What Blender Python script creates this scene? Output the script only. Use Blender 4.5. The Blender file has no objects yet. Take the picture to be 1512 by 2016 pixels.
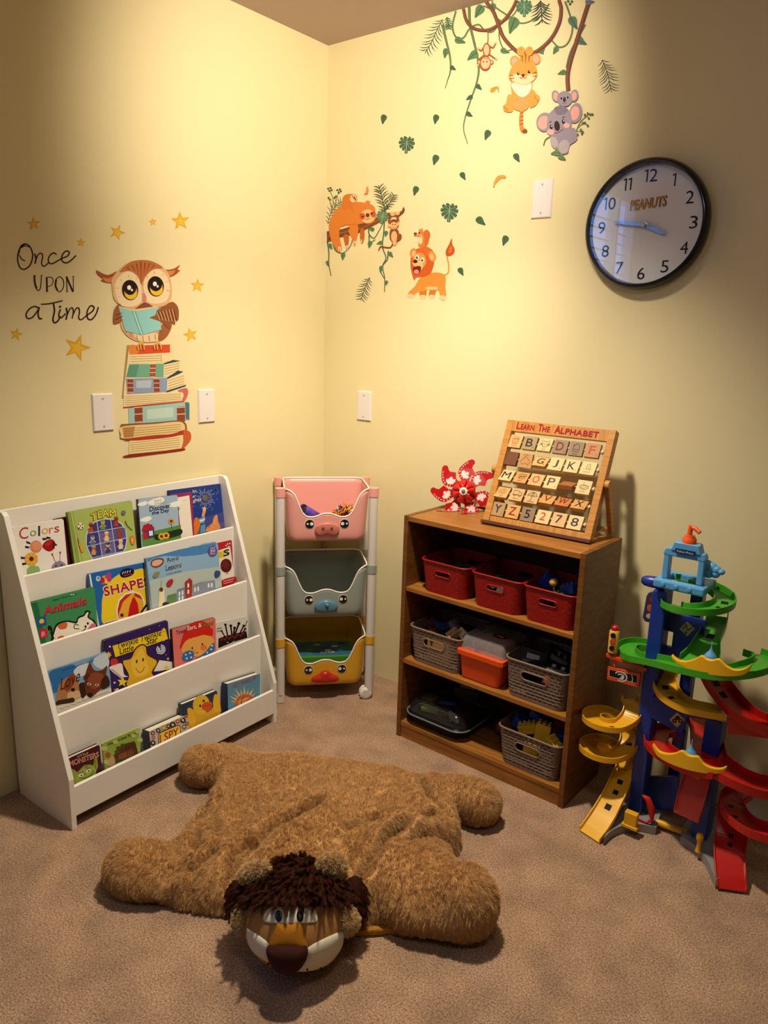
import bpy, bmesh, math, random
import numpy as np
from mathutils import Vector, Matrix
from mathutils.geometry import tessellate_polygon

random.seed(7)
rng = np.random.default_rng(7)
SC = bpy.context.scene
COL = SC.collection
R = math.radians

# ------------------------------------------------------------------ camera
CAM = Vector((2.1281, -2.3151, 1.3845))
YAW, PITCH, ROLL, FPX = 2.2314, 0.2285, 0.0310, 1496.4
_d = Vector((math.cos(YAW) * math.cos(PITCH), math.sin(YAW) * math.cos(PITCH), -math.sin(PITCH)))
_r = Vector((math.sin(YAW), -math.cos(YAW), 0.0))
_u = _r.cross(_d)
CR = _r * math.cos(ROLL) + _u * math.sin(ROLL)
CU = _r * -math.sin(ROLL) + _u * math.cos(ROLL)
CD = _d
cam = bpy.data.cameras.new('camera')
cam.sensor_fit = 'VERTICAL'
cam.sensor_height = 36.0
cam.lens = FPX / 2016.0 * 36.0
cam.clip_start = 0.05
camo = bpy.data.objects.new('camera', cam)
COL.objects.link(camo)
camo.matrix_world = Matrix(((CR.x, CU.x, -CD.x, CAM.x), (CR.y, CU.y, -CD.y, CAM.y), (CR.z, CU.z, -CD.z, CAM.z), (0, 0, 0, 1)))
SC.camera = camo

# ------------------------------------------------------------------ light and exposure
SC.view_settings.view_transform = 'Standard'
SC.view_settings.look = 'None'
SC.view_settings.exposure = 0.0
SC.view_settings.gamma = 1.0
SC.view_settings.use_curve_mapping = False
world = bpy.data.worlds.new('evening')
SC.world = world
world.use_nodes = True
world.node_tree.nodes['Background'].inputs[0].default_value = (0.30, 0.42, 0.7, 1)
world.node_tree.nodes['Background'].inputs[1].default_value = 0.25


def lamp(name, kind, loc, target, power, color, **kw):
    l = bpy.data.lights.new(name, kind)
    l.energy = power
    l.color = color
    for k, v in kw.items():
        setattr(l, k, v)
    o = bpy.data.objects.new(name, l)
    COL.objects.link(o)
    o.location = loc
    o.rotation_euler = (Vector(target) - Vector(loc)).to_track_quat('-Z', 'Y').to_euler()
    return o


# unseen overhead light, cones shaped to imitate a vignette: one spot washes the corner, one points down
LAMPC = (1.0, 0.90, 0.73)
lamp('corner_spot_light', 'SPOT', (1.30, -1.10, 2.38), (0.10, 0.0, 1.90), 128, LAMPC, spot_size=R(88), spot_blend=1.0, shadow_soft_size=0.06)
lamp('down_spot_light', 'SPOT', (1.00, -0.86, 2.38), (0.82, -0.68, 0.0), 172, LAMPC, spot_size=R(102), spot_blend=1.0, shadow_soft_size=0.06)
lamp('added_room_fill', 'AREA', (2.0, -1.9, 2.40), (1.6, -1.5, 0.0), 5.5, LAMPC, size=0.35)  # added soft fill from overhead, no lamp known there

SC.cycles.use_denoising = True
SC.cycles.max_bounces = 8
SC.cycles.diffuse_bounces = 2
SC.cycles.transparent_max_bounces = 12
SC.cycles.caustics_reflective = False
SC.cycles.caustics_refractive = False

# ------------------------------------------------------------------ materials
MATS = {}


def lin(h):
    h = h.lstrip('#')
    out = []
    for i in (0, 2, 4):
        c = int(h[i:i + 2], 16) / 255
        out.append(c / 12.92 if c <= 0.04045 else ((c + 0.055) / 1.055) ** 2.4)
    return (*out, 1)


def mat(h, rough=0.55, spec=0.3, metal=0.0, bump=None, mix=None, coat=0.0, trans=0.0, alpha=1.0, key=None, sheen=0.0):
    """bump = (scale, strength, distance); mix = (hex2, scale, detail, stretch xyz)"""
    k = key or (h, rough, spec, metal, bump, mix, coat, trans, alpha, sheen)
    if k in MATS:
        return MATS[k]
    m = bpy.data.materials.new('finish_' + h.lstrip('#'))
    m.use_nodes = True
    nt = m.node_tree
    b = nt.nodes['Principled BSDF']
    b.inputs['Base Color'].default_value = lin(h)
    b.inputs['Roughness'].default_value = rough
    b.inputs['Specular IOR Level'].default_value = spec
    b.inputs['Metallic'].default_value = metal
    b.inputs['Coat Weight'].default_value = coat
    b.inputs['Transmission Weight'].default_value = trans
    b.inputs['Alpha'].default_value = alpha
    b.inputs['Sheen Weight'].default_value = sheen
    if bump or mix:
        tc = nt.nodes.new('ShaderNodeTexCoord')
    if mix:
        h2, sc, det, st = mix
        mp = nt.nodes.new('ShaderNodeMapping')
        mp.inputs['Scale'].default_value = st
        n = nt.nodes.new('ShaderNodeTexNoise')
        n.inputs['Scale'].default_value = sc
        n.inputs['Detail'].default_value = det
        n.inputs['Roughness'].default_value = 0.6
        r = nt.nodes.new('ShaderNodeValToRGB')
        r.color_ramp.elements[0].position = 0.36
        r.color_ramp.elements[1].position = 0.64
        r.color_ramp.elements[0].color = lin(h)
        r.color_ramp.elements[1].color = lin(h2)
        nt.links.new(tc.outputs['Object'], mp.inputs['Vector'])
        nt.links.new(mp.outputs[0], n.inputs['Vector'])
        nt.links.new(n.outputs[0], r.inputs[0])
        nt.links.new(r.outputs[0], b.inputs['Base Color'])
    if bump:
        n2 = nt.nodes.new('ShaderNodeTexNoise')
        n2.inputs['Scale'].default_value = bump[0]
        n2.inputs['Detail'].default_value = 4
        bp = nt.nodes.new('ShaderNodeBump')
        bp.inputs['Strength'].default_value = bump[1]
        bp.inputs['Distance'].default_value = bump[2]
        nt.links.new(tc.outputs['Object'], n2.inputs['Vector'])
        nt.links.new(n2.outputs[0], bp.inputs['Height'])
        nt.links.new(bp.outputs[0], b.inputs['Normal'])
    MATS[k] = m
    return m


PLAS = dict(rough=0.32, spec=0.45)
WHITE_PANEL = mat('#f3ebe0', 0.42, 0.4)
WOOD = mat('#683c14', 0.45, 0.35, mix=('#7f5020', 3.0, 6, (1.5, 8, 34)), key='wood_v_shaded')  # bookcase sides: shade put into the colour
WOODH_LIT = mat('#85501c', 0.42, 0.4, mix=('#a86e2c', 3.0, 6, (1.5, 30, 12)), key='wood_h_lit')  # top and shelves: lighter copy, falling light put into the colour

# ------------------------------------------------------------------ camera rays on real planes


def ray(u, v):
    return CR * ((u - 756) / FPX) - CU * ((v - 1008) / FPX) + CD


def hit(u, v, o, n):
    d = ray(u, v)
    return CAM + d * (n.dot(o - CAM) / n.dot(d))


class Frame:
    """a place in the room: origin, along, depth, up"""

    def __init__(s, x, y, a, z=0.0, tilt=0.0):
        s.o = Vector((x, y, z))
        s.e = Vector((math.cos(a), math.sin(a), 0))
        g = Vector((-math.sin(a), math.cos(a), 0))
        s.t = Vector((0, 0, 1)) * math.cos(tilt) + g * math.sin(tilt)
        s.g = g * math.cos(tilt) - Vector((0, 0, 1)) * math.sin(tilt)
        s.M = Matrix(((s.e.x, s.g.x, s.t.x, x), (s.e.y, s.g.y, s.t.y, y), (s.e.z, s.g.z, s.t.z, z), (0, 0, 0, 1)))

    def w(s, x, y, z):
        return s.o + s.e * x + s.g * y + s.t * z

    def loc(s, p):
        d = p - s.o
        return Vector((d.dot(s.e), d.dot(s.g), d.dot(s.t)))

    def at_y(s, j, u, v):
        return s.loc(hit(u, v, s.o + s.g * j, s.g))

    def at_z(s, k, u, v):
        return s.loc(hit(u, v, s.o + s.t * k, s.t))


ROOM = Frame(0, 0, 0)
XF = {}


def tag(o, label=None, cat=None, group=None, kind=None):
    if label:
        o['label'] = label
    if cat:
        o['category'] = cat
    if group:
        o['group'] = group
    if kind:
        o['kind'] = kind
    return o


def top(name, loc, label, cat, group=None, kind=None):
    o = bpy.data.objects.new(name, None)
    COL.objects.link(o)
    o.empty_display_size = 0.05
    o.location = loc
    XF[o.name] = Matrix.Translation(Vector(loc))
    return tag(o, label, cat, group, kind)


def link_mesh(name, verts, faces, mats, idx, parent=None, smooth=False, angle=None, bevel=0, solid=0, sub=0):
    """verts in world coordinates"""
    if parent is not None:
        P = XF[parent.name]
        org = P.translation
    else:
        org = None
    me = bpy.data.meshes.new(name)
    vs = [Vector(v) for v in verts]
    o = bpy.data.objects.new(name, me)
    if parent is None:
        lo = Vector((min(v.x for v in vs), min(v.y for v in vs), min(v.z for v in vs)))
        hi = Vector((max(v.x for v in vs), max(v.y for v in vs), max(v.z for v in vs)))
        org = Vector(((lo.x + hi.x) / 2, (lo.y + hi.y) / 2, lo.z))
        o.location = org
    me.from_pydata([v - org for v in vs], [], faces)
    for m in mats:
        me.materials.append(m)
    me.polygons.foreach_set('material_index', idx)
    if smooth:
        me.polygons.foreach_set('use_smooth', [True] * len(faces))
        if angle:
            me.set_sharp_from_angle(angle=R(angle))
    me.update()
    COL.objects.link(o)
    if parent is not None:
        o.parent = parent
    XF[o.name] = Matrix.Translation(org)
    if solid:
        md = o.modifiers.new('shell', 'SOLIDIFY')
        md.thickness = solid
        md.offset = 0
    if bevel:
        md = o.modifiers.new('edge', 'BEVEL')
        md.width = bevel
        md.segments = 2
        md.limit_method = 'ANGLE'
        md.angle_limit = R(40)
    if sub:
        md = o.modifiers.new('sub', 'SUBSURF')
        md.levels = sub
        md.render_levels = sub
    return o


def catmull(pts, n=6, closed=False):
    P = [np.array(p, float) for p in pts]
    out = []
    N = len(P)
    rngk = range(N) if closed else range(N - 1)
    for i in rngk:
        p0 = P[(i - 1) % N] if closed or i > 0 else P[0] * 2 - P[1]
        p1 = P[i]
        p2 = P[(i + 1) % N]
        p3 = P[(i + 2) % N] if closed or i + 2 < N else P[-1] * 2 - P[-2]
        for k in range(n):
            t = k / n
            out.append(0.5 * ((2 * p1) + (-p0 + p2) * t + (2 * p0 - 5 * p1 + 4 * p2 - p3) * t * t + (-p0 + 3 * p1 - 3 * p2 + p3) * t ** 3))
    if not closed:
        out.append(P[-1])
    return out


class MB:
    def __init__(s, M=None):
        s.v, s.f, s.i, s.m = [], [], [], []
        s.M = M if M is not None else Matrix()

    def mi(s, m):
        if m not in s.m:
            s.m.append(m)
        return s.m.index(m)

    def add(s, verts, faces, m):
        b = len(s.v)
        s.v += [s.M @ Vector(v) for v in verts]
        k = s.mi(m)
        for f in faces:
            s.f.append([b + i for i in f])
            s.i.append(k)
        return s

    def box(s, x0, x1, y0, y1, z0, z1, m):
        v = [(x, y, z) for z in (z0, z1) for y in (y0, y1) for x in (x0, x1)]
        return s.add(v, [(0, 2, 3, 1), (4, 5, 7, 6), (0, 1, 5, 4), (1, 3, 7, 5), (3, 2, 6, 7), (2, 0, 4, 6)], m)

    def loft(s, rings, m, closed=True, cap0=True, cap1=True):
        n = len(rings[0])
        v = [p for r in rings for p in r]
        f = []
        for a in range(len(rings) - 1):
            for k in range(n if closed else n - 1):
                k2 = (k + 1) % n
                f.append((a * n + k, a * n + k2, (a + 1) * n + k2, (a + 1) * n + k))
        if cap0:
            f.append(tuple(reversed(range(n))))
        if cap1:
            f.append(tuple((len(rings) - 1) * n + k for k in range(n)))
        return s.add(v, f, m)

    def tube(s, pts, r, m, seg=10, closed=False, flat=1.0, caps=True):
        P = [Vector(p) for p in pts]
        n = len(P)
        rs = r if isinstance(r, (list, tuple)) else [r] * n
        rings = []
        ref = None
        for i in range(n):
            a = P[i - 1] if i > 0 or closed else P[i]
            b = P[(i + 1) % n] if i < n - 1 or closed else P[i]
            t = (b - a)
            t = t.normalized() if t.length > 1e-9 else Vector((0, 0, 1))
            if ref is None:
                ref = Vector((0, 0, 1)) if abs(t.z) < 0.9 else Vector((1, 0, 0))
            x = t.cross(ref)
            x = x.normalized() if x.length > 1e-6 else t.orthogonal().normalized()
            y = x.cross(t).normalized()
            ref = y
            rings.append([P[i] + (x * math.cos(q) + y * math.sin(q) * flat) * rs[i] for q in [2 * math.pi * k / seg for k in range(seg)]])
        if closed:
            rings.append(rings[0])
        return s.loft(rings, m, True, caps and not closed, caps and not closed)

    def cyl(s, p0, p1, r0, m, r1=None, seg=24):
        return s.tube([p0, p1], [r0, r0 if r1 is None else r1], m, seg)

    def lathe(s, prof, p, m, axis=(0, 0, 1), seg=28):
        ax = Vector(axis).normalized()
        x = ax.orthogonal().normalized()
        y = ax.cross(x)
        p = Vector(p)
        rings = [[p + ax * z + (x * math.cos(q) + y * math.sin(q)) * max(r, 1e-5) for q in [2 * math.pi * k / seg for k in range(seg)]] for r, z in prof]
        return s.loft(rings, m)

    def ell(s, c, rad, m, seg=20, rings=12, rot=None):
        c = Vector(c)
        rot = rot or Matrix.Identity(3)
        rs = []
        for a in range(rings + 1):
            th = math.pi * a / rings
            z = -math.cos(th)
            q = max(math.sin(th), 1e-4)
            rs.append([c + rot @ Vector((rad[0] * q * math.cos(2 * math.pi * k / seg), rad[1] * q * math.sin(2 * math.pi * k / seg), rad[2] * z)) for k in range(seg)])
        return s.loft(rs, m)

    def prism(s, pts, fn, h0, h1, m):
        """pts 2-D outline; fn(u, v, h) -> point"""
        n = len(pts)
        a = [fn(p[0], p[1], h0) for p in pts]
        b = [fn(p[0], p[1], h1) for p in pts]
        tri = tessellate_polygon([[Vector((p[0], p[1], 0)) for p in pts]])
        f = [tuple(t) for t in tri] + [tuple(n + i for i in reversed(t)) for t in tri]
        f += [(k, (k + 1) % n, n + (k + 1) % n, n + k) for k in range(n)]
        return s.add(a + b, f, m)

    def absorb(s, art):
        b = len(s.v)
        for q, f in enumerate(art.f):
            p0, p1, p2 = art.v[f[0]], art.v[f[1]], art.v[f[2]]
            s.f.append([b + i for i in (f if (p1 - p0).cross(p2 - p0).dot(CAM - p0) > 0 else list(reversed(f)))])
            s.i.append(s.mi(art.m[art.i[q]]))
        s.v += art.v
        return s

    def build(s, name, parent=None, fix=True, **kw):
        o = link_mesh(name, s.v, s.f, s.m, s.i, parent, **kw)
        if fix:
            bm = bmesh.new()
            bm.from_mesh(o.data)
            bmesh.ops.recalc_face_normals(bm, faces=bm.faces)
            bm.to_mesh(o.data)
            bm.free()
        return o


# ------------------------------------------------------------------ printed art: flat shapes laid on a surface
TEXTS = {}


def text_tris(s, bold=0.0, shear=0.0, space=1.0):
    k = (s, bold, shear, space)
    if k not in TEXTS:
        cu = bpy.data.curves.new('lettering', 'FONT')
        cu.body = s
        cu.offset = bold
        cu.shear = shear
        cu.space_character = space
        cu.resolution_u = 3
        ob = bpy.data.objects.new('lettering', cu)
        me = ob.to_mesh()
        v = [(p.co.x, p.co.y) for p in me.vertices]
        me.calc_loop_triangles()
        f = [tuple(t.vertices) for t in me.loop_triangles]
        ob.to_mesh_clear()
        bpy.data.objects.remove(ob)
        bpy.data.curves.remove(cu)
        xs = [p[0] for p in v] or [0, 1]
        ys = [p[1] for p in v] or [0, 1]
        TEXTS[k] = (v, f, min(xs), max(xs), min(ys), max(ys))
    return TEXTS[k]


class Art:
    """shapes drawn in zoomed-photo coordinates (T = scale, x offset, y offset) and laid on the surface fn(u, v, height)"""
    EPS = 0.000025

    def __init__(s, fn, T=(1, 0, 0), h=0.0003, rough=0.5):
        s.fn, s.T, s.h, s.rough = fn, T, h, rough
        s.v, s.f, s.i, s.m = [], [], [], []

    def _add(s, pts, faces, c):
        m = mat(c, s.rough, 0.25) if isinstance(c, str) else c
        if m not in s.m:
            s.m.append(m)
        k = s.m.index(m)
        b = len(s.v)
        sc, ox, oy = s.T
        s.v += [s.fn(ox + p[0] / sc, oy + p[1] / sc, s.h) for p in pts]
        for f in faces:
            s.f.append([b + i for i in f])
            s.i.append(k)
        s.h += s.EPS

    def poly(s, pts, c):
        tri = tessellate_polygon([[Vector((p[0], p[1], 0)) for p in pts]])
        s._add(pts, [tuple(t) for t in tri], c)
        return s

    def blob(s, pts, c, n=5):
        return s.poly([tuple(p) for p in catmull(pts, n, True)], c)

    def ell(s, x, y, rx, ry, c, rot=0, n=24):
        ca, sa = math.cos(R(rot)), math.sin(R(rot))
        return s.poly([(x + rx * math.cos(q) * ca - ry * math.sin(q) * sa, y + rx * math.cos(q) * sa + ry * math.sin(q) * ca) for q in [2 * math.pi * k / n for k in range(n)]], c)

    def line(s, pts, w, c, smooth=True, w2=None, closed=False):
        P = catmull(pts, 5, closed) if smooth and len(pts) > 2 else [np.array(p, float) for p in pts]
        if closed:
            P = P + [P[0], P[1]]
        n = len(P)
        L, Rr = [], []
        for i in range(n):
            t = P[min(i + 1, n - 1)] - P[max(i - 1, 0)]
            t = t / (np.linalg.norm(t) + 1e-9)
            nn = np.array([-t[1], t[0]])
            if w2 is None:
                ww = w
            elif isinstance(w2, (list, tuple)):
                ww = np.interp(i / (n - 1), np.linspace(0, 1, len(w2)), w2)
            else:
                ww = w + (w2 - w) * i / (n - 1)
            L.append(P[i] + nn * ww / 2)
            Rr.append(P[i] - nn * ww / 2)
        pts2 = [tuple(p) for p in L + Rr]
        s._add(pts2, [(i, i + 1, n + i + 1, n + i) for i in range(n - 1)], c)
        return s

    def star(s, x, y, r, c, rot=0, inner=0.42, n=5):
        s.poly([(x + (r if k % 2 == 0 else r * inner) * math.sin(R(rot) + math.pi * k / n), y - (r if k % 2 == 0 else r * inner) * math.cos(R(rot) + math.pi * k / n)) for k in range(2 * n)], c)
        return s

    def text(s, t, o, e, up, c, bold=0.0, shear=0.0, space=1.0, curve=0.0):
        """o = lower-left corner, e = vector along the whole line, up = vector of the letters' height"""
        v, f, x0, x1, y0, y1 = text_tris(t, 0.0, shear, space)
        el, ul = math.hypot(*e[:2]), math.hypot(*up[:2])
        r = max(bold, 0) * 0.6 / 0.7 * ul
        offs = [(0, 0)] + ([(r * math.cos(k * math.pi / 4), r * math.sin(k * math.pi / 4)) for k in range(8)] if r > 0 else [])
        for da, db in offs:
            pts = []
            for x, y in v:
                a, b = (x - x0) / (x1 - x0) + da / el, (y - y0) / (y1 - y0) + db / ul
                k = curve * 4 * a * (1 - a)
                pts.append((o[0] + e[0] * a + up[0] * (b + k), o[1] + e[1] * a + up[1] * (b + k)))
            s._add(pts, f, c)
        return s

    def build(s, name, parent=None, **kw):
        # every face turned to the side the picture is seen from
        for q, f in enumerate(s.f):
            a, b, c = s.v[f[0]], s.v[f[1]], s.v[f[2]]
            if (b - a).cross(c - a).dot(CAM - a) < 0:
                s.f[q] = list(reversed(f))
        o = link_mesh(name, s.v, s.f, s.m, s.i, parent, **kw)
        s.v, s.f, s.i, s.m = [], [], [], []
        return o


def on_left_wall(u, v, h):
    p = hit(u, v, Vector((0, 0, 0)), Vector((1, 0, 0)))
    return Vector((h, p.y, p.z))


def on_right_wall(u, v, h):
    p = hit(u, v, Vector((0, 0, 0)), Vector((0, 1, 0)))
    return Vector((p.x, -h, p.z))


# ------------------------------------------------------------------ the room
RX, RY, RZ = 3.7, -4.1, 2.423
PAINT = mat('#eddcaa', 0.6, 0.25, bump=(260, 0.08, 0.002))


def carpet():
    m = bpy.data.materials.new('carpet_pile')
    m.use_nodes = True
    nt = m.node_tree
    b = nt.nodes['Principled BSDF']
    b.inputs['Roughness'].default_value = 0.95
    b.inputs['Specular IOR Level'].default_value = 0.05
    b.inputs['Sheen Weight'].default_value = 0.2
    tc = nt.nodes.new('ShaderNodeTexCoord')

    def noise(sc, det):
        n = nt.nodes.new('ShaderNodeTexNoise')
        n.inputs['Scale'].default_value = sc
        n.inputs['Detail'].default_value = det
        nt.links.new(tc.outputs['Object'], n.inputs['Vector'])
        return n
    big = noise(9, 6)
    fine = noise(230, 4)
    mid = noise(45, 4)
    r1 = nt.nodes.new('ShaderNodeValToRGB')
    r1.color_ramp.elements[0].position = 0.34
    r1.color_ramp.elements[1].position = 0.62
    r1.color_ramp.elements[0].color = lin('#a4846a')
    r1.color_ramp.elements[1].color = lin('#bf9b7c')
    nt.links.new(big.outputs[0], r1.inputs[0])
    r2 = nt.nodes.new('ShaderNodeValToRGB')
    r2.color_ramp.elements[0].position = 0.33
    r2.color_ramp.elements[1].position = 0.66
    r2.color_ramp.elements[0].color = (0.42, 0.40, 0.38, 1)
    r2.color_ramp.elements[1].color = (1.42, 1.36, 1.3, 1)
    nt.links.new(fine.outputs[0], r2.inputs[0])
    mx = nt.nodes.new('ShaderNodeMixRGB')
    mx.blend_type = 'MULTIPLY'
    mx.inputs[0].default_value = 0.85
    nt.links.new(r1.outputs[0], mx.inputs[1])
    nt.links.new(r2.outputs[0], mx.inputs[2])
    nt.links.new(mx.outputs[0], b.inputs['Base Color'])
    ad = nt.nodes.new('ShaderNodeMath')
    ad.operation = 'ADD'
    nt.links.new(fine.outputs[0], ad.inputs[0])
    nt.links.new(mid.outputs[0], ad.inputs[1])
    bp = nt.nodes.new('ShaderNodeBump')
    bp.inputs['Strength'].default_value = 0.7
    bp.inputs['Distance'].default_value = 0.008
    nt.links.new(ad.outputs[0], bp.inputs['Height'])
    nt.links.new(bp.outputs[0], b.inputs['Normal'])
    return m


def slab(name, b, m, label=None):
    o = MB().box(*b, m).build(name)
    tag(o, label, kind='structure')
    return o


slab('floor', (-0.1, RX + 0.1, RY - 0.1, 0.1, -0.1, 0), carpet(), 'tan carpeted floor')
slab('ceiling', (-0.1, RX + 0.1, RY - 0.1, 0.1, RZ, RZ + 0.1), mat('#ccb6b0', 0.8, 0.1, bump=(180, 0.15, 0.003)), 'off white ceiling')
slab('wall_right', (-0.1, RX + 0.1, 0, 0.1, 0, RZ), PAINT, 'pale yellow wall with the jungle stickers')
slab('wall_side', (RX, RX + 0.1, RY, 0, 0, RZ), PAINT, 'pale yellow wall')
slab('wall_back', (-0.1, RX + 0.1, RY - 0.1, RY, 0, RZ), PAINT, 'pale yellow wall')
# the left wall has a window with blinds beside the photographer; it mirrors in the clock
WY0, WY1, WZ0, WZ1 = -3.27, -2.36, 1.05, 2.36
mbw = MB()
for b in ((-0.1, 0, WY1, 0, 0, RZ), (-0.1, 0, RY, WY0, 0, RZ), (-0.1, 0, WY0, WY1, 0, WZ0), (-0.1, 0, WY0, WY1, WZ1, RZ)):
    mbw.box(*b, PAINT)
tag(mbw.build('wall_left'), 'pale yellow wall with the owl sticker', kind='structure')
sky = bpy.data.materials.new('dusk_daylight')
sky.use_nodes = True
_b = sky.node_tree.nodes['Principled BSDF']
_b.inputs['Base Color'].default_value = (0, 0, 0, 1)
_b.inputs['Emission Color'].default_value = (0.16, 0.36, 1.0, 1)
_b.inputs['Emission Strength'].default_value = 5.2
tag(MB().box(-0.10, -0.09, WY0, WY1, WZ0, WZ1, sky).build('window_1'), 'window with blue evening light', kind='structure')
wf = MB()
for y0, y1, z0, z1 in ((WY0, WY0 + .05, WZ0, WZ1), (WY1 - .05, WY1, WZ0, WZ1), (WY0, WY1, WZ0, WZ0 + .05), (WY0, WY1, WZ1 - .05, WZ1), (-2.95, -2.92, WZ0, WZ1)):
    wf.box(-0.07, 0.005, y0, y1, z0, z1, WHITE_PANEL)
tag(wf.build('trim_1'), 'white window frame', kind='structure')
wf = MB()
for k in range(17):
    z = WZ0 + 0.08 + k * 0.065
    wf.box(-0.05, -0.03, WY0 + .05, WY1 - .05, z, z + 0.007, WHITE_PANEL)
tag(wf.build('window_blind'), 'white slat blind in the window on the left wall', 'blind')

# ------------------------------------------------------------------ wall stickers
T_OWL = (3.287, 0, 380)
T_TOP = (3.287, 800, 0)
T_SLO = (3.6, 620, 330)
GRN, GRN2, DGRN = '#5f7f58', '#48654a', '#31472f'


def leaf(a, x, y, s, rot, c=GRN, vein=DGRN):
    ca, sa = math.cos(R(rot)), math.sin(R(rot))

    def tr(px, py):
        return (x + s * (px * ca - py * sa), y + s * (px * sa + py * ca))
    a.blob([tr(*p) for p in ((-1, .05), (-.75, -.55), (-.2, -.62), (.45, -.3), (1.05, 0), (.45, .35), (-.2, .6), (-.8, .5))], c, 4)
    a.line([tr(-.9, 0), tr(0, .04), tr(.95, 0)], s * .09, vein)


def frond(a, spine, ln, c, n=9, w=4.0, ang=56):
    P = catmull(spine, 12)
    a.line(spine, w, c)
    m = len(P)
    for k in range(n):
        q = int((k + 0.4) / n * (m - 2))
        t = P[q + 1] - P[q]
        th = math.atan2(t[1], t[0])
        L = ln * (0.55 + 0.45 * math.sin(math.pi * (k + 1) / (n + 1.2)))
        for sg in (-1, 1):
            b = th + sg * R(ang)
            e = (P[q][0] + L * math.cos(b), P[q][1] + L * math.sin(b))
            mid = (P[q][0] + .5 * L * math.cos(b - sg * .22), P[q][1] + .5 * L * math.sin(b - sg * .22))
            a.line([tuple(P[q]), mid, e], w, c, w2=[w * .7, w * 1.25, .4])


def monstera(a, x, y, s, rot, c=GRN2):
    ca, sa = math.cos(R(rot)), math.sin(R(rot))

    def tr(px, py):
        return (x + s * (px * ca - py * sa), y + s * (px * sa + py * ca))
    pts = []
    lobes = [(-150, .75), (-118, .95), (-88, 1.0), (-58, 1.0), (-28, .95), (0, 1.15), (28, .95), (58, 1.0), (88, 1.0), (118, .95), (150, .75)]
    for k, (th, r) in enumerate(lobes):
        for d, q in ((-10, r * .96), (3, r), (11, r * .95), (15, r * .66)):
            b = R(th + d)
            pts.append(tr(q * math.sin(b) * .85, q * math.cos(b)))
    a.poly(pts, c)
    a.line([tr(0, -.5), tr(0, 1.05)], s * .06, '#a9b48a', smooth=False)
    for th in (-118, -75, -40, 40, 75, 118):
        a.line([tr(0, .1 * math.cos(R(th))), tr(.7 * math.sin(R(th)) * .85, .7 * math.cos(R(th)))], s * .03, '#a9b48a', smooth=False)


# --- the lettering
a = Art(on_left_wall, T_OWL)
INK = '#3a1018'
for pts, w in (
        ([(165, 328), (128, 360), (114, 425), (128, 480), (158, 494), (195, 465), (211, 405), (196, 352), (165, 330), (135, 345), (120, 392)], 9),
        ([(126, 360), (160, 343), (193, 350)], 6), ([(124, 400), (138, 425), (162, 440)], 7),
        ([(224, 392), (232, 425), (226, 458)], 10), ([(228, 445), (246, 400), (268, 390), (276, 415), (268, 455), (285, 474), (318, 448)], 8),
        ([(366, 398), (345, 388), (320, 408), (312, 440), (332, 458), (368, 442), (398, 424)], 9),
        ([(398, 424), (436, 408), (448, 384), (426, 376), (402, 404), (402, 440), (432, 452), (468, 428), (491, 404)], 9)):
    a.line(pts, w, INK)
for pts, w in (([(216, 534), (232, 534)], 4), ([(222, 534), (226, 590), (244, 630), (262, 612), (268, 534)], 6), ([(222, 534), (225, 580), (236, 618)], 12),
               ([(262, 534), (276, 533)], 4), ([(302, 545), (304, 638)], 11), ([(296, 548), (330, 545), (344, 568), (330, 598), (306, 604)], 5), ([(296, 638), (312, 637)], 4),
               ([(386, 540), (362, 560), (358, 600), (374, 634), (396, 634), (412, 600), (408, 562), (388, 540)], 6), ([(363, 560), (359, 600), (371, 630)], 11),
               ([(430, 543), (434, 638)], 6), ([(430, 543), (472, 640)], 11), ([(474, 541), (474, 640)], 5), ([(424, 543), (438, 542)], 4), ([(466, 541), (482, 540)], 4), ([(427, 638), (441, 637)], 4)):
    a.line(pts, w, INK, smooth=len(pts) > 2)
for pts, w in (
        ([(250, 744), (222, 734), (188, 752), (168, 786), (180, 812), (212, 802), (242, 762), (254, 742)], 9), ([(254, 738), (246, 780), (254, 812), (272, 812)], 10),
        ([(264, 720), (320, 716), (404, 697)], 8), ([(346, 714), (352, 765), (342, 812), (350, 838), (372, 830), (390, 796)], 10),
        ([(390, 752), (380, 792), (394, 808), (424, 780)], 9), ([(428, 742), (434, 780), (426, 820)], 10),
        ([(430, 800), (450, 752), (468, 744), (474, 770), (466, 812)], 8), ([(468, 796), (490, 750), (508, 744), (514, 770), (508, 804), (524, 820), (560, 792)], 8),
        ([(560, 792), (600, 762), (606, 736), (582, 732), (562, 772), (568, 812), (592, 818), (620, 784), (636, 738)], 9)):
    a.line(pts, w, INK)
a.ell(388, 736, 7, 7, INK)
tag(a.build('wall_lettering'), 'dark cursive words Once upon a time stuck on the wall left of the owl', 'wall lettering')

# --- gold stars
STARS = [((217, 200), 48, -6, 'gold star sticker above the word Once, high near the left edge'), ((523, 320), 33, 6, 'small gold star sticker just right of the word Once'),
         ((757, 255), 55, 22, 'gold star sticker above the left ear tuft of the owl'), ((989, 188), 29, -8, 'smallest gold star sticker, above the middle of the owl head'),
         ((1166, 182), 64, -4, 'big bright gold star sticker above the right ear tuft of the owl'), ((1277, 600), 48, 4, 'gold star sticker level with the owl eyes on its right'),
         ((1232, 918), 50, -14, 'gold star sticker right of the owl feet'), ((104, 915), 46, 12, 'gold star sticker below the letter a, left of the large star'),
         ((497, 1000), 92, 18, 'largest gold star sticker, below the word time')]
for (x, y), r, rot, lab in STARS:
    a = Art(on_left_wall, T_OWL)
    a.star(x, y, r, '#e2a928', rot, 0.40)
    a.star(x + r * .02, y + r * .04, r * .62, '#edbd3c', rot, 0.42)
    tag(a.build('star_sticker'), lab, 'wall sticker', 'gold star stickers around the owl')

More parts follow.
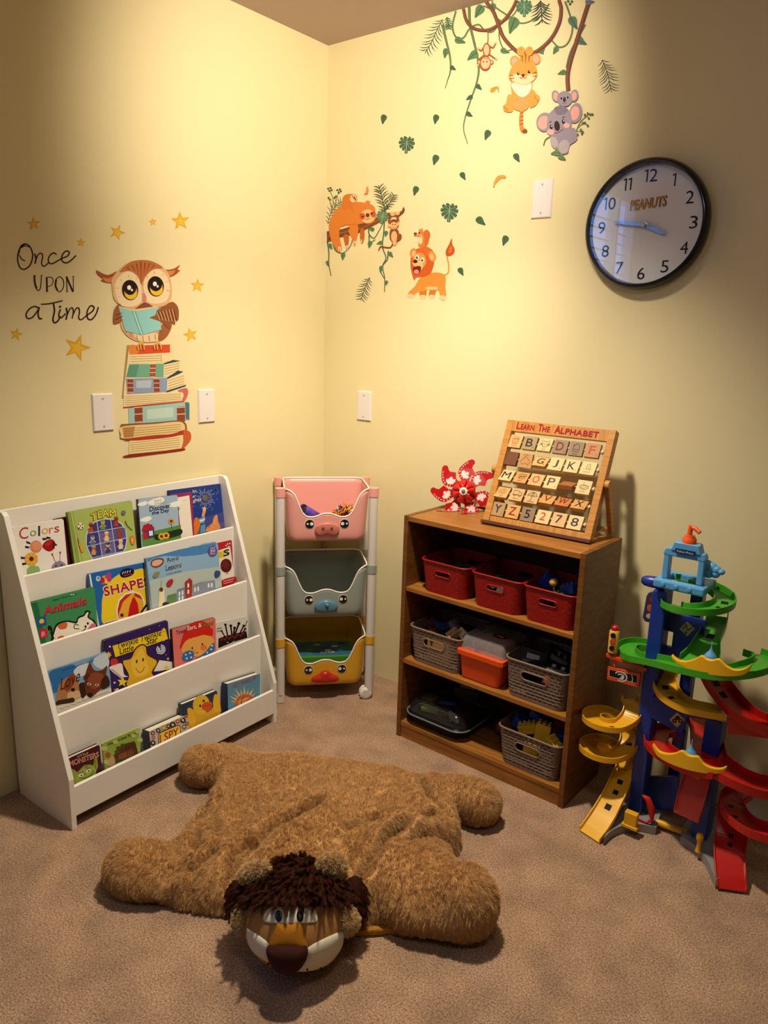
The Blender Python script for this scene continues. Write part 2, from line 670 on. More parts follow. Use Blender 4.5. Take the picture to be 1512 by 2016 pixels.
# --- owl on a pile of books
a = Art(on_left_wall, T_OWL)
owl = top('owl_sticker', (0.0, -0.80, 1.0), 'wall sticker of a big-eyed owl reading a blue book on a pile of old books', 'wall sticker')
B1, B2, PG = '#8a3a1c', '#5c2412', '#efd9a4'
# the pile
a.poly([(820, 985), (836, 982), (822, 1110), (806, 1230), (798, 1330), (787, 1330), (800, 1180)], '#b08a58')
a.poly([(836, 988), (1104, 980), (1102, 1032), (845, 1046)], '#d9512a')
a.blob([(836, 988), (880, 985), (905, 1012), (880, 1046), (842, 1046)], '#e8853a')
a.poly([(1100, 982), (1130, 985), (1124, 1028), (1100, 1034)], PG)
a.poly([(842, 1046), (1118, 1034), (1120, 1088), (832, 1106)], PG)
for y in (1060, 1075, 1090):
    a.line([(845, y), (1040, y - 6)], 3, '#a8814a', smooth=False)
a.line([(1042, 1040), (1044, 1094)], 4, '#c9a46a', smooth=False)
a.poly([(836, 1108), (1062, 1104), (1056, 1192), (816, 1192)], '#74ab90')
a.poly([(838, 1112), (900, 1110), (880, 1190), (816, 1190)], '#5b9580')
a.poly([(1060, 1106), (1160, 1088), (1172, 1160), (1058, 1192)], PG)
a.poly([(1058, 1102), (1120, 1080), (1168, 1086), (1062, 1110)], '#2f4a48')
for k in range(4):
    a.line([(1064, 1122 + k * 17), (1160, 1102 + k * 15)], 3, '#9c7440', smooth=False)
a.poly([(972, 1106), (1008, 1105), (1004, 1192), (966, 1192)], '#a4503a')
for y in (1106, 1134, 1162, 1190):
    a.line([(968, y), (1006, y)], 5, '#e9c9a0', smooth=False)
a.poly([(814, 1200), (1084, 1196), (1076, 1286), (822, 1300)], '#8fa0b8')
a.poly([(880, 1215), (980, 1210), (975, 1260), (880, 1262)], '#b6c2ce')
a.poly([(1082, 1200), (1182, 1166), (1202, 1246), (1078, 1286)], PG)
a.poly([(1078, 1196), (1150, 1150), (1186, 1156), (1084, 1204)], '#2f3d58')
a.poly([(1076, 1280), (1202, 1240), (1200, 1250), (1080, 1290)], '#2f3d58')
for k in range(4):
    a.line([(1086, 1216 + k * 17), (1190, 1182 + k * 17)], 3, '#9c7440', smooth=False)
for x in (822, 992):
    a.poly([(x, 1200), (x + 38, 1199), (x + 40, 1290), (x + 4, 1296)], '#8c4632')
    for y in (1202, 1230, 1260, 1290):
        a.line([(x, y), (x + 40, y)], 5, '#ecb0a0', smooth=False)
a.poly([(800, 1304), (1186, 1286), (1184, 1346), (798, 1384)], PG)
for k in range(5):
    a.line([(808, 1318 + k * 13), (1170, 1300 + k * 11)], 3, '#a8814a', smooth=False)
a.blob([(1150, 1278), (1204, 1262), (1216, 1296), (1194, 1346), (1172, 1350), (1188, 1300)], '#cf6a62')
a.line([(796, 1388), (1000, 1366), (1186, 1350)], 8, '#b8443c')
a.poly([(828, 1392), (1222, 1350), (1224, 1466), (834, 1496)], '#a2c4bc')
a.poly([(950, 1400), (1120, 1385), (1118, 1450), (950, 1465)], '#c0d6c8')
a.poly([(1196, 1352), (1224, 1360), (1224, 1466), (1200, 1462)], '#4e7680')
for x in (868, 1142):
    a.poly([(x, 1384), (x + 52, 1378), (x + 54, 1484), (x + 2, 1490)], '#8c4632')
    for y in (1388, 1432, 1484):
        a.line([(x, y), (x + 54, y - 4)], 6, '#ecc09a', smooth=False)
a.blob([(778, 1504), (810, 1494), (1000, 1484), (1182, 1474), (1188, 1558), (1000, 1578), (800, 1596), (774, 1566)], '#8c5a30')
a.blob([(786, 1512), (1000, 1494), (1172, 1482), (1178, 1552), (1000, 1566), (800, 1588), (780, 1562)], '#e9cb8e')
a.poly([(790, 1518), (870, 1510), (860, 1578), (800, 1584)], '#c08a4c')
for k in range(4):
    a.line([(800, 1528 + k * 15), (1170, 1498 + k * 14)], 3, '#a07034', smooth=False)
a.poly([(836, 1602), (1180, 1566), (1172, 1656), (830, 1690)], '#f0d69c')
for k in range(5):
    a.line([(842, 1618 + k * 14), (1160, 1584 + k * 14)], 3, '#a8814a', smooth=False)
a.blob([(800, 1600), (900, 1580), (1100, 1560), (1190, 1532), (1196, 1552), (1100, 1580), (900, 1600)], '#b23a24')
a.blob([(1186, 1534), (1228, 1548), (1230, 1600), (1172, 1658), (1186, 1600)], '#cf6030')
a.blob([(815, 1696), (1000, 1676), (1176, 1652), (1178, 1666), (1000, 1690), (815, 1712)], '#98241c')
a.build('book_pile', owl)
# the owl
a.blob([(776, 800), (786, 880), (850, 946), (950, 968), (1050, 950), (1098, 896), (1112, 820), (1098, 760), (930, 740), (790, 760)], '#d9a878')
a.blob([(860, 900), (900, 955), (990, 960), (1040, 940), (1000, 905), (930, 915)], '#efcfa0')
a.blob([(1040, 860), (1110, 820), (1100, 890), (1060, 945), (1020, 950)], '#a26038')
for x0, y0, x1, y1 in ((840, 905, 850, 935), (880, 920, 888, 952), (920, 925, 925, 960), (960, 922, 965, 958), (1000, 915, 1004, 950), (1040, 890, 1046, 930), (810, 870, 816, 905)):
    a.line([(x0, y0), (x1, y1)], 4, '#8a5230', smooth=False)
a.blob([(622, 500), (660, 520), (700, 530), (760, 505), (790, 515), (760, 565), (700, 582), (650, 565), (668, 556), (632, 530)], '#a8502a')
a.blob([(660, 545), (700, 552), (760, 525), (740, 570), (690, 578)], '#d8824a')
a.blob([(1030, 478), (1070, 496), (1120, 490), (1162, 466), (1146, 496), (1162, 500), (1128, 530), (1080, 544), (1040, 516)], '#a8502a')
a.blob([(1050, 496), (1090, 505), (1130, 500), (1110, 530), (1075, 535)], '#d8824a')
a.blob([(724, 620), (722, 562), (748, 516), (806, 462), (884, 436), (966, 440), (1040, 470), (1088, 524), (1108, 604), (1104, 684), (1060, 730), (980, 740), (932, 716), (870, 745), (790, 732), (738, 690)], '#e3b382')
a.blob([(740, 600), (780, 530), (840, 510), (900, 560), (915, 640), (905, 710), (840, 735), (770, 715)], '#f4d9ae')
a.blob([(925, 600), (950, 530), (1010, 490), (1070, 530), (1096, 610), (1080, 690), (1020, 715), (950, 700)], '#f4d9ae')
a.blob([(770, 512), (830, 452), (900, 434), (980, 442), (1050, 484), (988, 496), (938, 540), (912, 594), (888, 540), (836, 504)], '#bb6f3c')
for x0, y0, x1, y1 in ((850, 470, 872, 505), (880, 455, 893, 530), (908, 445, 911, 570), (935, 450, 927, 525), (965, 455, 945, 505), (995, 465, 975, 490), (820, 480, 840, 500)):
    a.line([(x0, y0), (x1, y1)], 8, B1, smooth=False, w2=2)
for (x, y) in ((838, 628), (1004, 604)):
    for k in range(7):
        th = R(150 + k * 38)
        a.line([(x + 75 * math.cos(th), y + 80 * math.sin(th)), (x + 92 * math.cos(th), y + 100 * math.sin(th))], 3, '#d09a68', smooth=False)
    a.ell(x, y, 53, 66, '#2a0e10', -8)
    a.ell(x + 5, y + 14, 43, 46, '#d98a1e')
    a.ell(x + 6, y + 26, 38, 34, '#f0c02c')
    a.ell(x, y - 14, 40, 46, '#1c0808')
    a.ell(x - 6, y - 16, 13, 15, '#fff2e0')
    a.ell(x + 12, y, 7, 8, '#fff2e0')
a.blob([(926, 646), (944, 676), (936, 714), (918, 684)], '#d8867e')
a.blob([(880, 742), (932, 708), (985, 735), (980, 752), (880, 752)], '#8c4a34')
# wings, book and feet
a.blob([(772, 716), (740, 745), (730, 800), (734, 846), (772, 836), (802, 806), (792, 770)], '#9a5c36')
a.poly([(764, 732), (868, 752), (872, 768), (772, 750)], '#ecc990')
a.poly([(866, 752), (1018, 732), (1020, 746), (874, 768)], '#ecc990')
a.poly([(764, 738), (864, 766), (914, 918), (806, 892)], '#90c9c6')
a.poly([(868, 764), (1022, 740), (1040, 884), (914, 918)], '#96cfcc')
a.poly([(846, 760), (874, 764), (926, 914), (902, 918)], '#6fb0b4')
a.line([(860, 764), (914, 916)], 6, '#d4ecdf', smooth=False)
a.blob([(1012, 758), (1060, 730), (1112, 704), (1150, 746), (1150, 820), (1132, 812), (1128, 850), (1104, 836), (1092, 880), (1052, 842), (1000, 820), (964, 806), (1000, 790)], '#94572f')
for k in range(6):
    a.line([(1010 + k * 20, 770 - k * 4), (1030 + k * 20, 820 + k * 3)], 4, '#e0b080', smooth=False)
    a.line([(1018 + k * 20, 768 - k * 4), (1040 + k * 20, 815 + k * 3)], 4, B2, smooth=False)
a.line([(745, 790), (785, 775)], 4, B2)
a.line([(742, 820), (790, 795)], 4, B2)
for x in (888, 905, 925, 995, 1012, 1035):
    a.line([(910 if x < 950 else 1014, 960), (x, 985), (x + 3, 1014)], 12, '#e8a95a', w2=7)
a.build('owl', owl)

# --- small things on the right wall
SMALL = [((755, 235), 11, 100, 'small green leaf sticker, highest and nearest the corner'), ((858, 235), 11, 100, 'small green leaf sticker above and right of the higher monstera leaf'),
         ((959, 266), 12, 110, 'small green leaf sticker below the end of the long hanging vine'), ((1018, 311), 11, 60, 'small green leaf sticker lower left of the koalas'),
         ((857, 315), 12, 105, 'small green leaf sticker midway between the two monstera leaves'), ((912, 347), 10, 60, 'small green leaf sticker left of the orange banana'),
         ((818, 376), 11, 105, 'small green leaf sticker right of the palm above the sloths'), ((947, 436), 13, 40, 'small green leaf sticker right of the lower monstera leaf'),
         ((994, 474), 12, 108, 'small green leaf sticker farthest right, up from the lion tail'), ((908, 535), 10, 60, 'small green leaf sticker right of the lion body')]
for (x, y), s, rot, lab in SMALL:
    a = Art(on_right_wall)
    leaf(a, x, y, s * .88, rot, GRN2)
    tag(a.build('leaf_sticker'), lab, 'wall sticker', 'small leaf stickers on the right wall')
for (x, y), s, lab in (((801, 281), 19, 'monstera leaf wall sticker, the higher of the two'), ((885, 414), 21, 'monstera leaf wall sticker above the lion, the lower of the two')):
    a = Art(on_right_wall)
    monstera(a, x, y, s, 5)
    tag(a.build('monstera_leaf_sticker'), lab, 'wall sticker', 'monstera leaf stickers')
a = Art(on_right_wall)
frond(a, [(728, 546), (718, 568), (710, 592)], 17, '#3c4a36', 9, 1.3)
tag(a.build('palm_leaf_sticker'), 'palm leaf wall sticker below the sloth branch', 'wall sticker', 'loose palm leaf stickers')
a = Art(on_right_wall)
frond(a, [(1186, 118), (1196, 145), (1204, 182)], 24, '#3c4a3c', 10, 1.4)
tag(a.build('palm_leaf_sticker'), 'palm leaf wall sticker above the clock', 'wall sticker', 'loose palm leaf stickers')
a = Art(on_right_wall, T_SLO)
a.blob([(1268, 138), (1272, 95), (1300, 60), (1345, 55), (1352, 80), (1320, 82), (1290, 110)], '#d98432')
a.line([(1272, 130), (1285, 90), (1320, 66), (1345, 62)], 6, '#eab068')
a.line([(1268, 132), (1270, 142)], 7, '#5a4020', smooth=False)
tag(a.build('banana_sticker'), 'orange curved banana wall sticker left of the switch plate', 'wall sticker')
a = Art(on_right_wall, T_TOP)
a.blob([(582, 512), (598, 520), (596, 562), (578, 570), (580, 540)], '#f4e0b0')
a.blob([(545, 598), (548, 572), (580, 560), (598, 566), (598, 600), (585, 575), (570, 595)], '#dc8c3a')
tag(a.build('banana_sticker'), 'small peeled banana wall sticker left of the tiger', 'wall sticker')
a = Art(on_right_wall, T_SLO)
a.blob([(345, 190), (358, 178), (366, 140), (374, 134), (382, 165), (372, 192), (352, 196)], '#e2855a')
a.line([(356, 185), (374, 190)], 4, '#8a4a30', smooth=False)
tag(a.build('butterfly_sticker'), 'small pink butterfly wall sticker above the sloths', 'wall sticker')

# --- sloths and monkey on the branch
slo = top('sloth_branch_sticker', (0.12, 0, 1.62), 'wall sticker of orange sloths and a monkey on a leafy branch beside the corner', 'wall sticker')
a = Art(on_right_wall, T_SLO)
SL, SL2 = '#dd7f33', '#c4631f'
for p in ([(92, 400), (110, 330), (150, 270), (190, 240)],):
    frond(a, p, 60, '#3a4a30', 9, 4)
a.build('palm_leaf', slo)
for p in ([(120, 330), (130, 230), (105, 160)], [(135, 330), (150, 240), (170, 165)], [(120, 320), (112, 250), (98, 220)]):
    a.line(p, 4, '#5c6a40')
for x, y in ((95, 150), (112, 145), (104, 165), (120, 160), (98, 215), (108, 228), (160, 160), (178, 155), (170, 178), (184, 168), (150, 205), (140, 215)):
    a.ell(x, y, 8, 7, '#4c5c38')
a.build('sprig', slo)
for p in ([(88, 520), (100, 600), (100, 690), (116, 768)], [(130, 540), (150, 590), (200, 606), (250, 560), (268, 505)], [(382, 420), (385, 470), (420, 500), (460, 440), (490, 380)], [(385, 480), (390, 530), (430, 510)],
          [(495, 330), (490, 450), (480, 560), (505, 640), (480, 700), (495, 780), (494, 882)], [(520, 590), (515, 650), (485, 690), (470, 740), (495, 790)]):
    a.line(p, 9, GRN2, w2=5)
for x, y, s, r in ((112, 560, 24, 60), (92, 680, 20, 80), (200, 630, 26, 95), (400, 435, 24, 200), (390, 545, 26, 100), (505, 470, 22, 100), (460, 535, 22, 160), (540, 618, 24, 50), (470, 720, 24, 100), (508, 818, 18, 100)):
    leaf(a, x, y, s, r, '#5c8058')
a.build('vine', slo)
a.poly([(86, 452), (88, 532), (180, 495), (300, 470), (440, 400), (520, 352), (600, 348), (632, 320), (640, 300), (630, 276), (618, 305), (600, 320), (560, 318), (500, 322), (400, 370), (280, 410), (180, 440)], '#7c4426')
a.line([(90, 485), (200, 460), (330, 430), (450, 375), (600, 335)], 6, '#a5653a')
a.line([(90, 510), (200, 478), (330, 450)], 5, '#5a2e18')
a.build('branch', slo)
a.blob([(240, 440), (300, 430), (300, 500), (280, 556), (262, 500)], SL)
a.blob([(325, 440), (350, 440), (352, 500), (335, 540), (322, 500)], SL2)
a.blob([(205, 480), (240, 480), (240, 540), (225, 580), (214, 540)], SL2)
a.blob([(100, 420), (120, 350), (160, 290), (230, 250), (320, 245), (400, 262), (430, 300), (400, 370), (320, 400), (240, 410), (185, 420), (175, 480), (190, 560), (185, 596), (160, 590), (120, 520)], SL)
a.blob([(240, 390), (290, 380), (310, 430), (300, 500), (285, 520), (262, 480), (250, 430)], SL)
a.line([(190, 420), (230, 405), (300, 400)], 4, SL2)
a.ell(375, 340, 62, 58, SL)
a.ell(376, 345, 52, 48, '#f2bd86')
a.blob([(318, 330), (350, 325), (358, 352), (335, 372)], '#c9552c')
a.blob([(395, 320), (428, 312), (430, 345), (408, 352)], '#c9552c')
a.ell(376, 338, 14, 15, '#7a2e14')
a.ell(340, 348, 8, 5, '#3a1808')
a.ell(405, 326, 8, 5, '#3a1808')
a.line([(358, 362), (375, 368), (392, 358)], 4, '#7a2e14')
for x0, y0, x1, y1 in ((172, 560, 168, 598), (182, 562, 184, 602), (280, 520, 276, 556), (290, 520, 292, 552), (335, 510, 328, 540), (222, 555, 222, 600), (232, 550, 234, 590)):
    a.line([(x0, y0), (x1, y1)], 8, '#f0ddc0', smooth=False, w2=3)
a.blob([(365, 255), (362, 235), (372, 240), (378, 228), (384, 240), (394, 236), (388, 260)], SL)
a.build('sloth', slo)
a.blob([(195, 250), (205, 205), (240, 188), (280, 190), (300, 205), (296, 240), (270, 275), (285, 320), (262, 300), (240, 290), (205, 300)], '#d6772e')
a.ell(275, 220, 24, 28, '#f2c48e')
a.ell(282, 215, 8, 10, '#a3471c')
a.ell(268, 205, 4, 4, '#3a1808')
a.ell(290, 228, 5, 7, '#8a3a18')
a.build('baby_sloth', slo)
frond(a, [(500, 320), (480, 220), (455, 125)], 70, '#3f5038', 9, 5)
a.build('palm_leaf', slo)
frond(a, [(500, 300), (540, 240), (565, 190)], 52, '#3f5038', 7, 4)
a.build('palm_leaf', slo)
monstera(a, 485, 340, 52, 12, '#62805a')
a.build('palm_leaf', slo)
MK, MKF = '#8c4a24', '#edb27c'
a.line([(560, 530), (540, 565), (500, 565), (470, 560), (456, 588)], 9, MK)
a.line([(540, 410), (530, 380), (540, 345)], 16, MK)
a.line([(590, 410), (594, 380), (588, 345)], 16, MK)
a.ell(555, 330, 18, 14, MKF)
a.ell(590, 325, 16, 13, MKF)
a.blob([(540, 440), (590, 440), (600, 490), (580, 545), (556, 530), (535, 500)], MK)
a.ell(566, 490, 22, 40, MKF)
a.ell(602, 495, 16, 26, MK, 20)
a.ell(570, 535, 14, 18, MKF)
a.ell(565, 402, 34, 36, MK)
a.ell(530, 412, 10, 14, MKF)
a.ell(594, 398, 8, 14, MKF)
a.ell(564, 412, 26, 26, MKF)
for x in (555, 574):
    a.ell(x, 404, 3.5, 4.5, '#3a1808')
a.line([(555, 426), (567, 432), (578, 422)], 3, '#8a3a1c')
a.build('monkey', slo)

# --- lion with a squirrel
lio = top('lion_sticker', (0.55, 0, 1.38), 'wall sticker of a walking orange lion with a squirrel on its head', 'wall sticker')
a = Art(on_right_wall, T_SLO)
L1, L2, L3 = '#e08f3a', '#cf5c22', '#f0bd80'
a.line([(915, 765), (945, 745), (948, 690), (936, 630)], 10, L1)
a.blob([(932, 625), (928, 590), (948, 550), (970, 502), (974, 545), (990, 575), (985, 610), (955, 628)], '#c4501e')
a.blob([(945, 600), (960, 560), (972, 560), (968, 600)], '#d8702e')
a.blob([(745, 850), (790, 850), (790, 905), (780, 930), (745, 925)], '#c9772c')
a.blob([(820, 855), (865, 850), (850, 905), (845, 928), (805, 925)], '#c9772c')
a.blob([(740, 790), (800, 750), (880, 745), (925, 770), (926, 840), (928, 930), (890, 938), (880, 880), (840, 868), (780, 872), (720, 890), (690, 925), (655, 920), (665, 885), (710, 840)], L1)
a.ell(830, 855, 45, 12, L3)
for x, y in ((680, 912), (765, 918), (828, 918), (905, 922)):
    a.ell(x, y, 26, 17, '#f1c796')
a.blob([(680, 640), (690, 600), (740, 570), (800, 572), (840, 610), (845, 680), (820, 750), (770, 775), (720, 780), (705, 800), (690, 760), (678, 700)], L2)
a.blob([(720, 600), (745, 570), (800, 562), (840, 600), (790, 625), (750, 625)], '#d9692a')
a.ell(697, 605, 24, 34, L1, 12)
a.ell(700, 608, 13, 22, '#f2b27e', 12)
a.ell(832, 630, 26, 38, L1, -18)
a.ell(830, 632, 15, 25, '#f2b27e', -18)
a.ell(742, 660, 48, 56, '#e59a48')
a.blob([(692, 670), (720, 655), (760, 668), (765, 710), (740, 730), (705, 700)], L3)
a.blob([(700, 705), (750, 700), (745, 740), (715, 758), (698, 740)], '#7a1e14')
a.ell(720, 738, 18, 16, '#ef8a78')
a.ell(712, 665, 16, 13, '#4a180c')
for x, y in ((725, 636), (762, 655)):
    a.ell(x, y, 14, 18, '#fdf0d8')
    a.ell(x - 1, y + 1, 8, 11, '#2a3a3c')
    a.ell(x, y - 4, 3, 3, '#ffffff')
a.build('lion', lio)
a.blob([(778, 560), (776, 500), (770, 460), (795, 440), (818, 470), (808, 520), (800, 545)], '#cf6a2a')
a.blob([(735, 560), (740, 500), (730, 480), (738, 450), (740, 432), (752, 440), (762, 428), (770, 460), (776, 520), (778, 560)], '#dd7f3a')
a.ell(750, 510, 14, 34, '#f4d2a0')
a.ell(742, 462, 5, 6, '#3a1808')
a.line([(755, 490), (725, 485), (712, 480)], 9, '#dd7f3a')
a.ell(713, 475, 11, 13, '#a86a30')
a.ell(713, 466, 12, 6, '#5a3418')
a.build('squirrel', lio)

# --- the hanging vines with monkey, tiger and koalas
vin = top('jungle_vine_sticker', (1.0, 0, 2.0), 'big wall sticker of hanging jungle vines with monkey, tiger and koalas under the ceiling', 'wall sticker')
a = Art(on_right_wall, T_TOP)
BR, BRL = '#6f4232', '#8d5a44'
VG = '#667a52'
frond(a, [(236, 125), (200, 190), (165, 270), (120, 345)], 78, '#3d5a48', 10, 5)
a.build('palm_leaf', vin)
frond(a, [(262, 110), (272, 150), (275, 190)], 42, '#3f6a4a', 6, 6)
a.build('palm_leaf', vin)
for p, w, w2 in (([(235, 160), (258, 260), (284, 370), (286, 460), (268, 520), (252, 574)], 18, 4), ([(408, 46), (414, 160), (448, 310), (470, 430), (458, 530), (420, 640), (382, 760), (372, 840), (398, 932)], 20, 5),
                 ([(322, 72), (300, 170), (322, 240), (370, 246), (412, 185), (470, 160), (510, 200), (560, 205), (592, 150), (560, 70), (500, 38)], 12, 10),
                 ([(604, 180), (602, 240), (620, 300), (650, 330), (700, 318), (740, 330)], 9, 8), ([(556, 8), (570, 40), (640, 90), (740, 150), (820, 130), (880, 95), (926, 24)], 11, 9),
                 ([(1028, 10), (1060, 100), (1076, 190), (1046, 280), (990, 306), (935, 255)], 13, 10), ([(1160, 160), (1120, 230), (1062, 340), (1036, 440)], 12, 10), ([(900, 300), (880, 345), (840, 330)], 8, 7), ([(730, 30), (700, 90), (650, 130), (600, 160)], 9, 8)):
    a.line(p, w, VG, w2=w2)
for x, y, s, r, c in ((470, 75, 46, 120, GRN), (430, 362, 42, 140, GRN), (255, 345, 32, 100, GRN), (350, 265, 36, 20, GRN), (690, 165, 56, 110, GRN), (640, 332, 30, 20, GRN), (1085, 150, 46, 60, '#5c7a66'), (1132, 268, 42, 30, '#5c7a66'),
                      (966, 328, 28, 120, GRN), (1008, 472, 28, 160, GRN), (472, 565, 24, 40, GRN2), (410, 634, 24, 150, GRN2), (410, 742, 24, 30, GRN2), (304, 442, 22, 30, GRN2), (880, 335, 20, 60, GRN), (566, 52, 30, 80, GRN), (596, 150, 28, 100, GRN)):
    leaf(a, x, y, s, r, c)
a.build('vine', vin)
for p, w in (([(372, 58), (392, 135), (440, 185), (530, 196), (620, 145), (682, 70), (716, 2)], 21), ([(520, 14), (566, 78), (600, 165), (636, 250), (720, 335), (790, 352), (860, 325), (940, 250), (992, 150), (1004, 60), (990, 2)], 24),
             ([(1182, 20), (1150, 120), (1104, 270), (1066, 390), (1046, 490), (1050, 590)], 28)):
    a.line(p, w, BR)
    a.line([(x - 3, y - 2) for x, y in p], w * .3, BRL)
a.build('branch', vin)
monstera(a, 765, 40, 62, 0, '#4f7a5c')
a.build('monstera_leaf', vin)
frond(a, [(870, 4), (874, 60), (882, 150)], 90, '#35463c', 7, 6)
a.build('palm_leaf', vin)
leaf(a, 1190, 14, 30, 0, '#7a7a8c')
a.build('leaf', vin)
for x, y in ((1050, 10), (1062, 28), (1074, 12)):
    a.ell(x, y, 8, 8, '#4c5c38')
a.build('berry_sprig', vin)
MK = '#a3592f'
a.line([(530, 200), (532, 250), (528, 290)], 7, MK)
a.line([(510, 300), (485, 330), (470, 310)], 9, MK)
a.line([(540, 300), (565, 310), (580, 282)], 9, MK)
a.line([(505, 360), (475, 385), (462, 415)], 9, MK)
a.line([(540, 355), (570, 375), (582, 385)], 9, MK)
for x, y in ((470, 316), (582, 280), (586, 384), (466, 422)):
    a.ell(x, y, 8, 8, MKF)
a.ell(523, 325, 26, 46, MK)
a.ell(522, 325, 18, 36, '#f1b98a')
a.ell(514, 412, 38, 48, MK)
for x in (474, 556):
    a.ell(x, 404, 12, 15, MK)
    a.ell(x, 404, 7, 10, MKF)
a.blob([(486, 410), (500, 378), (530, 376), (546, 410), (530, 442), (500, 444)], '#f1b98a')
for x in (503, 525):
    a.ell(x, 402, 4, 5, '#3a1808')
a.line([(503, 384), (516, 378), (530, 386)], 3, '#8a3a1c')
a.build('monkey', vin)
TG, TGD, TGL = '#e09a48', '#a45a20', '#f3cfa0'
a.line([(752, 700), (744, 780), (752, 835), (770, 850)], 26, '#d8883a', w2=[20, 26, 34])
for y, w in ((735, 20), (760, 22), (785, 24), (808, 24)):
    a.line([(740, y), (760, y - 8)], 7, TGD, smooth=False)
a.ell(770, 850, 17, 12, '#8a4a1c')
a.blob([(690, 530), (810, 530), (812, 600), (800, 680), (770, 718), (720, 716), (690, 690), (684, 600)], TG)
a.blob([(690, 540), (808, 540), (800, 600), (750, 632), (700, 590)], '#f0ddc2')
a.ell(742, 670, 48, 42, '#ea9a5a')
a.blob([(660, 620), (685, 620), (696, 690), (686, 726), (640, 722), (628, 690), (648, 670)], TG)
a.blob([(805, 600), (826, 586), (846, 610), (868, 630), (850, 672), (825, 694), (800, 690)], TG)
for x, y in ((640, 690), (655, 700), (834, 620), (850, 640)):
    a.line([(x, y), (x + 4, y + 22)], 4, TGD, smooth=False)
for x, y in ((706, 398), (842, 384)):
    a.ell(x, y, 32, 36, TG)
    a.ell(x, y + 2, 21, 25, '#f0a892')
a.blob([(735, 380), (770, 350), (815, 375), (845, 440), (850, 490), (820, 530), (770, 552), (710, 540), (670, 515), (668, 480), (690, 430)], TG)
a.blob([(675, 500), (720, 480), (765, 500), (810, 480), (846, 492), (815, 530), (765, 550), (705, 535)], TGL)
for p in ([(752, 358), (756, 405)], [(776, 352), (776, 410)], [(800, 362), (795, 405)], [(672, 490), (700, 492)], [(674, 512), (704, 508)], [(848, 470), (818, 478)], [(846, 496), (820, 496)]):
    a.line(p, 11, TGD, smooth=False, w2=3)
for x, y in ((728, 478), (798, 466)):
    a.ell(x, y, 8, 11, '#3c1d10')
    a.ell(x + 2, y - 4, 3, 3, '#ffffff')
a.blob([(750, 485), (770, 482), (764, 500), (756, 500)], '#6a2814')
a.line([(738, 502), (750, 510), (760, 500), (772, 510), (782, 500)], 4, '#6a2814')
for x in (746, 800):
    a.ell(x, 334, 26, 30, TG, 10)
    a.line([(x, 310), (x + 2, 326)], 3, TGD, smooth=False)
a.line([(770, 330), (772, 360)], 5, TGD, smooth=False)
a.build('tiger', vin)
KG, KG2, KP = '#9a8c98', '#7f7282', '#efa596'
a.line([(1098, 860), (1130, 790), (1180, 745)], 5, VG)
a.line([(1110, 830), (1150, 800), (1180, 812)], 4, VG)
a.line([(1105, 850), (1140, 850)], 4, VG)
for x, y in ((1160, 745), (1178, 736), (1194, 742), (1208, 742), (1184, 766), (1146, 798), (1160, 796), (1178, 815), (1134, 842), (1146, 856), (1112, 872), (1140, 866)):
    a.ell(x, y, 7.5, 7.5, '#5c6848')
a.build('berry_sprig', vin)
a.line([(892, 942), (905, 905), (935, 885)], 6, '#5c7a50')
a.build('twig', vin)
a.blob([(940, 890), (1010, 850), (1090, 830), (1110, 890), (1100, 915), (1060, 945), (1050, 990), (1010, 1000), (985, 975), (950, 945)], KG)
a.ell(1025, 950, 34, 45, '#b4a6a8', 15)
a.ell(962, 925, 24, 42, '#b4a6a8', -20)
a.ell(900, 792, 54, 62, KG, 15)
a.ell(892, 795, 36, 44, KP, 15)
a.ell(1100, 734, 42, 66, KG, 12)
a.ell(1095, 735, 28, 46, KP, 12)
a.blob([(915, 800), (925, 745), (965, 705), (1015, 690), (1060, 720), (1075, 780), (1060, 845), (1000, 885), (945, 885), (915, 850)], KG)
a.blob([(960, 705), (1005, 685), (1050, 712), (1030, 740), (985, 745)], KG2)
a.ell(938, 856, 24, 18, '#e8aba0')
a.ell(1042, 814, 20, 16, '#e8aba0')
a.ell(980, 818, 18, 33, '#3c2626', -8)
for x, y in ((942, 825), (1021, 790)):
    a.ell(x, y, 9, 15, '#2a1616', -8)
    a.ell(x + 2, y - 5, 3, 4, '#ffffff')
a.line([(930, 796), (944, 788)], 6, '#4a3a40', smooth=False)
a.line([(1012, 766), (1030, 758)], 6, '#4a3a40', smooth=False)
a.line([(960, 862), (985, 862), (1022, 838)], 4, '#5a3434')
a.build('koala', vin)
a.ell(972, 625, 26, 38, KG, -15)
a.ell(974, 626, 17, 27, KP, -15)
a.ell(1092, 622, 26, 40, KG, 10)
a.ell(1090, 624, 17, 28, KP, 10)
a.ell(1030, 642, 50, 50, KG)
a.ell(1028, 648, 9, 17, '#3c2626')
for x, y in ((1008, 640), (1050, 634)):
    a.ell(x, y, 5, 8, '#2a1616')
a.line([(1014, 672), (1028, 675), (1042, 668)], 3, '#5a3434')
a.build('baby_koala', vin)
leaf(a, 968, 992, 28, 170, '#6d8a5c')
leaf(a, 1012, 1020, 28, 30, '#6d8a5c')
a.line([(975, 950), (980, 990), (1000, 1010)], 5, VG)
a.build('leaf', vin)

# ------------------------------------------------------------------ blank wall plates
PLATE = mat('#ece2dd', 0.35, 0.4)


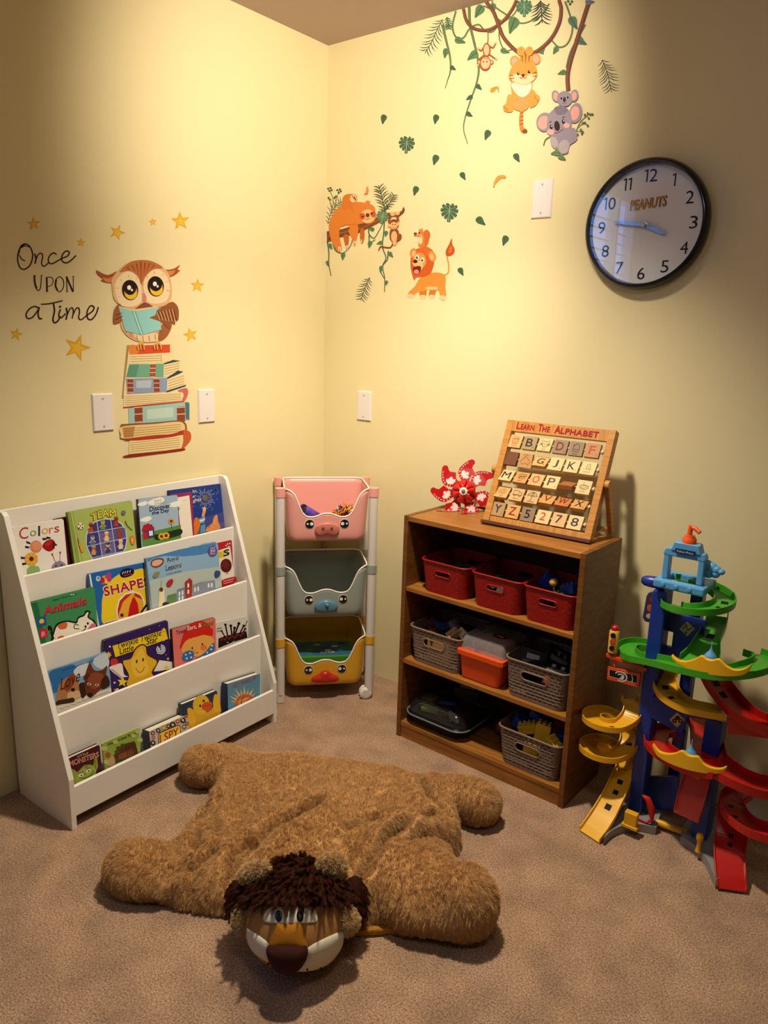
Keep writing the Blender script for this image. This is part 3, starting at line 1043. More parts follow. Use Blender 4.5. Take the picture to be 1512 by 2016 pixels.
def plate(name, fn, c1, c2, lab):
    """fn(s, t, h): s across the plate, t up, h out of the wall"""
    b = MB()
    w, h = 0.035, 0.0575
    rings = []
    for k, d in ((1.0, 0.0005), (0.985, 0.004), (0.94, 0.0065)):
        rings.append([fn(-w * (k if k == 1 else 1 - (1 - k) * 1.6), -h * k, d), fn(w * (k if k == 1 else 1 - (1 - k) * 1.6), -h * k, d), fn(w * (k if k == 1 else 1 - (1 - k) * 1.6), h * k, d), fn(-w * (k if k == 1 else 1 - (1 - k) * 1.6), h * k, d)])
    b.loft(rings, PLATE)
    r = top('blank_wall_plate', fn(0, 0, 0), lab, 'wall plate', 'blank white wall plates')
    b.build('plate', r)
    for t in (-0.042, 0.042):
        s = MB()
        q = [fn(0.0032 * math.cos(k * math.pi / 6), t + 0.0032 * math.sin(k * math.pi / 6), 0.0078) for k in range(12)]
        q0 = [fn(0.0036 * math.cos(k * math.pi / 6), t + 0.0036 * math.sin(k * math.pi / 6), 0.006) for k in range(12)]
        s.loft([q0, q], mat('#cfc4bc', 0.4))
        s.prism([(-0.0006, -0.0026), (0.0006, -0.0026), (0.0006, 0.0026), (-0.0006, 0.0026)], lambda x, y, hh: fn(x * .8 + y * .5, t + y * .8 - x * .5, hh), 0.0078, 0.0081, mat('#5c524c', 0.6))
        s.build('screw', r)
    return r


def lw(y, z):
    return lambda s, t, h: Vector((h, y + s, z + t))


def rw(x, z):
    return lambda s, t, h: Vector((x + s, -h, z + t))


plate('p', lw(-1.0037, 1.1272), 0, 0, 'blank white wall plate left of the pile of books sticker')
plate('p', lw(-0.6046, 1.1262), 0, 0, 'blank white wall plate right of the pile of books sticker')
plate('p', rw(0.2165, 1.1121), 0, 0, 'blank white wall plate above the white rolling cart')
plate('p', rw(0.9243, 1.818), 0, 0, 'blank white wall plate high on the wall left of the clock')

# ------------------------------------------------------------------ white book display on the left
SH = Frame(0.3092, -1.3567, 1.5931)
SW, SD, SHH, PT = 0.808, 0.285, 0.879, 0.015
LIPY = [0.198, 0.132, 0.066, 0.001]
LIPZ = [0.701, 0.514, 0.324, 0.1305]
DROP = 0.088
disp = top('book_display_shelf', SH.w(SW / 2, SD / 2, 0), 'white four-tier sling style book display shelf standing against the left wall', 'bookshelf')
for x0 in (0.0, SW - PT):
    b = MB()
    side = [(0.0, 0.0), (SD, 0.0), (SD, SHH), (SD - 0.035, SHH), (SD - 0.047, SHH - 0.010), (0.0, 0.157)]
    b.prism(side, lambda y, z, h: SH.w(x0 + h, y, z), 0, PT, WHITE_PANEL)
    b.build('side_panel', disp, bevel=0.0012)
b = MB(SH.M)
b.box(PT, SW - PT, SD - 0.012, SD, LIPZ[0] - DROP, SHH, WHITE_PANEL)
b.build('back_panel', disp, bevel=0.001)
for k in range(4):
    b = MB(SH.M)
    z0 = LIPZ[k + 1] - DROP if k < 3 else 0.040
    b.box(PT, SW - PT, LIPY[k], LIPY[k] + 0.012, z0, LIPZ[k], WHITE_PANEL)
    b.build('front_panel', disp, bevel=0.001)
    b = MB(SH.M)
    back = LIPY[k - 1] if k else SD - 0.012
    b.box(PT, SW - PT, LIPY[k] + 0.012, back, LIPZ[k] - DROP - 0.012, LIPZ[k] - DROP, WHITE_PANEL)
    b.build('shelf', disp)

T5, T6, T7, T8 = (5.169, 0, 910), (4.877, 250, 910), (4.8, 0, 1240), (4.725, 250, 1200)
PAGE = mat('#e9dcc0', 0.8, 0.1)


def book(tier, T, TL, TR, th, dy, cover, label, art=None, spine=None, pages=True, outline=None, group=None, lean=7.0, rough=0.32):
    f0 = SH.w(0, LIPY[tier] + 0.018 + dy, LIPZ[tier])
    F = Frame(f0.x, f0.y, 1.5931, f0.z, R(lean))
    px = lambda p: (T[1] + p[0] / T[0], T[2] + p[1] / T[0])
    l, r = F.at_y(0, *px(TL)), F.at_y(0, *px(TR))
    ang = math.atan2(r.z - l.z, r.x - l.x)
    w = math.hypot(r.z - l.z, r.x - l.x)
    bot = -(DROP - 0.003) / math.cos(R(lean))
    ca, sa = math.cos(ang), math.sin(ang)
    hgt = (min(l.z, r.z) - bot) / ca
    if sa > 0:
        hgt = (l.z - bot) / ca
    else:
        hgt = (r.z - bot) / ca
    q = lambda x, y: (l.x + ca * x + sa * y, l.z + sa * x - ca * y)
    hb = hgt
    rect = [q(0, 0), q(w, 0), q(w, hb), q(0, hb)]
    fn = lambda u, v, h: F.w(u, h, v)
    root = top('book', F.w(l.x + w / 2, th / 2, bot), label, 'book', group or 'picture books on the white display shelf')
    cm = mat(cover, rough, 0.4)
    sm = mat(spine or cover, rough, 0.4)
    c = MB()
    if outline:
        pts = []
        for p in outline:
            g = F.at_y(0, *px(p))
            pts.append((g.x, g.z))
        c.prism(pts, fn, 0, 0.003, cm)
    else:
        rr = 0.006
        crn = []
        for (cx, cy, a0) in ((rr, rr, 180), (w - rr, rr, 270), (w - rr, hb - 0.001, 0), (0.0, hb - 0.001, 90)):
            if a0 in (180, 270):
                for k in range(4):
                    t = R(a0 + k * 30)
                    crn.append(q(cx + rr * math.cos(t), cy + rr * math.sin(t)))
            else:
                crn.append(q(cx, cy + 0.001))
        c.prism(crn, fn, 0, 0.0022, cm)
    c.prism(rect, fn, th - 0.0022, th, sm)
    c.prism([q(-0.0015, 0.001), q(0.003, 0.001), q(0.003, hb), q(-0.0015, hb)], fn, 0.0008, th - 0.0008, sm)
    if art:
        a = Art(lambda u, v, h: F.w(*((lambda p: (p.x, -h, p.z))(F.at_y(0, u, v)))), T, rough=rough)
        art(a)
        c.absorb(a)
    c.build('cover', root)
    if pages:
        b = MB()
        n = 4
        for k in range(n):
            h0 = 0.0024 + (th - 0.0048) * k / n
            h1 = 0.0024 + (th - 0.0048) * (k + 0.86) / n
            b.prism([q(0.0032, 0.0025), q(w - 0.0025, 0.0025), q(w - 0.0025, hb - .002), q(0.0032, hb - .002)], fn, h0, h1, PAGE)
        b.build('pages', root)
    return root


def art_colors(a):
    for t, x, y, wd, hh, c in (('C', 195, 787, 92, 118, '#b42a28'), ('o', 305, 757, 64, 58, '#78963c'), ('l', 388, 752, 20, 104, '#2a2a50'), ('o', 424, 735, 66, 60, '#dda83a'), ('r', 500, 727, 40, 58, '#c0482c'), ('s', 552, 718, 50, 62, '#a83a30')):
        a.text(t, (x, y), (wd, -wd * .13), (0, -hh), c)
    for x, y, r in ((288, 812, 40), (276, 862, 10), (452, 782, -15), (492, 768, 5), (232, 972, 5), (246, 1036, -20), (556, 836, 10)):
        a.poly([(x - 22, y - 12), (x + 22, y - 6 + r * .3), (x + 22, y + 10 + r * .3), (x - 18, y + 12)], '#241c20')
    a.ell(366, 858, 60, 62, '#dc8058')
    a.ell(372, 850, 48, 44, '#e8946c')
    a.blob([(430, 850), (470, 800), (530, 785), (562, 825), (548, 880), (505, 906), (460, 890)], '#a01820')
    a.blob([(452, 845), (480, 812), (520, 800), (500, 850)], '#c02a2c')
    a.poly([(540, 800), (566, 830), (548, 845), (556, 880), (532, 860)], '#3a2418')
    for k in range(16):
        th = k * math.pi / 8
        a.ell(318 + 46 * math.cos(th), 985 + 46 * math.sin(th), 24, 13, '#e2a02c' if k % 2 else '#edb43c', math.degrees(th))
    a.ell(318, 982, 22, 22, '#4a2a14')
    a.poly([(276, 1150), (274, 1085), (300, 1058), (345, 1052), (392, 1060), (404, 1090), (404, 1124), (340, 1140)], '#8db06a')
    a.poly([(522, 1098), (530, 1050), (560, 1015), (610, 1002), (655, 1025), (680, 1064), (640, 1078)], '#8d7f98')
    for x in (568, 626):
        a.ell(x, 1056 if x < 600 else 1048, 10, 10, '#3a2430')
    a.line([(562, 1010), (530, 936)], 5, '#a8844c', smooth=False)
    a.line([(608, 1000), (612, 918)], 5, '#a8844c', smooth=False)
    a.ell(530, 936, 8, 10, '#7a2c20')
    a.ell(611, 918, 8, 10, '#7a2c20')


def art_team(a):
    a.poly([(692, 512), (722, 508), (816, 1015), (780, 1030)], '#8c9c48')
    a.line([(724, 508), (818, 1014)], 4, '#c9d48e', smooth=False)
    a.line([(740, 505), (834, 1010)], 3, '#8c9c48', smooth=False)
    a.poly([(940, 998), (905, 930), (870, 840), (872, 740), (900, 660), (960, 600), (1060, 570), (1160, 575), (1240, 620), (1284, 700), (1296, 790), (1284, 860), (1262, 912), (1100, 958)], '#c8ccd0')
    a.poly([(950, 992), (915, 925), (882, 840), (884, 745), (910, 670), (966, 612), (1060, 582), (1158, 587), (1232, 630), (1274, 705), (1285, 790), (1274, 855), (1252, 908), (1100, 952)], '#3f3c80')
    a.poly([(1010, 720), (1140, 695), (1160, 800), (1020, 830)], '#6a6498')
    a.poly([(1150, 690), (1270, 670), (1285, 780), (1170, 800)], '#5c5890')
    a.poly([(1020, 835), (1165, 805), (1180, 930), (1040, 960)], '#6a6498')
    for p in ([(985, 600), (1040, 965)], [(1125, 580), (1180, 935)], [(900, 722), (1270, 655)], [(878, 858), (1285, 770)], [(930, 975), (1260, 905)]):
        a.line(p, 8, '#b8bcd0', smooth=False)
    for x, y, c1, c2 in ((925, 660, '#5c2a20', '#c0492c'), (1045, 630, '#cfa070', '#6a9a48'), (1180, 600, '#7a3420', '#b8402c'), (940, 790, '#e0a878', '#4a78b8'), (1082, 750, '#dc9860', '#e8c898'), (1210, 715, '#8a4c30', '#a83c30'), (950, 890, '#a06840', '#c89858'), (1095, 865, '#d8a878', '#34406c'), (1225, 830, '#e0a878', '#d8c8b0')):
        a.ell(x, y - 22, 22, 22, c1)
        a.ell(x, y - 36, 22, 12, c2)
        a.poly([(x - 18, y), (x + 18, y - 3), (x + 24, y + 50), (x - 22, y + 55)], c2)
        a.line([(x - 12, y + 10), (x - 34, y + 34)], 9, c1, smooth=False)
        a.line([(x + 12, y + 8), (x + 34, y + 26)], 9, c1, smooth=False)
    a.text('TEAM', (928, 608), (256, -48), (-6, -78), '#4a3c10', 0.05, 0, 1.02, .32)
    a.text('TEAM', (930, 605), (250, -48), (-6, -72), '#f2d43a', 0.012, 0, 1.05, .32)
    a.ell(816, 648, 33, 33, '#f0e4c0')
    for dx, dy in ((0, 0), (-20, -14), (18, -16), (-14, 20), (18, 16)):
        a.ell(816 + dx, 648 + dy, 8, 8, '#5c4420')
    a.ell(1252, 514, 22, 24, '#6f6870')
    a.line([(1270, 596), (1290, 640), (1340, 690)], 7, '#3c4434')
    a.line([(790, 770), (800, 830)], 8, '#a86430', smooth=False)
    a.poly([(795, 830), (818, 822), (850, 905), (828, 918)], '#dd9c34')
    a.blob([(1320, 760), (1345, 748), (1366, 780), (1362, 830), (1335, 836), (1322, 800)], '#dc7430')
    a.ell(1342, 792, 10, 26, '#f2b05c')


def art_discover(a):
    a.poly([(150, 810), (140, 690), (516, 600), (520, 745)], '#5c8a46')
    for x, y, s in ((280, 380, 1.0), (460, 405, .8), (150, 400, .6), (180, 550, .7)):
        a.ell(x, y, 62 * s, 34 * s, '#eeeee4', -8)
        a.ell(x + 35 * s, y - 14 * s, 45 * s, 30 * s, '#eeeee4', -8)
        a.ell(x - 40 * s, y + 8 * s, 40 * s, 24 * s, '#eeeee4', -8)
    a.text('baby', (262, 388), (70, -12), (0, -26), '#8f949c')
    a.text('einstein', (262, 410), (105, -18), (0, -22), '#a0a4a8')
    a.text('Discover', (216, 474), (200, -38), (0, -46), '#1f2a4c', .02)
    a.text('the Day', (238, 515), (166, -32), (0, -42), '#1f2a4c', .015)
    a.poly([(160, 740), (150, 650), (258, 628), (262, 715)], '#2f3c74')
    a.poly([(140, 655), (155, 605), (205, 585), (262, 628), (258, 640), (150, 665)], '#b02430')
    a.poly([(225, 600), (240, 596), (242, 620), (228, 612)], '#5c2430')
    a.poly([(158, 738), (152, 676), (192, 668), (198, 732)], '#c02430')
    a.poly([(212, 708), (208, 662), (244, 654), (248, 702)], '#e4e4e8')
    a.blob([(262, 700), (300, 690), (420, 660), (516, 640), (520, 690), (400, 730), (280, 745)], '#243020')
    a.line([(430, 640), (424, 590)], 6, '#3c6a34', smooth=False)
    for k in range(10):
        th = k * math.pi / 5
        a.ell(422 + 20 * math.cos(th), 566 + 20 * math.sin(th), 10, 6, '#e2a02c', math.degrees(th))
    a.ell(422, 566, 14, 14, '#6a3014')
    for x, y in ((330, 712), (372, 704)):
        for k in range(10):
            th = k * math.pi / 5
            a.ell(x + 24 * math.cos(th), y + 24 * math.sin(th), 12, 7, '#e8ae34', math.degrees(th))
        a.ell(x, y, 15, 15, '#5c2a14')


def art_frame(a):
    a.poly([(485, 338), (598, 318), (632, 706), (520, 732)], '#efe4d4')
    a.text('a', (535, 372), (40, -6), (0, -6), '#b89c88')


def art_night(a):
    a.poly([(600, 640), (950, 560), (950, 640), (620, 720)], '#5c5488')
    a.poly([(640, 560), (945, 470), (950, 560), (640, 650)], '#43488c')
    for k in range(26):
        th = k * math.tau / 26
        L = 62 + 40 * ((k * 7) % 5) / 4
        a.line([(752 + 46 * math.cos(th), 345 + 46 * math.sin(th)), (752 + L * math.cos(th), 345 + L * math.sin(th))], 3.5, '#a8b4d8', smooth=False)
    a.ell(752, 345, 36, 38, '#55555c')
    a.ell(746, 338, 22, 24, '#6c6a6c')
    a.ell(854, 270, 20, 24, '#3c4c88')
    a.ell(850, 268, 11, 14, '#1a2654')
    for k in range(22):
        a.ell(640 + rng.random() * 280, 260 + rng.random() * 200, 3, 3, '#c8d0e8', n=8)
    a.text('ht,', (628, 300), (46, -8), (0, -36), '#e8e4d4')
    a.text('er', (628, 345), (28, -5), (0, -24), '#e8e4d4')
    a.text('ghts', (630, 395), (80, -14), (0, -44), '#e8e4d4')
    a.poly([(712, 520), (730, 450), (756, 462), (736, 530)], '#e09c5c')
    a.blob([(722, 450), (736, 430), (756, 436), (752, 462), (730, 466)], '#eab07c')
    a.poly([(692, 590), (690, 540), (748, 520), (740, 580)], '#6fa8c8')
    a.poly([(690, 560), (745, 540), (742, 556), (690, 576)], '#e8e8e4')
    a.blob([(640, 700), (640, 560), (670, 530), (700, 580), (690, 640), (670, 690)], '#d9762e')
    a.poly([(700, 680), (705, 610), (745, 590), (750, 672)], '#5c9cb8')
    a.blob([(760, 668), (770, 620), (815, 585), (830, 530), (862, 505), (872, 570), (890, 640)], '#e3935a')
    a.ell(785, 618, 12, 10, '#c8703c')


def art_animals(a):
    a.poly([(322, 1438), (378, 1424), (470, 1842), (420, 1858)], '#2a6a40')
    a.text("Baby's First Library", (540, 1420), (250, -66), (0, -26), '#14302a')
    a.text('Animals', (452, 1556), (425, -108), (-4, -84), '#7c1424', .06, space=1.06)
    a.text('Animals', (448, 1550), (425, -108), (-4, -80), '#d83248', .03, space=1.08)
    a.poly([(366, 1586), (462, 1562), (476, 1650), (386, 1672)], '#2a5a94')
    a.blob([(398, 1620), (420, 1592), (446, 1606), (440, 1634), (410, 1640)], '#efc040')
    a.poly([(396, 1706), (470, 1686), (490, 1770), (412, 1796)], '#c42a44')
    a.text('B', (422, 1774), (34, -10), (0, -46), '#f2c8b0')
    K, W = '#1c1410', '#efe4d2'
    a.blob([(535, 1830), (540, 1720), (580, 1640), (680, 1610), (770, 1622), (790, 1575), (850, 1550), (870, 1510), (920, 1520), (905, 1575), (960, 1610), (985, 1690), (900, 1720), (760, 1760)], K)
    a.blob([(552, 1822), (556, 1725), (592, 1655), (680, 1626), (775, 1640), (800, 1590), (855, 1565), (880, 1530), (900, 1530), (890, 1580), (945, 1622), (960, 1680), (900, 1705), (760, 1748)], W)
    a.line([(545, 1800), (525, 1740), (520, 1690), (495, 1670), (500, 1710)], 18, K)
    a.blob([(585, 1660), (640, 1632), (682, 1638), (670, 1690), (610, 1700)], '#cf6a34')
    a.poly([(575, 1812), (590, 1775), (630, 1762), (672, 1782)], '#cf6a34')
    a.line([(800, 1660), (760, 1650), (755, 1690), (805, 1695)], 9, K)
    a.poly([(882, 1708), (930, 1640), (972, 1640), (975, 1685)], '#cf6f84')
    for x, y in ((892, 1640), (868, 1672)):
        a.ell(x, y, 11, 13, K)
    a.line([(830, 1720), (850, 1712), (870, 1690)], 9, K)
    for x in (722, 745):
        a.ell(x, 1348, 8, 6, '#e8e4d8')


def art_shapes(a):
    a.poly([(905, 1140), (920, 1136), (1010, 1668), (990, 1672)], '#efe8d8')
    a.blob([(1060, 1650), (1036, 1480), (1050, 1340), (1110, 1220), (1230, 1130), (1370, 1096), (1480, 1120), (1500, 1530), (1300, 1590)], '#f0cc28')
    a.blob([(1220, 1150), (1238, 1100), (1300, 1078), (1355, 1090), (1362, 1130), (1320, 1162), (1255, 1176)], '#1c1c30')
    for x in (1245, 1268, 1292, 1318):
        a.line([(x, 1140 - (x - 1245) * .25), (x + 10, 1112 - (x - 1245) * .2)], 7, '#e0dce4', smooth=False)
    a.line([(1256, 1158), (1340, 1136)], 9, '#b03a4c', smooth=False)
    for x, y, c in ((1060, 1180, '#e8a83a'), (1090, 1165, '#d8405c'), (1050, 1215, '#e8603c'), (1085, 1210, '#f0c048'), (1110, 1190, '#c83a64'), (1040, 1200, '#b02c3c'), (1105, 1150, '#b4447c')):
        a.ell(x, y, 24, 28, c)
    a.ell(998, 1184, 24, 28, '#c8d4e4')
    a.ell(1000, 1180, 14, 16, '#6c94c8')
    a.text('SHAPES', (1062, 1372), (470, -108), (-16, -104), '#f8f0e4', .075, space=1.05)
    a.text('SHAPES', (1066, 1364), (460, -108), (-16, -92), '#b0182c', .04, space=1.08)
    a.poly([(1188, 1605), (1180, 1500), (1205, 1400), (1270, 1335), (1360, 1312), (1430, 1340), (1470, 1410), (1475, 1500), (1450, 1540)], '#f8efe0')
    a.poly([(1200, 1598), (1194, 1500), (1216, 1410), (1275, 1348), (1360, 1326), (1425, 1352), (1458, 1415), (1462, 1500), (1440, 1545)], '#e8a834')
    a.poly([(1200, 1575), (1194, 1500), (1216, 1410), (1275, 1348), (1345, 1332), (1250, 1420), (1215, 1520)], '#c42a24')
    a.poly([(1300, 1575), (1312, 1480), (1345, 1385), (1362, 1365), (1400, 1440), (1415, 1550)], '#c41a1c')
    a.poly([(1362, 1360), (1370, 1328), (1425, 1352), (1450, 1400)], '#b8301e')
    a.poly([(1050, 1645), (1056, 1630), (1200, 1590), (1236, 1600), (1220, 1612)], '#efe4d4')
    a.poly([(1060, 1645), (1066, 1636), (1200, 1600), (1210, 1610)], '#5c1824')
    a.ell(1238, 1556, 18, 18, '#2a2a48')
    a.line([(1415, 1560), (1490, 1450)], 22, '#1a1c1c', smooth=False)
    a.line([(1435, 1556), (1496, 1470)], 12, '#e8e0c8', smooth=False)


def art_royal(a):
    a.poly([(190, 925), (255, 905), (500, 838), (520, 838), (850, 770), (880, 1000), (560, 1080), (215, 1160)], '#8fb4d4')
    a.poly([(190, 925), (500, 838), (850, 770), (860, 850), (700, 890), (540, 905), (360, 900), (250, 925), (200, 960)], '#4a86c0')
    a.poly([(216, 1140), (560, 1050), (900, 1000), (908, 1190), (640, 1290), (240, 1405)], '#b8c4c0')
    a.blob([(225, 980), (240, 940), (300, 920), (350, 930), (345, 975), (300, 1010), (250, 1010)], '#7a3c34')
    a.blob([(238, 978), (250, 950), (300, 934), (338, 942), (332, 968), (296, 994), (252, 996)], '#e0b09c')
    a.text('Royal', (384, 978), (118, -30), (0, -58), '#eef2f4', .018)
    a.text('Royal', (385, 976), (114, -29), (0, -56), '#3a1c28', .01)
    a.text('Lessons', (368, 1046), (158, -38), (0, -54), '#eef2f4', .018)
    a.text('Lessons', (369, 1044), (154, -37), (0, -52), '#3a1c28', .01)
    a.text('A Lift-the-Flap Book', (376, 1088), (146, -36), (0, -18), '#2c2430')
    a.ell(818, 855, 46, 52, '#6a4c8c')
    a.text('Over', (798, 836), (46, -10), (0, -20), '#e8e0ec')
    a.text('50', (798, 868), (46, -10), (0, -26), '#e8e0ec', .02)
    a.text('Flaps', (796, 894), (50, -11), (0, -20), '#e8e0ec')
    a.poly([(300, 1390), (308, 1230), (355, 1218), (360, 1370)], '#efe4b8')
    a.poly([(296, 1232), (308, 1200), (350, 1190), (368, 1215)], '#d8d0a0')
    a.ell(325, 1222, 20, 22, '#5c4438')
    a.line([(325, 1195), (330, 1130)], 4, '#8c8c90', smooth=False)
    a.poly([(380, 1370), (384, 1280), (470, 1255), (475, 1345)], '#6c8858')
    a.poly([(470, 1345), (480, 1220), (560, 1195), (560, 1318)], '#7c8ca0')
    a.poly([(555, 1318), (552, 1150), (600, 1110), (625, 1140), (625, 1300)], '#a83830')
    a.poly([(620, 1300), (622, 1180), (700, 1150), (840, 1130), (850, 1220)], '#8c94a8')
    for x, y in ((500, 1260), (530, 1250), (500, 1310), (530, 1300), (585, 1180), (585, 1240), (650, 1220), (680, 1212), (780, 1180), (810, 1176)):
        a.poly([(x - 8, y + 24), (x - 8, y - 12), (x, y - 22), (x + 8, y - 14), (x + 8, y + 20)], '#e8ecec')
    a.blob([(375, 1165), (395, 1135), (430, 1120), (440, 1150), (415, 1190), (385, 1195)], '#b03034')
    a.blob([(245, 1090), (262, 1060), (310, 1050), (300, 1090), (262, 1110)], '#8c8a58')
    a.blob([(835, 1070), (850, 1040), (890, 1050), (885, 1090), (850, 1110)], '#3c4c80')
    a.ell(370, 1365, 34, 24, '#3a3030')


def art_words(a):
    a.poly([(870, 850), (990, 810), (1038, 1140), (905, 1190)], '#efe0d0')
    a.poly([(876, 860), (930, 845), (940, 915), (885, 925)], '#e4cc3c')
    a.text('D', (884, 912), (30, -8), (0, -42), '#c8a020', .03)
    a.text('s', (926, 905), (56, -14), (0, -60), '#241c18', .03)
    a.text('o', (940, 880), (24, -6), (0, -32), '#3c8c4c', .03)
    a.ell(950, 992, 54, 66, '#5c1a20')
    a.ell(940, 980, 30, 40, '#6c2a24')
    a.text('cat', (948, 1076), (26, -5), (0, -12), '#3a2a28')
    a.blob([(906, 1160), (915, 1130), (1030, 1098), (1050, 1120), (1040, 1150), (920, 1190)], '#b8202c')
    a.line([(922, 1146), (1025, 1118)], 5, '#efd8d0', smooth=False)
    a.line([(926, 1166), (1015, 1142)], 5, '#efd8d0', smooth=False)
    for x, y in ((965, 785), (985, 780), (950, 800), (975, 810)):
        a.ell(x, y, 7, 7, '#efd8d0')


def art_wolf(a):
    a.poly([(460, 390), (1003, 215), (1040, 420), (1050, 590), (560, 790), (490, 560)], '#7fa4c4')
    a.blob([(470, 400), (600, 350), (700, 330), (740, 420), (640, 480), (520, 600), (490, 520)], '#2f6fae')
    a.blob([(840, 290), (930, 245), (1000, 230), (1010, 330), (900, 330)], '#4a84bc')
    a.blob([(700, 380), (800, 310), (860, 340), (820, 420), (720, 440)], '#d4dce0')
    a.blob([(900, 260), (1003, 222), (1030, 330), (960, 370), (880, 320)], '#c8d4dc')
    a.poly([(530, 720), (1048, 545), (1054, 590), (552, 798)], '#d8ccb8')
    for k in range(9):
        a.line([(560 + k * 52, 745 - k * 18), (610 + k * 52, 742 - k * 20)], 7, '#9a8c80')
    a.line([(585, 386), (720, 342)], 4, '#34405c', smooth=False)
    a.line([(730, 338), (890, 288)], 4, '#34405c', smooth=False)
    a.blob([(540, 690), (545, 560), (590, 480), (680, 420), (700, 410), (730, 480), (760, 560), (775, 610), (720, 650), (640, 690)], '#b07a4c')
    a.blob([(600, 540), (640, 450), (690, 410), (705, 490), (640, 580)], '#8a4a2a')
    a.blob([(640, 600), (720, 570), (770, 600), (740, 640), (650, 660)], '#d8b080')
    a.blob([(530, 710), (540, 670), (640, 650), (690, 640), (700, 680), (600, 700)], '#3a2a20')
    a.ell(688, 566, 20, 18, '#2a1a14')
    a.blob([(745, 520), (800, 500), (830, 570), (800, 630), (770, 640)], '#3a2018')
    a.blob([(800, 520), (800, 440), (830, 340), (850, 310), (890, 380), (960, 380), (1010, 340), (1000, 430), (990, 510), (940, 570), (880, 625), (845, 640), (815, 600)], '#6a3420')
    a.blob([(835, 440), (900, 400), (980, 430), (960, 500), (890, 560), (840, 520)], '#8c4a2c')
    a.blob([(960, 470), (1010, 430), (1036, 520), (960, 560)], '#3c2418')
    for x, y in ((840, 512), (915, 520)):
        a.ell(x, y, 18, 12, '#e8d8c0', 10)
        a.ell(x, y, 9, 9, '#2a1a14')
    a.ell(848, 614, 26, 20, '#2a1410')
    a.text('Love', (570, 575), (190, -96), (-10, -110), '#5c1a18', .0, .3)
    a.line([(790, 470), (800, 430), (815, 462), (830, 420), (845, 450)], 9, '#5c1a18')


def art_twinkle(a):
    # zoomed lower-left crop coordinates
    a.poly([(1060, 172), (1062, 150), (1500, 20), (1570, 0), (1585, 90), (1090, 262), (1080, 270)], '#3a2c10')
    a.poly([(1062, 152), (1564, -6), (1588, 86), (1090, 258)], '#f0cc2c')
    a.text('Twinkle Twinkle', (1104, 184), (420, -130), (0, -62), '#2a1a10', .012)
    a.text('Little', (1132, 232), (130, -40), (0, -58), '#2a1a10', .012)
    a.text('Star', (1384, 142), (104, -30), (0, -58), '#2a1a10', .012)
    a.ell(1078, 306, 40, 38, '#c0242c')
    for y in (290, 312, 330):
        a.line([(1048, y), (1104, y - 12)], 5, '#e85a4c')
    a.blob([(1030, 360), (1090, 330), (1150, 320), (1170, 420), (1210, 440), (1120, 440)], '#efe4d8')
    a.line([(1050, 370), (1120, 430), (1165, 470)], 20, '#c8a8c0')
    a.blob([(1150, 300), (1230, 265), (1270, 180), (1330, 135), (1380, 150), (1400, 230), (1500, 300), (1440, 400), (1460, 480), (1200, 540), (1210, 430)], '#4a2810')
    a.blob([(1160, 302), (1235, 272), (1278, 190), (1330, 148), (1372, 160), (1392, 240), (1480, 300), (1430, 400), (1450, 470), (1205, 530), (1218, 430)], '#e5b02e')
    a.blob([(1240, 300), (1300, 220), (1340, 180), (1380, 280), (1400, 400), (1280, 440)], '#f0c040')
    for x, y in ((1290, 298), (1350, 282)):
        a.ell(x, y, 8, 17, '#3a1c10', 8)
    a.line([(1280, 360), (1310, 400), (1345, 388), (1362, 348)], 6, '#8a4a1c')
    a.star(1155, 492, 52, '#f0d040', 5, .45)
    a.star(1022, 235, 34, '#f0c838', 0, .5, 7)
    for x, y in ((1035, 158), (1080, 498), (1110, 560)):
        a.ell(x, y, 9, 9, '#e8e4f0')
    a.star(1094, 572, 26, '#f0c838', 15)
    # right half, in the neighbouring crop
    a.T = T8
    for k, (r0) in enumerate((12, 24, 38)):
        a.line([(312 + r0 * math.cos(t / 8 * math.tau), 370 + r0 * 1.1 * math.sin(t / 8 * math.tau)) for t in range(-2, 6)], 9, '#e8e4f0')
    a.star(340, 188, 24, '#f0d040', 5)
    a.poly([(245, 575), (300, 470), (410, 485), (440, 545), (300, 572)], '#efe4d8')
    a.star(362, 540, 30, '#f0d040', 5)
    a.star(378, 458, 16, '#f0c838', 0)
    for x, y in ((300, 150), (205, 182), (280, 410), (360, 420), (340, 290)):
        a.ell(x, y, 5, 5, '#b8b0d0', n=8)


def art_nose(a):
    a.blob([(490, 370), (520, 240), (560, 160), (640, 110), (720, 112), (780, 170), (795, 240), (700, 240), (560, 300)], '#d02a1e')
    a.blob([(515, 400), (520, 330), (580, 270), (700, 235), (790, 260), (810, 300), (770, 360), (700, 430), (600, 430)], '#e8a850')
    for k in range(7):
        a.poly([(500 + k * 42, 300 - k * 13), (545 + k * 42, 215 - k * 8), (560 + k * 40, 270 - k * 10)], '#d02a1e')
    a.ell(712, 354, 30, 26, '#e07c3c')
    a.ell(606, 358, 7, 11, '#2a1c14')
    a.ell(700, 322, 7, 11, '#2a1c14')
    a.line([(612, 372), (632, 400), (622, 414)], 5, '#c07a34')
    a.poly([(640, 400), (662, 392), (652, 414)], '#b82c24')
    a.blob([(515, 470), (520, 410), (580, 380), (620, 400), (612, 460), (560, 480)], '#3a6ca4')
    a.blob([(620, 470), (720, 400), (800, 310), (815, 370), (760, 420), (640, 476)], '#3a6ca4')
    for x, y in ((545, 420), (585, 405), (555, 455), (596, 445), (700, 440), (745, 400), (790, 335), (782, 370)):
        a.ell(x, y, 9, 9, '#c8dcec')
    a.text('Toes,', (455, 238), (95, -26), (0, -40), '#4a3c88', .01)
    a.text('Ears, &', (562, 202), (128, -34), (0, -46), '#efe8dc', .01)
    a.text('Nose!', (696, 165), (112, -28), (0, -44), '#8c7c3c', .012)


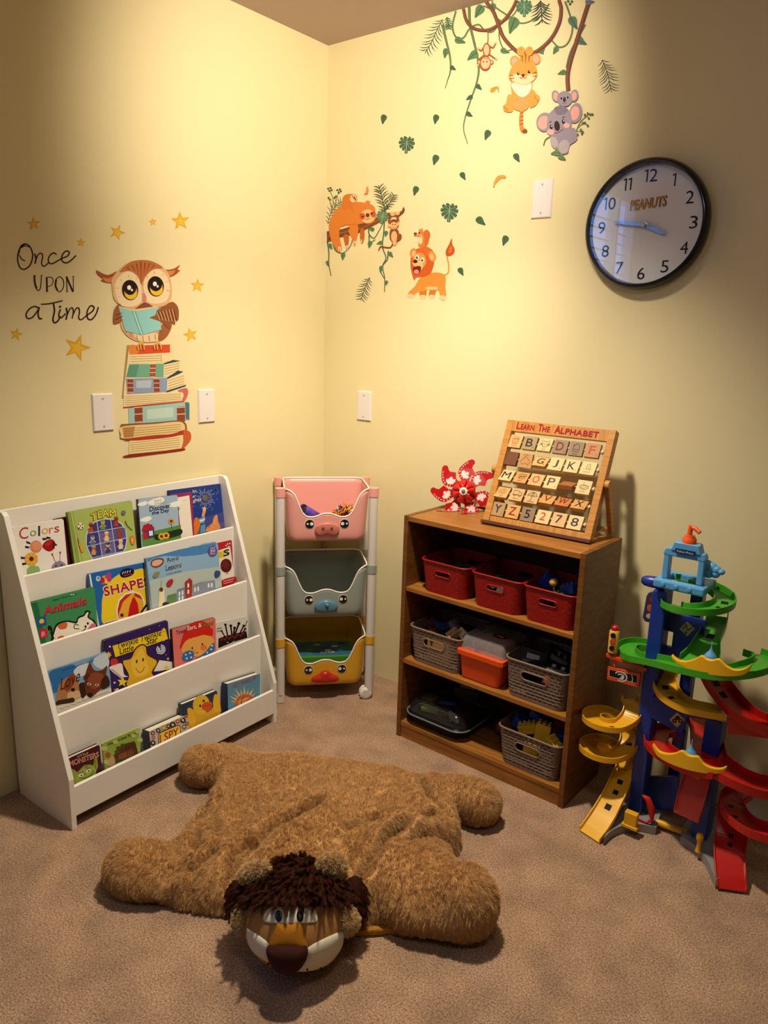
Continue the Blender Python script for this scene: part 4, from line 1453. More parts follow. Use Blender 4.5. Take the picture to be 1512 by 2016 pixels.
def art_mess(a):
    for y in (186, 210):
        a.line([(834, y), (848, y - 14), (858, y - 4), (870, y - 18), (884, y - 8)], 5, '#1c1614')
    B = '#1c1010'
    a.poly([(848, 360), (850, 270), (900, 250), (1000, 225), (1110, 200), (1120, 262), (980, 305)], B)
    for x0, y0, x1, y1, w in ((910, 250, 880, 200, 18), (935, 240, 915, 140, 22), (975, 235, 965, 150, 24), (1005, 225, 1040, 130, 26), (1050, 220, 1085, 150, 22), (1080, 210, 1115, 110, 10), (990, 230, 1000, 170, 24), (1060, 230, 1100, 180, 18)):
        a.line([(x0, y0), (x1, y1)], w * .6, B, smooth=False)
        a.ell(x1, y1, w * .55, w * .5, B)
    a.line([(868, 290), (890, 262), (905, 285), (930, 250), (950, 275), (975, 240), (1000, 265), (1030, 228), (1050, 250), (1085, 214)], 14, '#8a1a1c', smooth=False)
    for x, y in ((935, 305), (990, 298)):
        a.ell(x, y, 9, 4, '#c8c0b4')


def art_monsters(a):
    a.text('LITTLE', (732, 1206), (100, -34), (0, -18), '#e8d0b8', .015)
    a.text('MONSTERS', (660, 1290), (270, -92), (-4, -46), '#e8d8c0', .06)
    a.text('MONSTERS', (662, 1286), (264, -90), (-4, -42), '#c8602c', .02)
    G = '#93a03e'
    a.poly([(700, 1460), (675, 1310), (710, 1330), (730, 1345), (790, 1280), (850, 1270), (880, 1280), (890, 1215), (915, 1200), (925, 1290), (905, 1340), (890, 1380)], G)
    a.blob([(720, 1445), (740, 1350), (800, 1295), (860, 1285), (905, 1320), (890, 1375), (800, 1420)], '#a4b04a')
    for x, y in ((765, 1372), (832, 1330)):
        a.ell(x, y, 24, 16, '#e8e4c8', -25)
        a.ell(x + 3, y + 2, 8, 8, '#1c1c10')
    for p in ([(740, 1355), (790, 1340)], [(810, 1318), (852, 1300)], [(745, 1395), (800, 1400), (860, 1370), (882, 1330)], [(790, 1370), (808, 1358)], [(800, 1300), (830, 1290)]):
        a.line(p, 6, '#3c4418')
    a.line([(895, 1230), (905, 1310)], 5, '#5c6828')


def art_puppies(a):
    a.text('Hide-and-Seek Puppies', (1018, 1104), (280, -118), (0, -34), '#2c2414', .012)
    for x, y, r in ((985, 1120, 30), (1010, 1250, 30), (1300, 960, 26), (1320, 1040, 28), (1260, 1000, 24), (1090, 1060, 26)):
        a.ell(x, y, r, r * .8, '#bcc86c')
    a.poly([(1090, 1262), (1074, 1180), (1120, 1150), (1110, 1120), (1180, 1075), (1270, 1050), (1290, 1110), (1305, 1165)], '#5c3a24')
    a.poly([(1120, 1240), (1120, 1180), (1250, 1120), (1260, 1180)], '#8c4c28')
    for k in range(5):
        a.line([(1190 + k * 22, 1100 - k * 8), (1205 + k * 22, 1190 - k * 8)], 6, '#3a2418', smooth=False)
    for x, y in ((1120, 1115), (1160, 1090), (1105, 1150)):
        a.ell(x, y, 24, 16, '#4c5a2a')
    a.ell(1018, 1180, 24, 24, '#b0502c')
    a.blob([(1020, 1290), (1030, 1220), (1070, 1190), (1085, 1260)], '#c8a078')
    a.ell(1160, 1230, 40, 16, '#3c5a3a')


def art_ispy(a):
    for x, y, r, c in ((240, 1150, 20, '#8c2430'), (290, 1125, 22, '#2c3c64'), (340, 1100, 24, '#b8a04c'), (385, 1085, 20, '#6c2c34'), (425, 1072, 28, '#24304c'), (470, 1040, 20, '#b84c38'), (520, 1030, 26, '#1c1c30'), (548, 990, 16, '#8c2430'),
                       (240, 1240, 24, '#24202c'), (245, 1190, 16, '#b84c38'), (530, 1090, 22, '#8c6a3c'), (556, 1060, 16, '#3c3c5c'), (505, 1010, 12, '#b8a04c')):
        a.ell(x, y, r, r, c)
        a.ell(x, y, r * .45, r * .45, '#d8c8b0')
    a.poly([(292, 1252), (290, 1160), (310, 1138), (470, 1072), (496, 1080), (502, 1160)], '#3a2810')
    a.poly([(298, 1246), (296, 1164), (314, 1146), (470, 1080), (490, 1086), (496, 1158)], '#f0cc4c')
    a.text('I SPY', (306, 1246), (172, -74), (-2, -78), '#b02420', .02)


def art_duck(a):
    a.blob([(575, 1110), (560, 1000), (585, 940), (620, 930), (660, 960), (760, 950), (810, 880), (815, 800), (850, 800), (870, 900), (860, 970), (700, 1050)], '#e5ab28')
    a.ell(690, 885, 78, 92, '#efbf34', 10)
    a.blob([(560, 940), (590, 915), (625, 960), (640, 1050), (600, 1090)], '#efbb30')
    a.blob([(810, 800), (835, 790), (862, 850), (862, 940), (820, 950), (800, 880)], '#efbb30')
    a.ell(712, 850, 10, 12, '#2a1c10')
    a.ell(680, 896, 9, 12, '#2a1c10')
    a.blob([(692, 905), (720, 865), (785, 860), (790, 895), (765, 945), (720, 940)], '#dc5a2c')
    a.line([(705, 900), (750, 895), (785, 880)], 5, '#a83c1c')


def art_wake(a):
    a.text('HEY! WAKE UP!', (985, 735), (215, -82), (0, -40), '#9c4250', .01)
    for k in range(11):
        th = R(-172 + k * 16)
        a.poly([(1095 + 85 * math.cos(th - .13), 870 + 80 * math.sin(th - .13)), (1095 + (140 + 24 * (k % 2)) * math.cos(th), 870 + (140 + 24 * (k % 2)) * math.sin(th)), (1095 + 85 * math.cos(th + .13), 870 + 80 * math.sin(th + .13))], '#e8c898' if k % 2 else '#e0b478')
    a.poly([(1005, 906), (1010, 850), (1040, 805), (1095, 782), (1150, 795), (1185, 830)], '#d0683c')
    a.poly([(1030, 893), (1040, 845), (1095, 812), (1150, 830), (1160, 842)], '#e09a5c')
    a.line([(1060, 880), (1070, 830), (1100, 810)], 7, '#6a2c20')
    a.line([(1110, 850), (1140, 835)], 6, '#6a2c20')


book(0, T5, (560, 580), (690, 553), 0.012, 0.021, '#5c1820', 'dark red book mostly hidden behind the white Colors book', None)
book(0, T5, (132, 660), (645, 576), 0.010, 0.004, '#efe6dc', 'white Colors book with fruit and flower caterpillar on the cover', art_colors)
book(0, T5, (690, 510), (1342, 390), 0.012, 0.004, '#a8b862', 'green TEAM book with a purple ball of small players on the cover', art_team, spine='#7c8a40')
book(0, T6, (400, 272), (922, 203), 0.010, 0.030, '#1f3a86', 'dark blue night sky book with an orange pig on the cover', art_night, spine='#16203c')
book(0, T6, (430, 310), (622, 284), 0.008, 0.018, '#9a2c5c', 'magenta framed white board book behind the Discover the Day book', art_frame)
book(0, T6, (108, 357), (484, 313), 0.012, 0.002, '#9fb8d0', 'light blue Discover the Day book with clouds and a house', art_discover, spine='#4c4238')
book(1, T5, (320, 1428), (962, 1270), 0.014, 0.004, '#3f8c5a', 'green Animals book with a white cow on the cover', art_animals, spine='#2a6a40')
book(1, T5, (905, 1138), (1560, 1004), 0.010, 0.018, '#2464ae', 'blue and yellow SHAPES book with a beach ball', art_shapes)
book(1, T6, (640, 826), (1006, 745), 0.009, 0.028, '#b8242c', 'red words book with a dark animal photo behind the Royal Lessons book', art_words)
book(1, T6, (185, 925), (872, 790), 0.012, 0.000, '#8cb0d0', 'light blue Royal Lessons book with scalloped top edge', art_royal,
     outline=[(185, 925), (255, 905), (330, 895), (385, 872), (450, 862), (505, 838), (570, 830), (625, 805), (690, 800), (740, 778), (790, 772), (830, 764), (865, 770), (875, 800), (888, 1000), (912, 1190), (925, 1300), (640, 1400), (260, 1500), (240, 1405)], spine='#5c7c94')
book(2, T7, (455, 385), (1006, 208), 0.008, 0.000, '#86a8c4', 'blue Love book with two wolf pups lying on snow', art_wolf)
book(2, T7, (985, 100), (1585, -90), 0.012, 0.016, '#34205c', 'purple Twinkle Twinkle Little Star book with a smiling star', art_twinkle, spine='#2a1a34')
book(2, T8, (690, 152), (1127, 60), 0.010, 0.022, '#d8d0c4', 'white book splattered with black paint at the right end of its tier', art_mess)
book(2, T8, (420, 185), (822, 74), 0.012, 0.004, '#e0766c', 'pink Toes Ears and Nose book with a red-haired child on the cover', art_nose, spine='#4c3028')
book(3, T7, (650, 1215), (940, 1084), 0.018, 0.004, '#4c1a2c', 'dark maroon Little Monsters book with a green monster face', art_monsters)
book(3, T7, (972, 1072), (1312, 928), 0.008, 0.002, '#98ac4c', 'light green Hide and Seek Puppies book', art_puppies, spine='#c0c078')
book(3, T8, (205, 1135), (566, 975), 0.034, 0.002, '#c8b8a8', 'thick I SPY book with a yellow title box on a pattern of buttons', art_ispy, spine='#1c2438', lean=8)
book(3, T8, (515, 882), (838, 752), 0.022, 0.008, '#283c50', 'duck shaped book with a yellow duck on the cover', art_duck)
book(3, T8, (935, 692), (1238, 594), 0.030, 0.002, '#5f93ac', 'thick blue Hey Wake Up book with a rising sun', art_wake, spine='#1c2a50')

# ------------------------------------------------------------------ white rolling cart with animal-face baskets
CT = Frame(0.1874, -0.4325, 0.8326)
CW, CDp, CH = 0.345, 0.214, 0.838
cart = top('rolling_cart', CT.w(CW / 2, CDp / 2, 0), 'white three-tier rolling cart with pink, grey and yellow animal-face baskets in the corner', 'cart')
POST = mat('#dcd2ca', 0.4, 0.4)
RIMW = mat('#efe6da', 0.35, 0.45)
CT_COL = [('#eda397', '#c9786a', 'pig'), ('#9aa096', '#58809a', 'bear'), ('#dfa52c', '#bc2a1e', 'duck')]
TOPZ = [0.838, 0.545, 0.262]
for i, (x, y) in enumerate(((0.002, 0.0), (CW - 0.002, 0.0), (0.004, CDp), (CW - 0.004, CDp))):
    b = MB(CT.M)
    z0 = 0.035
    for k in range(3):
        b.cyl((x, y, (TOPZ[k + 1] if k < 2 else z0)), (x, y, TOPZ[k] - 0.03), 0.0165, POST)
    for k in range(3):
        b.cyl((x, y, TOPZ[k] - 0.032), (x, y, TOPZ[k]), 0.0185, mat(CT_COL[k][0], **PLAS))
    b.build('post', cart, smooth=True, angle=40)
    if i == 0:
        b = MB(CT.M)
        b.box(x - .014, x + .014, y - .014, y + .014, 0.0, 0.04, POST)
        b.build('foot', cart, bevel=0.003)
    else:
        b = MB(CT.M)
        for dx in (-0.011, 0.011):
            c = Vector((x - .012, y, 0.0245))
            b.lathe([(0, 0), (.020, 0), (.0235, .0025), (.0245, .006), (.0235, .010), (0, .010)], c + Vector((0, dx - .005, 0)), RIMW, (0, 1, 0), 28)
            b.lathe([(.015, 0), (.015, .0015), (0, .0015)], c + Vector((0, dx - .0052, 0)), POST, (0, -1, 0), 24)
        b.cyl((x, y, 0.02), (x, y, 0.045), 0.010, POST)
        b.build('caster', cart, smooth=True, angle=40)


def wave(s):
    """height of the basket front lip, 0 at its lowest, 1 at the post; s from -1 to 1"""
    a = abs(s)
    return float(np.interp(a, [0, .12, .25, .36, .48, .58, .66, .74, .82, .90, 1.0], [.135, .12, .045, .0, .0, .04, .16, .42, .76, .93, 1.0]))


def ring(w, d, r, n=96):
    """rounded rectangle, front centre first, going right"""
    sx, sy = w / 2 - r, d / 2 - r
    segs = [('l', (0, -d / 2), (sx, -d / 2)), ('a', (sx, -sy), -90), ('l', (w / 2, -sy), (w / 2, sy)), ('a', (sx, sy), 0), ('l', (sx, d / 2), (-sx, d / 2)), ('a', (-sx, sy), 90), ('l', (-w / 2, sy), (-w / 2, -sy)), ('a', (-sx, -sy), 180), ('l', (-sx, -d / 2), (0, -d / 2))]
    L = [math.hypot(q[2][0] - q[1][0], q[2][1] - q[1][1]) if q[0] == 'l' else r * math.pi / 2 for q in segs]
    tot = sum(L)
    out = []
    for k in range(n):
        s = tot * k / n
        i = 0
        while s > L[i] and i < len(L) - 1:
            s -= L[i]
            i += 1
        t = s / L[i] if L[i] else 0
        q = segs[i]
        if q[0] == 'l':
            out.append((q[1][0] + (q[2][0] - q[1][0]) * t, q[1][1] + (q[2][1] - q[1][1]) * t))
        else:
            a = R(q[2] + 90 * t)
            out.append((q[1][0] + r * math.cos(a), q[1][1] + r * math.sin(a)))
    return out


for k in range(3):
    col, ncol, kind = CT_COL[k]
    zt = TOPZ[k] - 0.003
    zb = TOPZ[k] - 0.203
    zdip = TOPZ[k] - 0.108
    w, d = CW - 0.036, CDp + 0.012
    cx, cy = CW / 2, CDp / 2
    n = 160
    R0 = ring(w, d, 0.034, n)
    R1 = ring(w * 0.93, d * 0.92, 0.034, n)
    tops = []
    for (x, y) in R0:
        if y < -d / 2 + 0.036:
            tops.append(zdip + (zt - 0.004 - zdip) * wave(max(-1, min(1, x / (w / 2 - 0.012)))))
        else:
            tops.append(zt)
    rings = []
    shr = 0.018
    for q, (bx, bz) in enumerate(((0.80, 0.0), (0.93, 0.003), (0.985, 0.011), (1.0, 0.024))):
        rings.append([CT.w(cx + p[0] * bx, cy + p[1] * bx, zb + bz) for p in R1])
    for t in (0.12, 0.24, 0.36, 0.5, 0.62, 0.75, 0.88, 1.0):
        rr = []
        for j in range(n):
            z = zb + 0.024 + (tops[j] - zb - 0.024) * t
            f = (z - zb) / (zt - zb)
            rr.append(CT.w(cx + R1[j][0] + (R0[j][0] - R1[j][0]) * f, cy + R1[j][1] + (R0[j][1] - R1[j][1]) * f, z))
        rings.append(rr)
    b = MB()
    b.loft(rings, mat(col, 0.38, 0.4), True, True, False)
    bo = b.build('basket', cart, smooth=True, solid=0.003)
    b = MB()
    b.tube(rings[-1], 0.0032, RIMW, 8, closed=True)
    b.build('basket_rim', bo, smooth=True)

    def ff(x, z, out=0.0):
        f = (z - zb) / (zt - zb)
        return CT.w(cx + x, cy - (d * 0.92 / 2 + (d / 2 - d * 0.92 / 2) * f) - out, z)
    for sx in (-1, 1):
        ex, ez = sx * 0.064, zdip - 0.026
        b = MB()
        for rad, h, c, ox, oz in ((0.0185, 0.0026, '#e8ded2', 0, 0), (0.0165, 0.0034, '#17100e', 0, 0), (0.0062, 0.0040, '#f4eeea', 0.0075 if sx < 0 else -0.0075, 0.001), (0.0036, 0.0040, '#f4eeea', -0.0075 if sx < 0 else 0.0085, 0.001)):
            pts = [(ex + ox + rad * math.cos(q * math.pi / 14), ez + oz + rad * math.sin(q * math.pi / 14)) for q in range(28)]
            b.prism(pts, lambda x, z, hh: ff(x, z, hh), -0.001, h, mat(c, 0.3, 0.5))
        b.build('eye', bo)
    nz = zdip - 0.047
    nm = mat(ncol, 0.32, 0.5)
    b = MB()
    if kind == 'pig':
        pts = catmull([(-.045, -.004), (-.040, .014), (-.018, .024), (0, .026), (.018, .024), (.040, .014), (.045, -.004), (.036, -.018), (.018, -.020), (0, -.015), (-.018, -.020), (-.036, -.018)], 4, True)
        lay = [[ff(p[0] * s, nz + p[1] * s, h) for p in pts] for s, h in ((1.0, -0.001), (1.0, .007), (.95, .010), (.86, .0112))]
        b.loft(lay, nm)
        for x in (-.016, .016):
            b.prism([(x + .0055 * math.cos(q * math.pi / 8), nz + .004 + .0065 * math.sin(q * math.pi / 8)) for q in range(16)], lambda u, v, h: ff(u, v, h), .0112, .0118, mat('#7a3c34', 0.5))
    elif kind == 'bear':
        pts = catmull([(-.044, -.006), (-.038, .010), (-.018, .022), (0, .026), (.018, .022), (.038, .010), (.044, -.006), (.034, -.020), (0, -.025), (-.034, -.020)], 4, True)
        b.loft([[ff(p[0] * s, nz - .004 + p[1] * s, h) for p in pts] for s, h in ((1.0, -0.001), (1.0, .007), (.93, .012), (.75, .0155), (.4, .017))], nm)
        b.ell(ff(0, nz + .004, .016), (.012, .006, .009), nm, 16, 8)
    else:
        pts = catmull([(-.052, -.016), (-.048, -.004), (-.026, .008), (-.012, .020), (0, .024), (.012, .020), (.026, .008), (.048, -.004), (.052, -.016), (.036, -.024), (0, -.027), (-.036, -.024)], 4, True)
        b.loft([[ff(p[0] * s, nz - .006 + p[1] * s, h) for p in pts] for s, h in ((1.0, -0.001), (1.0, .008), (.93, .014), (.72, .020), (.4, .0225))], nm)
    b.build({'pig': 'snout', 'bear': 'nose', 'duck': 'bill'}[kind], bo, smooth=True, angle=50)

# what lies in the cart
z = TOPZ[0] - 0.196
t = top('paper_tube', CT.w(0.10, 0.09, z), 'purple and blue rolled paper tube lying in the pink basket', 'paper roll')
b = MB()
b.tube([CT.w(0.085, 0.05, z + 0.106), CT.w(0.16, 0.12, z + 0.05)], [0.020, 0.016], mat('#3c3fa0', 0.4, mix=('#7a4aa8', 30, 2, (1, 1, 1)), key='roll'), 24, caps=False)
b.build('sheet', t, solid=0.002, smooth=True)
b = MB()
b.tube([CT.w(0.087, 0.052, z + 0.1045), CT.w(0.158, 0.118, z + 0.051)], [0.0175, 0.0138], mat('#2a1c24', 0.7), 20)
b.build('lining', t, smooth=True)
t = top('pom_pom', CT.w(0.25, 0.10, z), 'multicoloured ribbon pom-pom in the pink basket', 'pom-pom')
cols = ['#d8342c', '#e88a24', '#f0c02c', '#4a2a6a', '#2c3c8c', '#e85a2c', '#c8d048']
pc = Vector((0.245, 0.09, z + 0.060))
for q, c in enumerate(cols):
    b = MB(CT.M)
    for j in range(15):
        th, ph = rng.random() * math.tau, math.acos(1 - rng.random() * 1.15)
        dv = Vector((math.sin(ph) * math.cos(th), math.sin(ph) * math.sin(th), math.cos(ph)))
        L = 0.044 + 0.018 * rng.random()
        sd = dv.orthogonal().normalized() * 0.010
        b.tube([pc, pc + dv * L * .6 + sd, pc + dv * L, pc + dv * L * .75 - sd, pc + dv * L * .3], 0.0021, mat(c, 0.6), 5)
    b.build('ribbon', t, smooth=True)
for k, zz in ((1, 0), (2, 0)):
    pass
z = TOPZ[2] - 0.196
t = top('tin_box', CT.w(CW / 2, 0.11, z), 'flat blue and green tin box lying in the yellow basket', 'tin')
b = MB()
for (zz0, zz1, ins, c) in ((z + 0.003, z + 0.070, 0.0, '#14141c'), (z + 0.0705, z + 0.096, -0.002, '#4c8c2c')):
    pts = ring(0.235 - ins * 2, 0.150 - ins * 2, 0.022, 48)
    b.loft([[CT.w(CW / 2 + p[0] * s, 0.118 + p[1] * s, h) for p in pts] for s, h in ((1, zz0), (1, zz1 - .003), (.985, zz1))], mat(c, 0.35, 0.5))
b.build('body', t)
b = MB()
pts = ring(0.215, 0.132, 0.018, 48)
tz = z + 0.0962
b.loft([[CT.w(CW / 2 + p[0], 0.118 + p[1], h) for p in pts] for h in (tz - .001, tz)], mat('#2c5c84', 0.3, 0.5, mix=('#3c7c68', 16, 3, (1, 1, 1)), key='tinlid'))
a = Art(lambda u, v, h: CT.w(CW / 2 + u, 0.118 + v, tz + h))
for x, y, c in ((-.08, .03, '#8c3030'), (-.02, .04, '#d8b04c'), (.05, .02, '#d8d8d0'), (.08, .045, '#3c3c6c'), (-.05, -.01, '#4ca04c'), (.02, -.02, '#e8e0d0'), (.07, -.02, '#5cb0c8')):
    a.ell(x, y, .014, .009, c)
for q in range(4):
    a.line([(-.01 + q * .014, -.044), (-.005 + q * .014, -.030), (.0 + q * .014, -.040)], .004, '#e8e8e4')
b.absorb(a)
b.build('lid', t)

# ------------------------------------------------------------------ wooden bookcase on the right wall
BC = Frame(0.6733, -0.3331, -0.024)
BW, BD, BH, BT = 0.648, 0.253, 0.8044, 0.017
case = top('bookcase', BC.w(BW / 2, BD / 2, 0), 'brown wood-grain three-shelf bookcase against the right wall', 'bookcase')
for x0 in (0, BW - BT):
    MB(BC.M).box(x0, x0 + BT, 0, BD, 0, BH, WOOD).build('side_panel', case, bevel=0.001)
MB(BC.M).box(BT, BW - BT, 0.001, BD, BH - 0.018, BH - 0.0015, WOODH_LIT).build('top_panel', case, bevel=0.001)
for z1, t in ((0.558, 0.014), (0.297, 0.015), (0.060, 0.015)):
    MB(BC.M).box(BT, BW - BT, 0.002, BD - 0.006, z1 - t, z1, WOODH_LIT).build('shelf', case, bevel=0.001)
MB(BC.M).box(BT, BW - BT, BD - 0.006, BD - 0.001, 0.045, BH - 0.018, mat('#432812', 0.7, 0.2)).build('back_panel', case)  # panel colour darkened to stand for the shade inside the bookcase
MB(BC.M).box(BT, BW - BT, 0.004, 0.018, 0.0, 0.045, WOODH_LIT).build('kick_board', case, bevel=0.001)


def plastic_basket(name, label, x, z, wt, wb, h, dt, col, woven, group, y0=0.010, hole=(0.030, 0.0085, 0.66), cap=None):
    """x = centre along the shelf; front rim at depth y0"""
    m = mat(col, 0.45, 0.4)
    root = top(name, BC.w(x, y0 + dt / 2, z), label, 'basket', group)
    nu, nz = 176, 33
    wr, db = 0.026, dt - 0.016
    A, B = ring(wb, db, wr, nu), ring(wt, dt, wr, nu)
    v, f = [], []
    for k in range(nz + 1):
        t = k / nz
        for j in range(nu):
            v.append(BC.w(x + A[j][0] + (B[j][0] - A[j][0]) * t, y0 + dt / 2 + A[j][1] + (B[j][1] - A[j][1]) * t, z + h * t))
    hw, hh, hz = hole
    for k in range(nz):
        tc = (k + .5) / nz
        for j in range(nu):
            j2 = (j + 1) % nu
            xc = (A[j][0] + (B[j][0] - A[j][0]) * tc + A[j2][0] + (B[j2][0] - A[j2][0]) * tc) / 2
            yc = A[j][1]
            front = yc < -db / 2 + 0.004
            back = yc > db / 2 - 0.004
            if front or back:
                dx = max(abs(xc) - (hw - hh), 0)
                dz = (tc - hz) * h
                dd = math.hypot(dx, dz)
                if dd < hh:
                    continue
                if woven and dd < hh + 0.006:
                    f.append((k * nu + j, k * nu + j2, (k + 1) * nu + j2, (k + 1) * nu + j))
                    continue
            if woven and 2 <= k < nz - 2:
                row = (k - 2) // 3
                if (k - 2) % 3 == 1 and (j + (row % 2) * 2) % 4 in (0, 1, 2):
                    if not (abs(xc) > wb / 2 - 0.004):
                        continue
            f.append((k * nu + j, k * nu + j2, (k + 1) * nu + j2, (k + 1) * nu + j))
    b0 = len(v)
    f.append(tuple(reversed(range(nu))))
    wm = mat(col, 0.5, 0.35, bump=None if woven else (90, 0.5, 0.004))
    o = link_mesh('tub', v, f, [wm], [0] * len(f), root, solid=0.0022)
    b = MB()
    b.tube([BC.w(x + p[0], y0 + dt / 2 + p[1], z + h) for p in ring(wt + 0.003, dt + 0.003, wr, 80)], 0.0034, m, 8, closed=True)
    b.build('rim', root, smooth=True)
    b = MB()
    pts = []
    for k in range(32):
        a = math.tau * k / 32
        cx = (hw - hh) if math.cos(a) > 0 else -(hw - hh)
        px, pz = cx + (hh + 0.001) * math.cos(a), hz * h + (hh + 0.001) * math.sin(a)
        t = pz / h
        pts.append(BC.w(x + px, y0 + dt / 2 - (db + (dt - db) * t) / 2 - 0.001, z + pz))
    b.tube(pts, 0.0026, m, 6, closed=True)
    b.build('handle_rim', root, smooth=True)
    if woven:
        b = MB()
        for k in range(11):
            t = (5.0 + 3 * k) / nz
            if t > 0.95:
                break
            if abs(t - hz) * h < hh + 0.007:
                continue
            rr = ring(wb + (wt - wb) * t + 0.0012, db + (dt - db) * t + 0.0012, wr, 96)
            b.tube([BC.w(x + p[0], y0 + dt / 2 + p[1], z + h * t) for p in rr], 0.0013, m, 5, closed=True)
        b.build('weave', root)
    return root


RED, TAUPE = '#930d09', '#806a5a'
GR, GT = 'red plastic baskets on the top shelf', 'woven taupe baskets in the bookcase'
plastic_basket('storage_basket', 'red plastic basket at the left of the top shelf', 0.158, 0.5585, 0.184, 0.158, 0.108, 0.20, RED, False, GR)
plastic_basket('storage_basket', 'red plastic basket in the middle of the top shelf', 0.357, 0.5585, 0.184, 0.158, 0.108, 0.20, RED, False, GR)
plastic_basket('storage_basket', 'red plastic basket heaped with blue toys on the top shelf', 0.538, 0.5585, 0.176, 0.154, 0.108, 0.20, RED, False, GR)
plastic_basket('woven_basket', 'taupe woven basket beside the orange box, left on the middle shelf', 0.136, 0.2975, 0.212, 0.186, 0.124, 0.215, TAUPE, True, GT, hole=(0.042, 0.013, 0.66))
plastic_basket('woven_basket', 'taupe woven basket full of black cards on the right of the middle shelf', 0.5135, 0.2975, 0.212, 0.188, 0.124, 0.215, TAUPE, True, GT, hole=(0.044, 0.013, 0.66))
plastic_basket('woven_basket', 'taupe woven basket of building bricks on the bottom shelf', 0.509, 0.0605, 0.220, 0.186, 0.124, 0.215, TAUPE, True, GT, hole=(0.042, 0.013, 0.62))


def toy_brick(label, x, y, z, sx, sy, sz, col, nx, ny, rot=(0, 0, 0), group=None, name='toy_brick', cat='building brick'):
    Mx = BC.M @ Matrix.Translation((x, y, z)) @ Matrix.Rotation(rot[2], 4, 'Z') @ Matrix.Rotation(rot[1], 4, 'Y') @ Matrix.Rotation(rot[0], 4, 'X')
    m = mat(col, 0.3, 0.5)
    r = top(name, Mx.translation, label, cat, group)
    MB(Mx).box(-sx / 2, sx / 2, -sy / 2, sy / 2, -sz / 2, sz / 2, m).build('body', r, bevel=0.0015)
    for i in range(nx):
        for j in range(ny):
            b = MB(Mx)
            px, py = -sx / 2 + sx * (i + .5) / nx, -sy / 2 + sy * (j + .5) / ny
            rad = min(sx / nx, sy / ny) * .3
            b.cyl((px, py, sz / 2), (px, py, sz / 2 + .006), rad, m, seg=14)
            b.build('stud', r, smooth=True, angle=40)
    return r


# heaped toys
toy_brick('blue brick lying highest at the left in the red basket of toys', 0.500, 0.080, 0.672, .05, .034, .03, '#1c3c9c', 3, 2, (.3, .5, .4), 'bricks in the red basket')
toy_brick('blue brick right of the yellow knob in the red basket', 0.575, 0.075, 0.664, .052, .034, .03, '#1c3c9c', 3, 2, (-.2, -.4, -.3), 'bricks in the red basket')
toy_brick('red brick at the back of the red basket of toys', 0.592, 0.140, 0.680, .05, .034, .03, '#8c1c1c', 3, 2, (.1, .6, .8), 'bricks in the red basket')
toy_brick('green brick low behind the front rim of the red basket', 0.560, 0.040, 0.640, .045, .03, .026, '#1c6c34', 3, 2, (.2, .3, -.2), 'bricks in the red basket')
t = top('toy_rattle', BC.w(0.535, 0.045, 0.62), 'yellow round knob on a stick poking out of the red basket', 'toy')
b = MB(BC.M)
b.cyl((0.541, 0.058, 0.60), (0.537, 0.042, 0.678), 0.003, mat('#c89a5c', 0.5))
b.build('stick', t)
b = MB(BC.M)
b.ell((0.536, 0.041, 0.686), (.0125, .0125, .0125), mat('#c9a04c', 0.4), 20, 12)
b.build('knob', t, smooth=True)
t = MB(BC.M).ell((0.566, 0.026, 0.6285), (.009, .009, .009), mat('#1f8a4c', 0.3, 0.5), 18, 10).build('toy_ball', smooth=True)
tag(t, 'small green ball seen through the handle hole of the right red basket', 'ball')
for k, (x, y, z, c, rz, lab) in enumerate(((0.345, 0.07, 0.633, '#1f5c3c', .4, 'dark green toy piece in the middle red basket'), (0.315, 0.06, 0.618, '#2c2c34', -.3, 'dark toy piece in the middle red basket'), (0.375, 0.05, 0.625, '#b8b0a4', .2, 'pale toy piece behind the handle of the middle red basket'), (0.18, 0.09, 0.633, '#1c5440', .7, 'dark green toy piece in the left red basket'))):
    toy_brick(lab, x, y, z, .05, .034, .028, c, 2, 2, (.2, .3, rz), 'toy pieces in the red baskets', 'toy_piece', 'toy')
for k, (x, y, z, c, r, lab) in enumerate(((0.075, 0.090, 0.412, '#6a3a3c', (.3, .5, .3), 'dark red toy block at the left in the taupe basket'), (0.118, 0.075, 0.418, '#2c3c78', (.6, .2, .9), 'blue toy block sticking up in the left taupe basket'), (0.150, 0.11, 0.424, '#8c7ca0', (.4, .9, .2), 'lilac toy block at the back of the left taupe basket'),
                                          (0.176, 0.065, 0.412, '#c8a070', (.2, -.5, 1.1), 'tan toy block in the left taupe basket'), (0.205, 0.085, 0.414, '#d8b48c', (.9, .3, -.4), 'pale wooden block by the right rim of the left taupe basket'), (0.10, 0.055, 0.405, '#4c2c24', (.1, .3, -.6), 'brown toy block low in the left taupe basket'))):
    toy_brick(lab, x, y, z, .042, .028, .026, c, 2, 1, r, 'blocks in the left taupe basket', 'toy_block', 'toy block')
t = MB(BC.M).box(0.086, 0.176, 0.045, 0.06, 0.302, 0.392, mat('#b9854e', 0.6)).build('wooden_panel')
tag(t, 'tan wooden panel showing through the handle of the left taupe basket', 'toy')
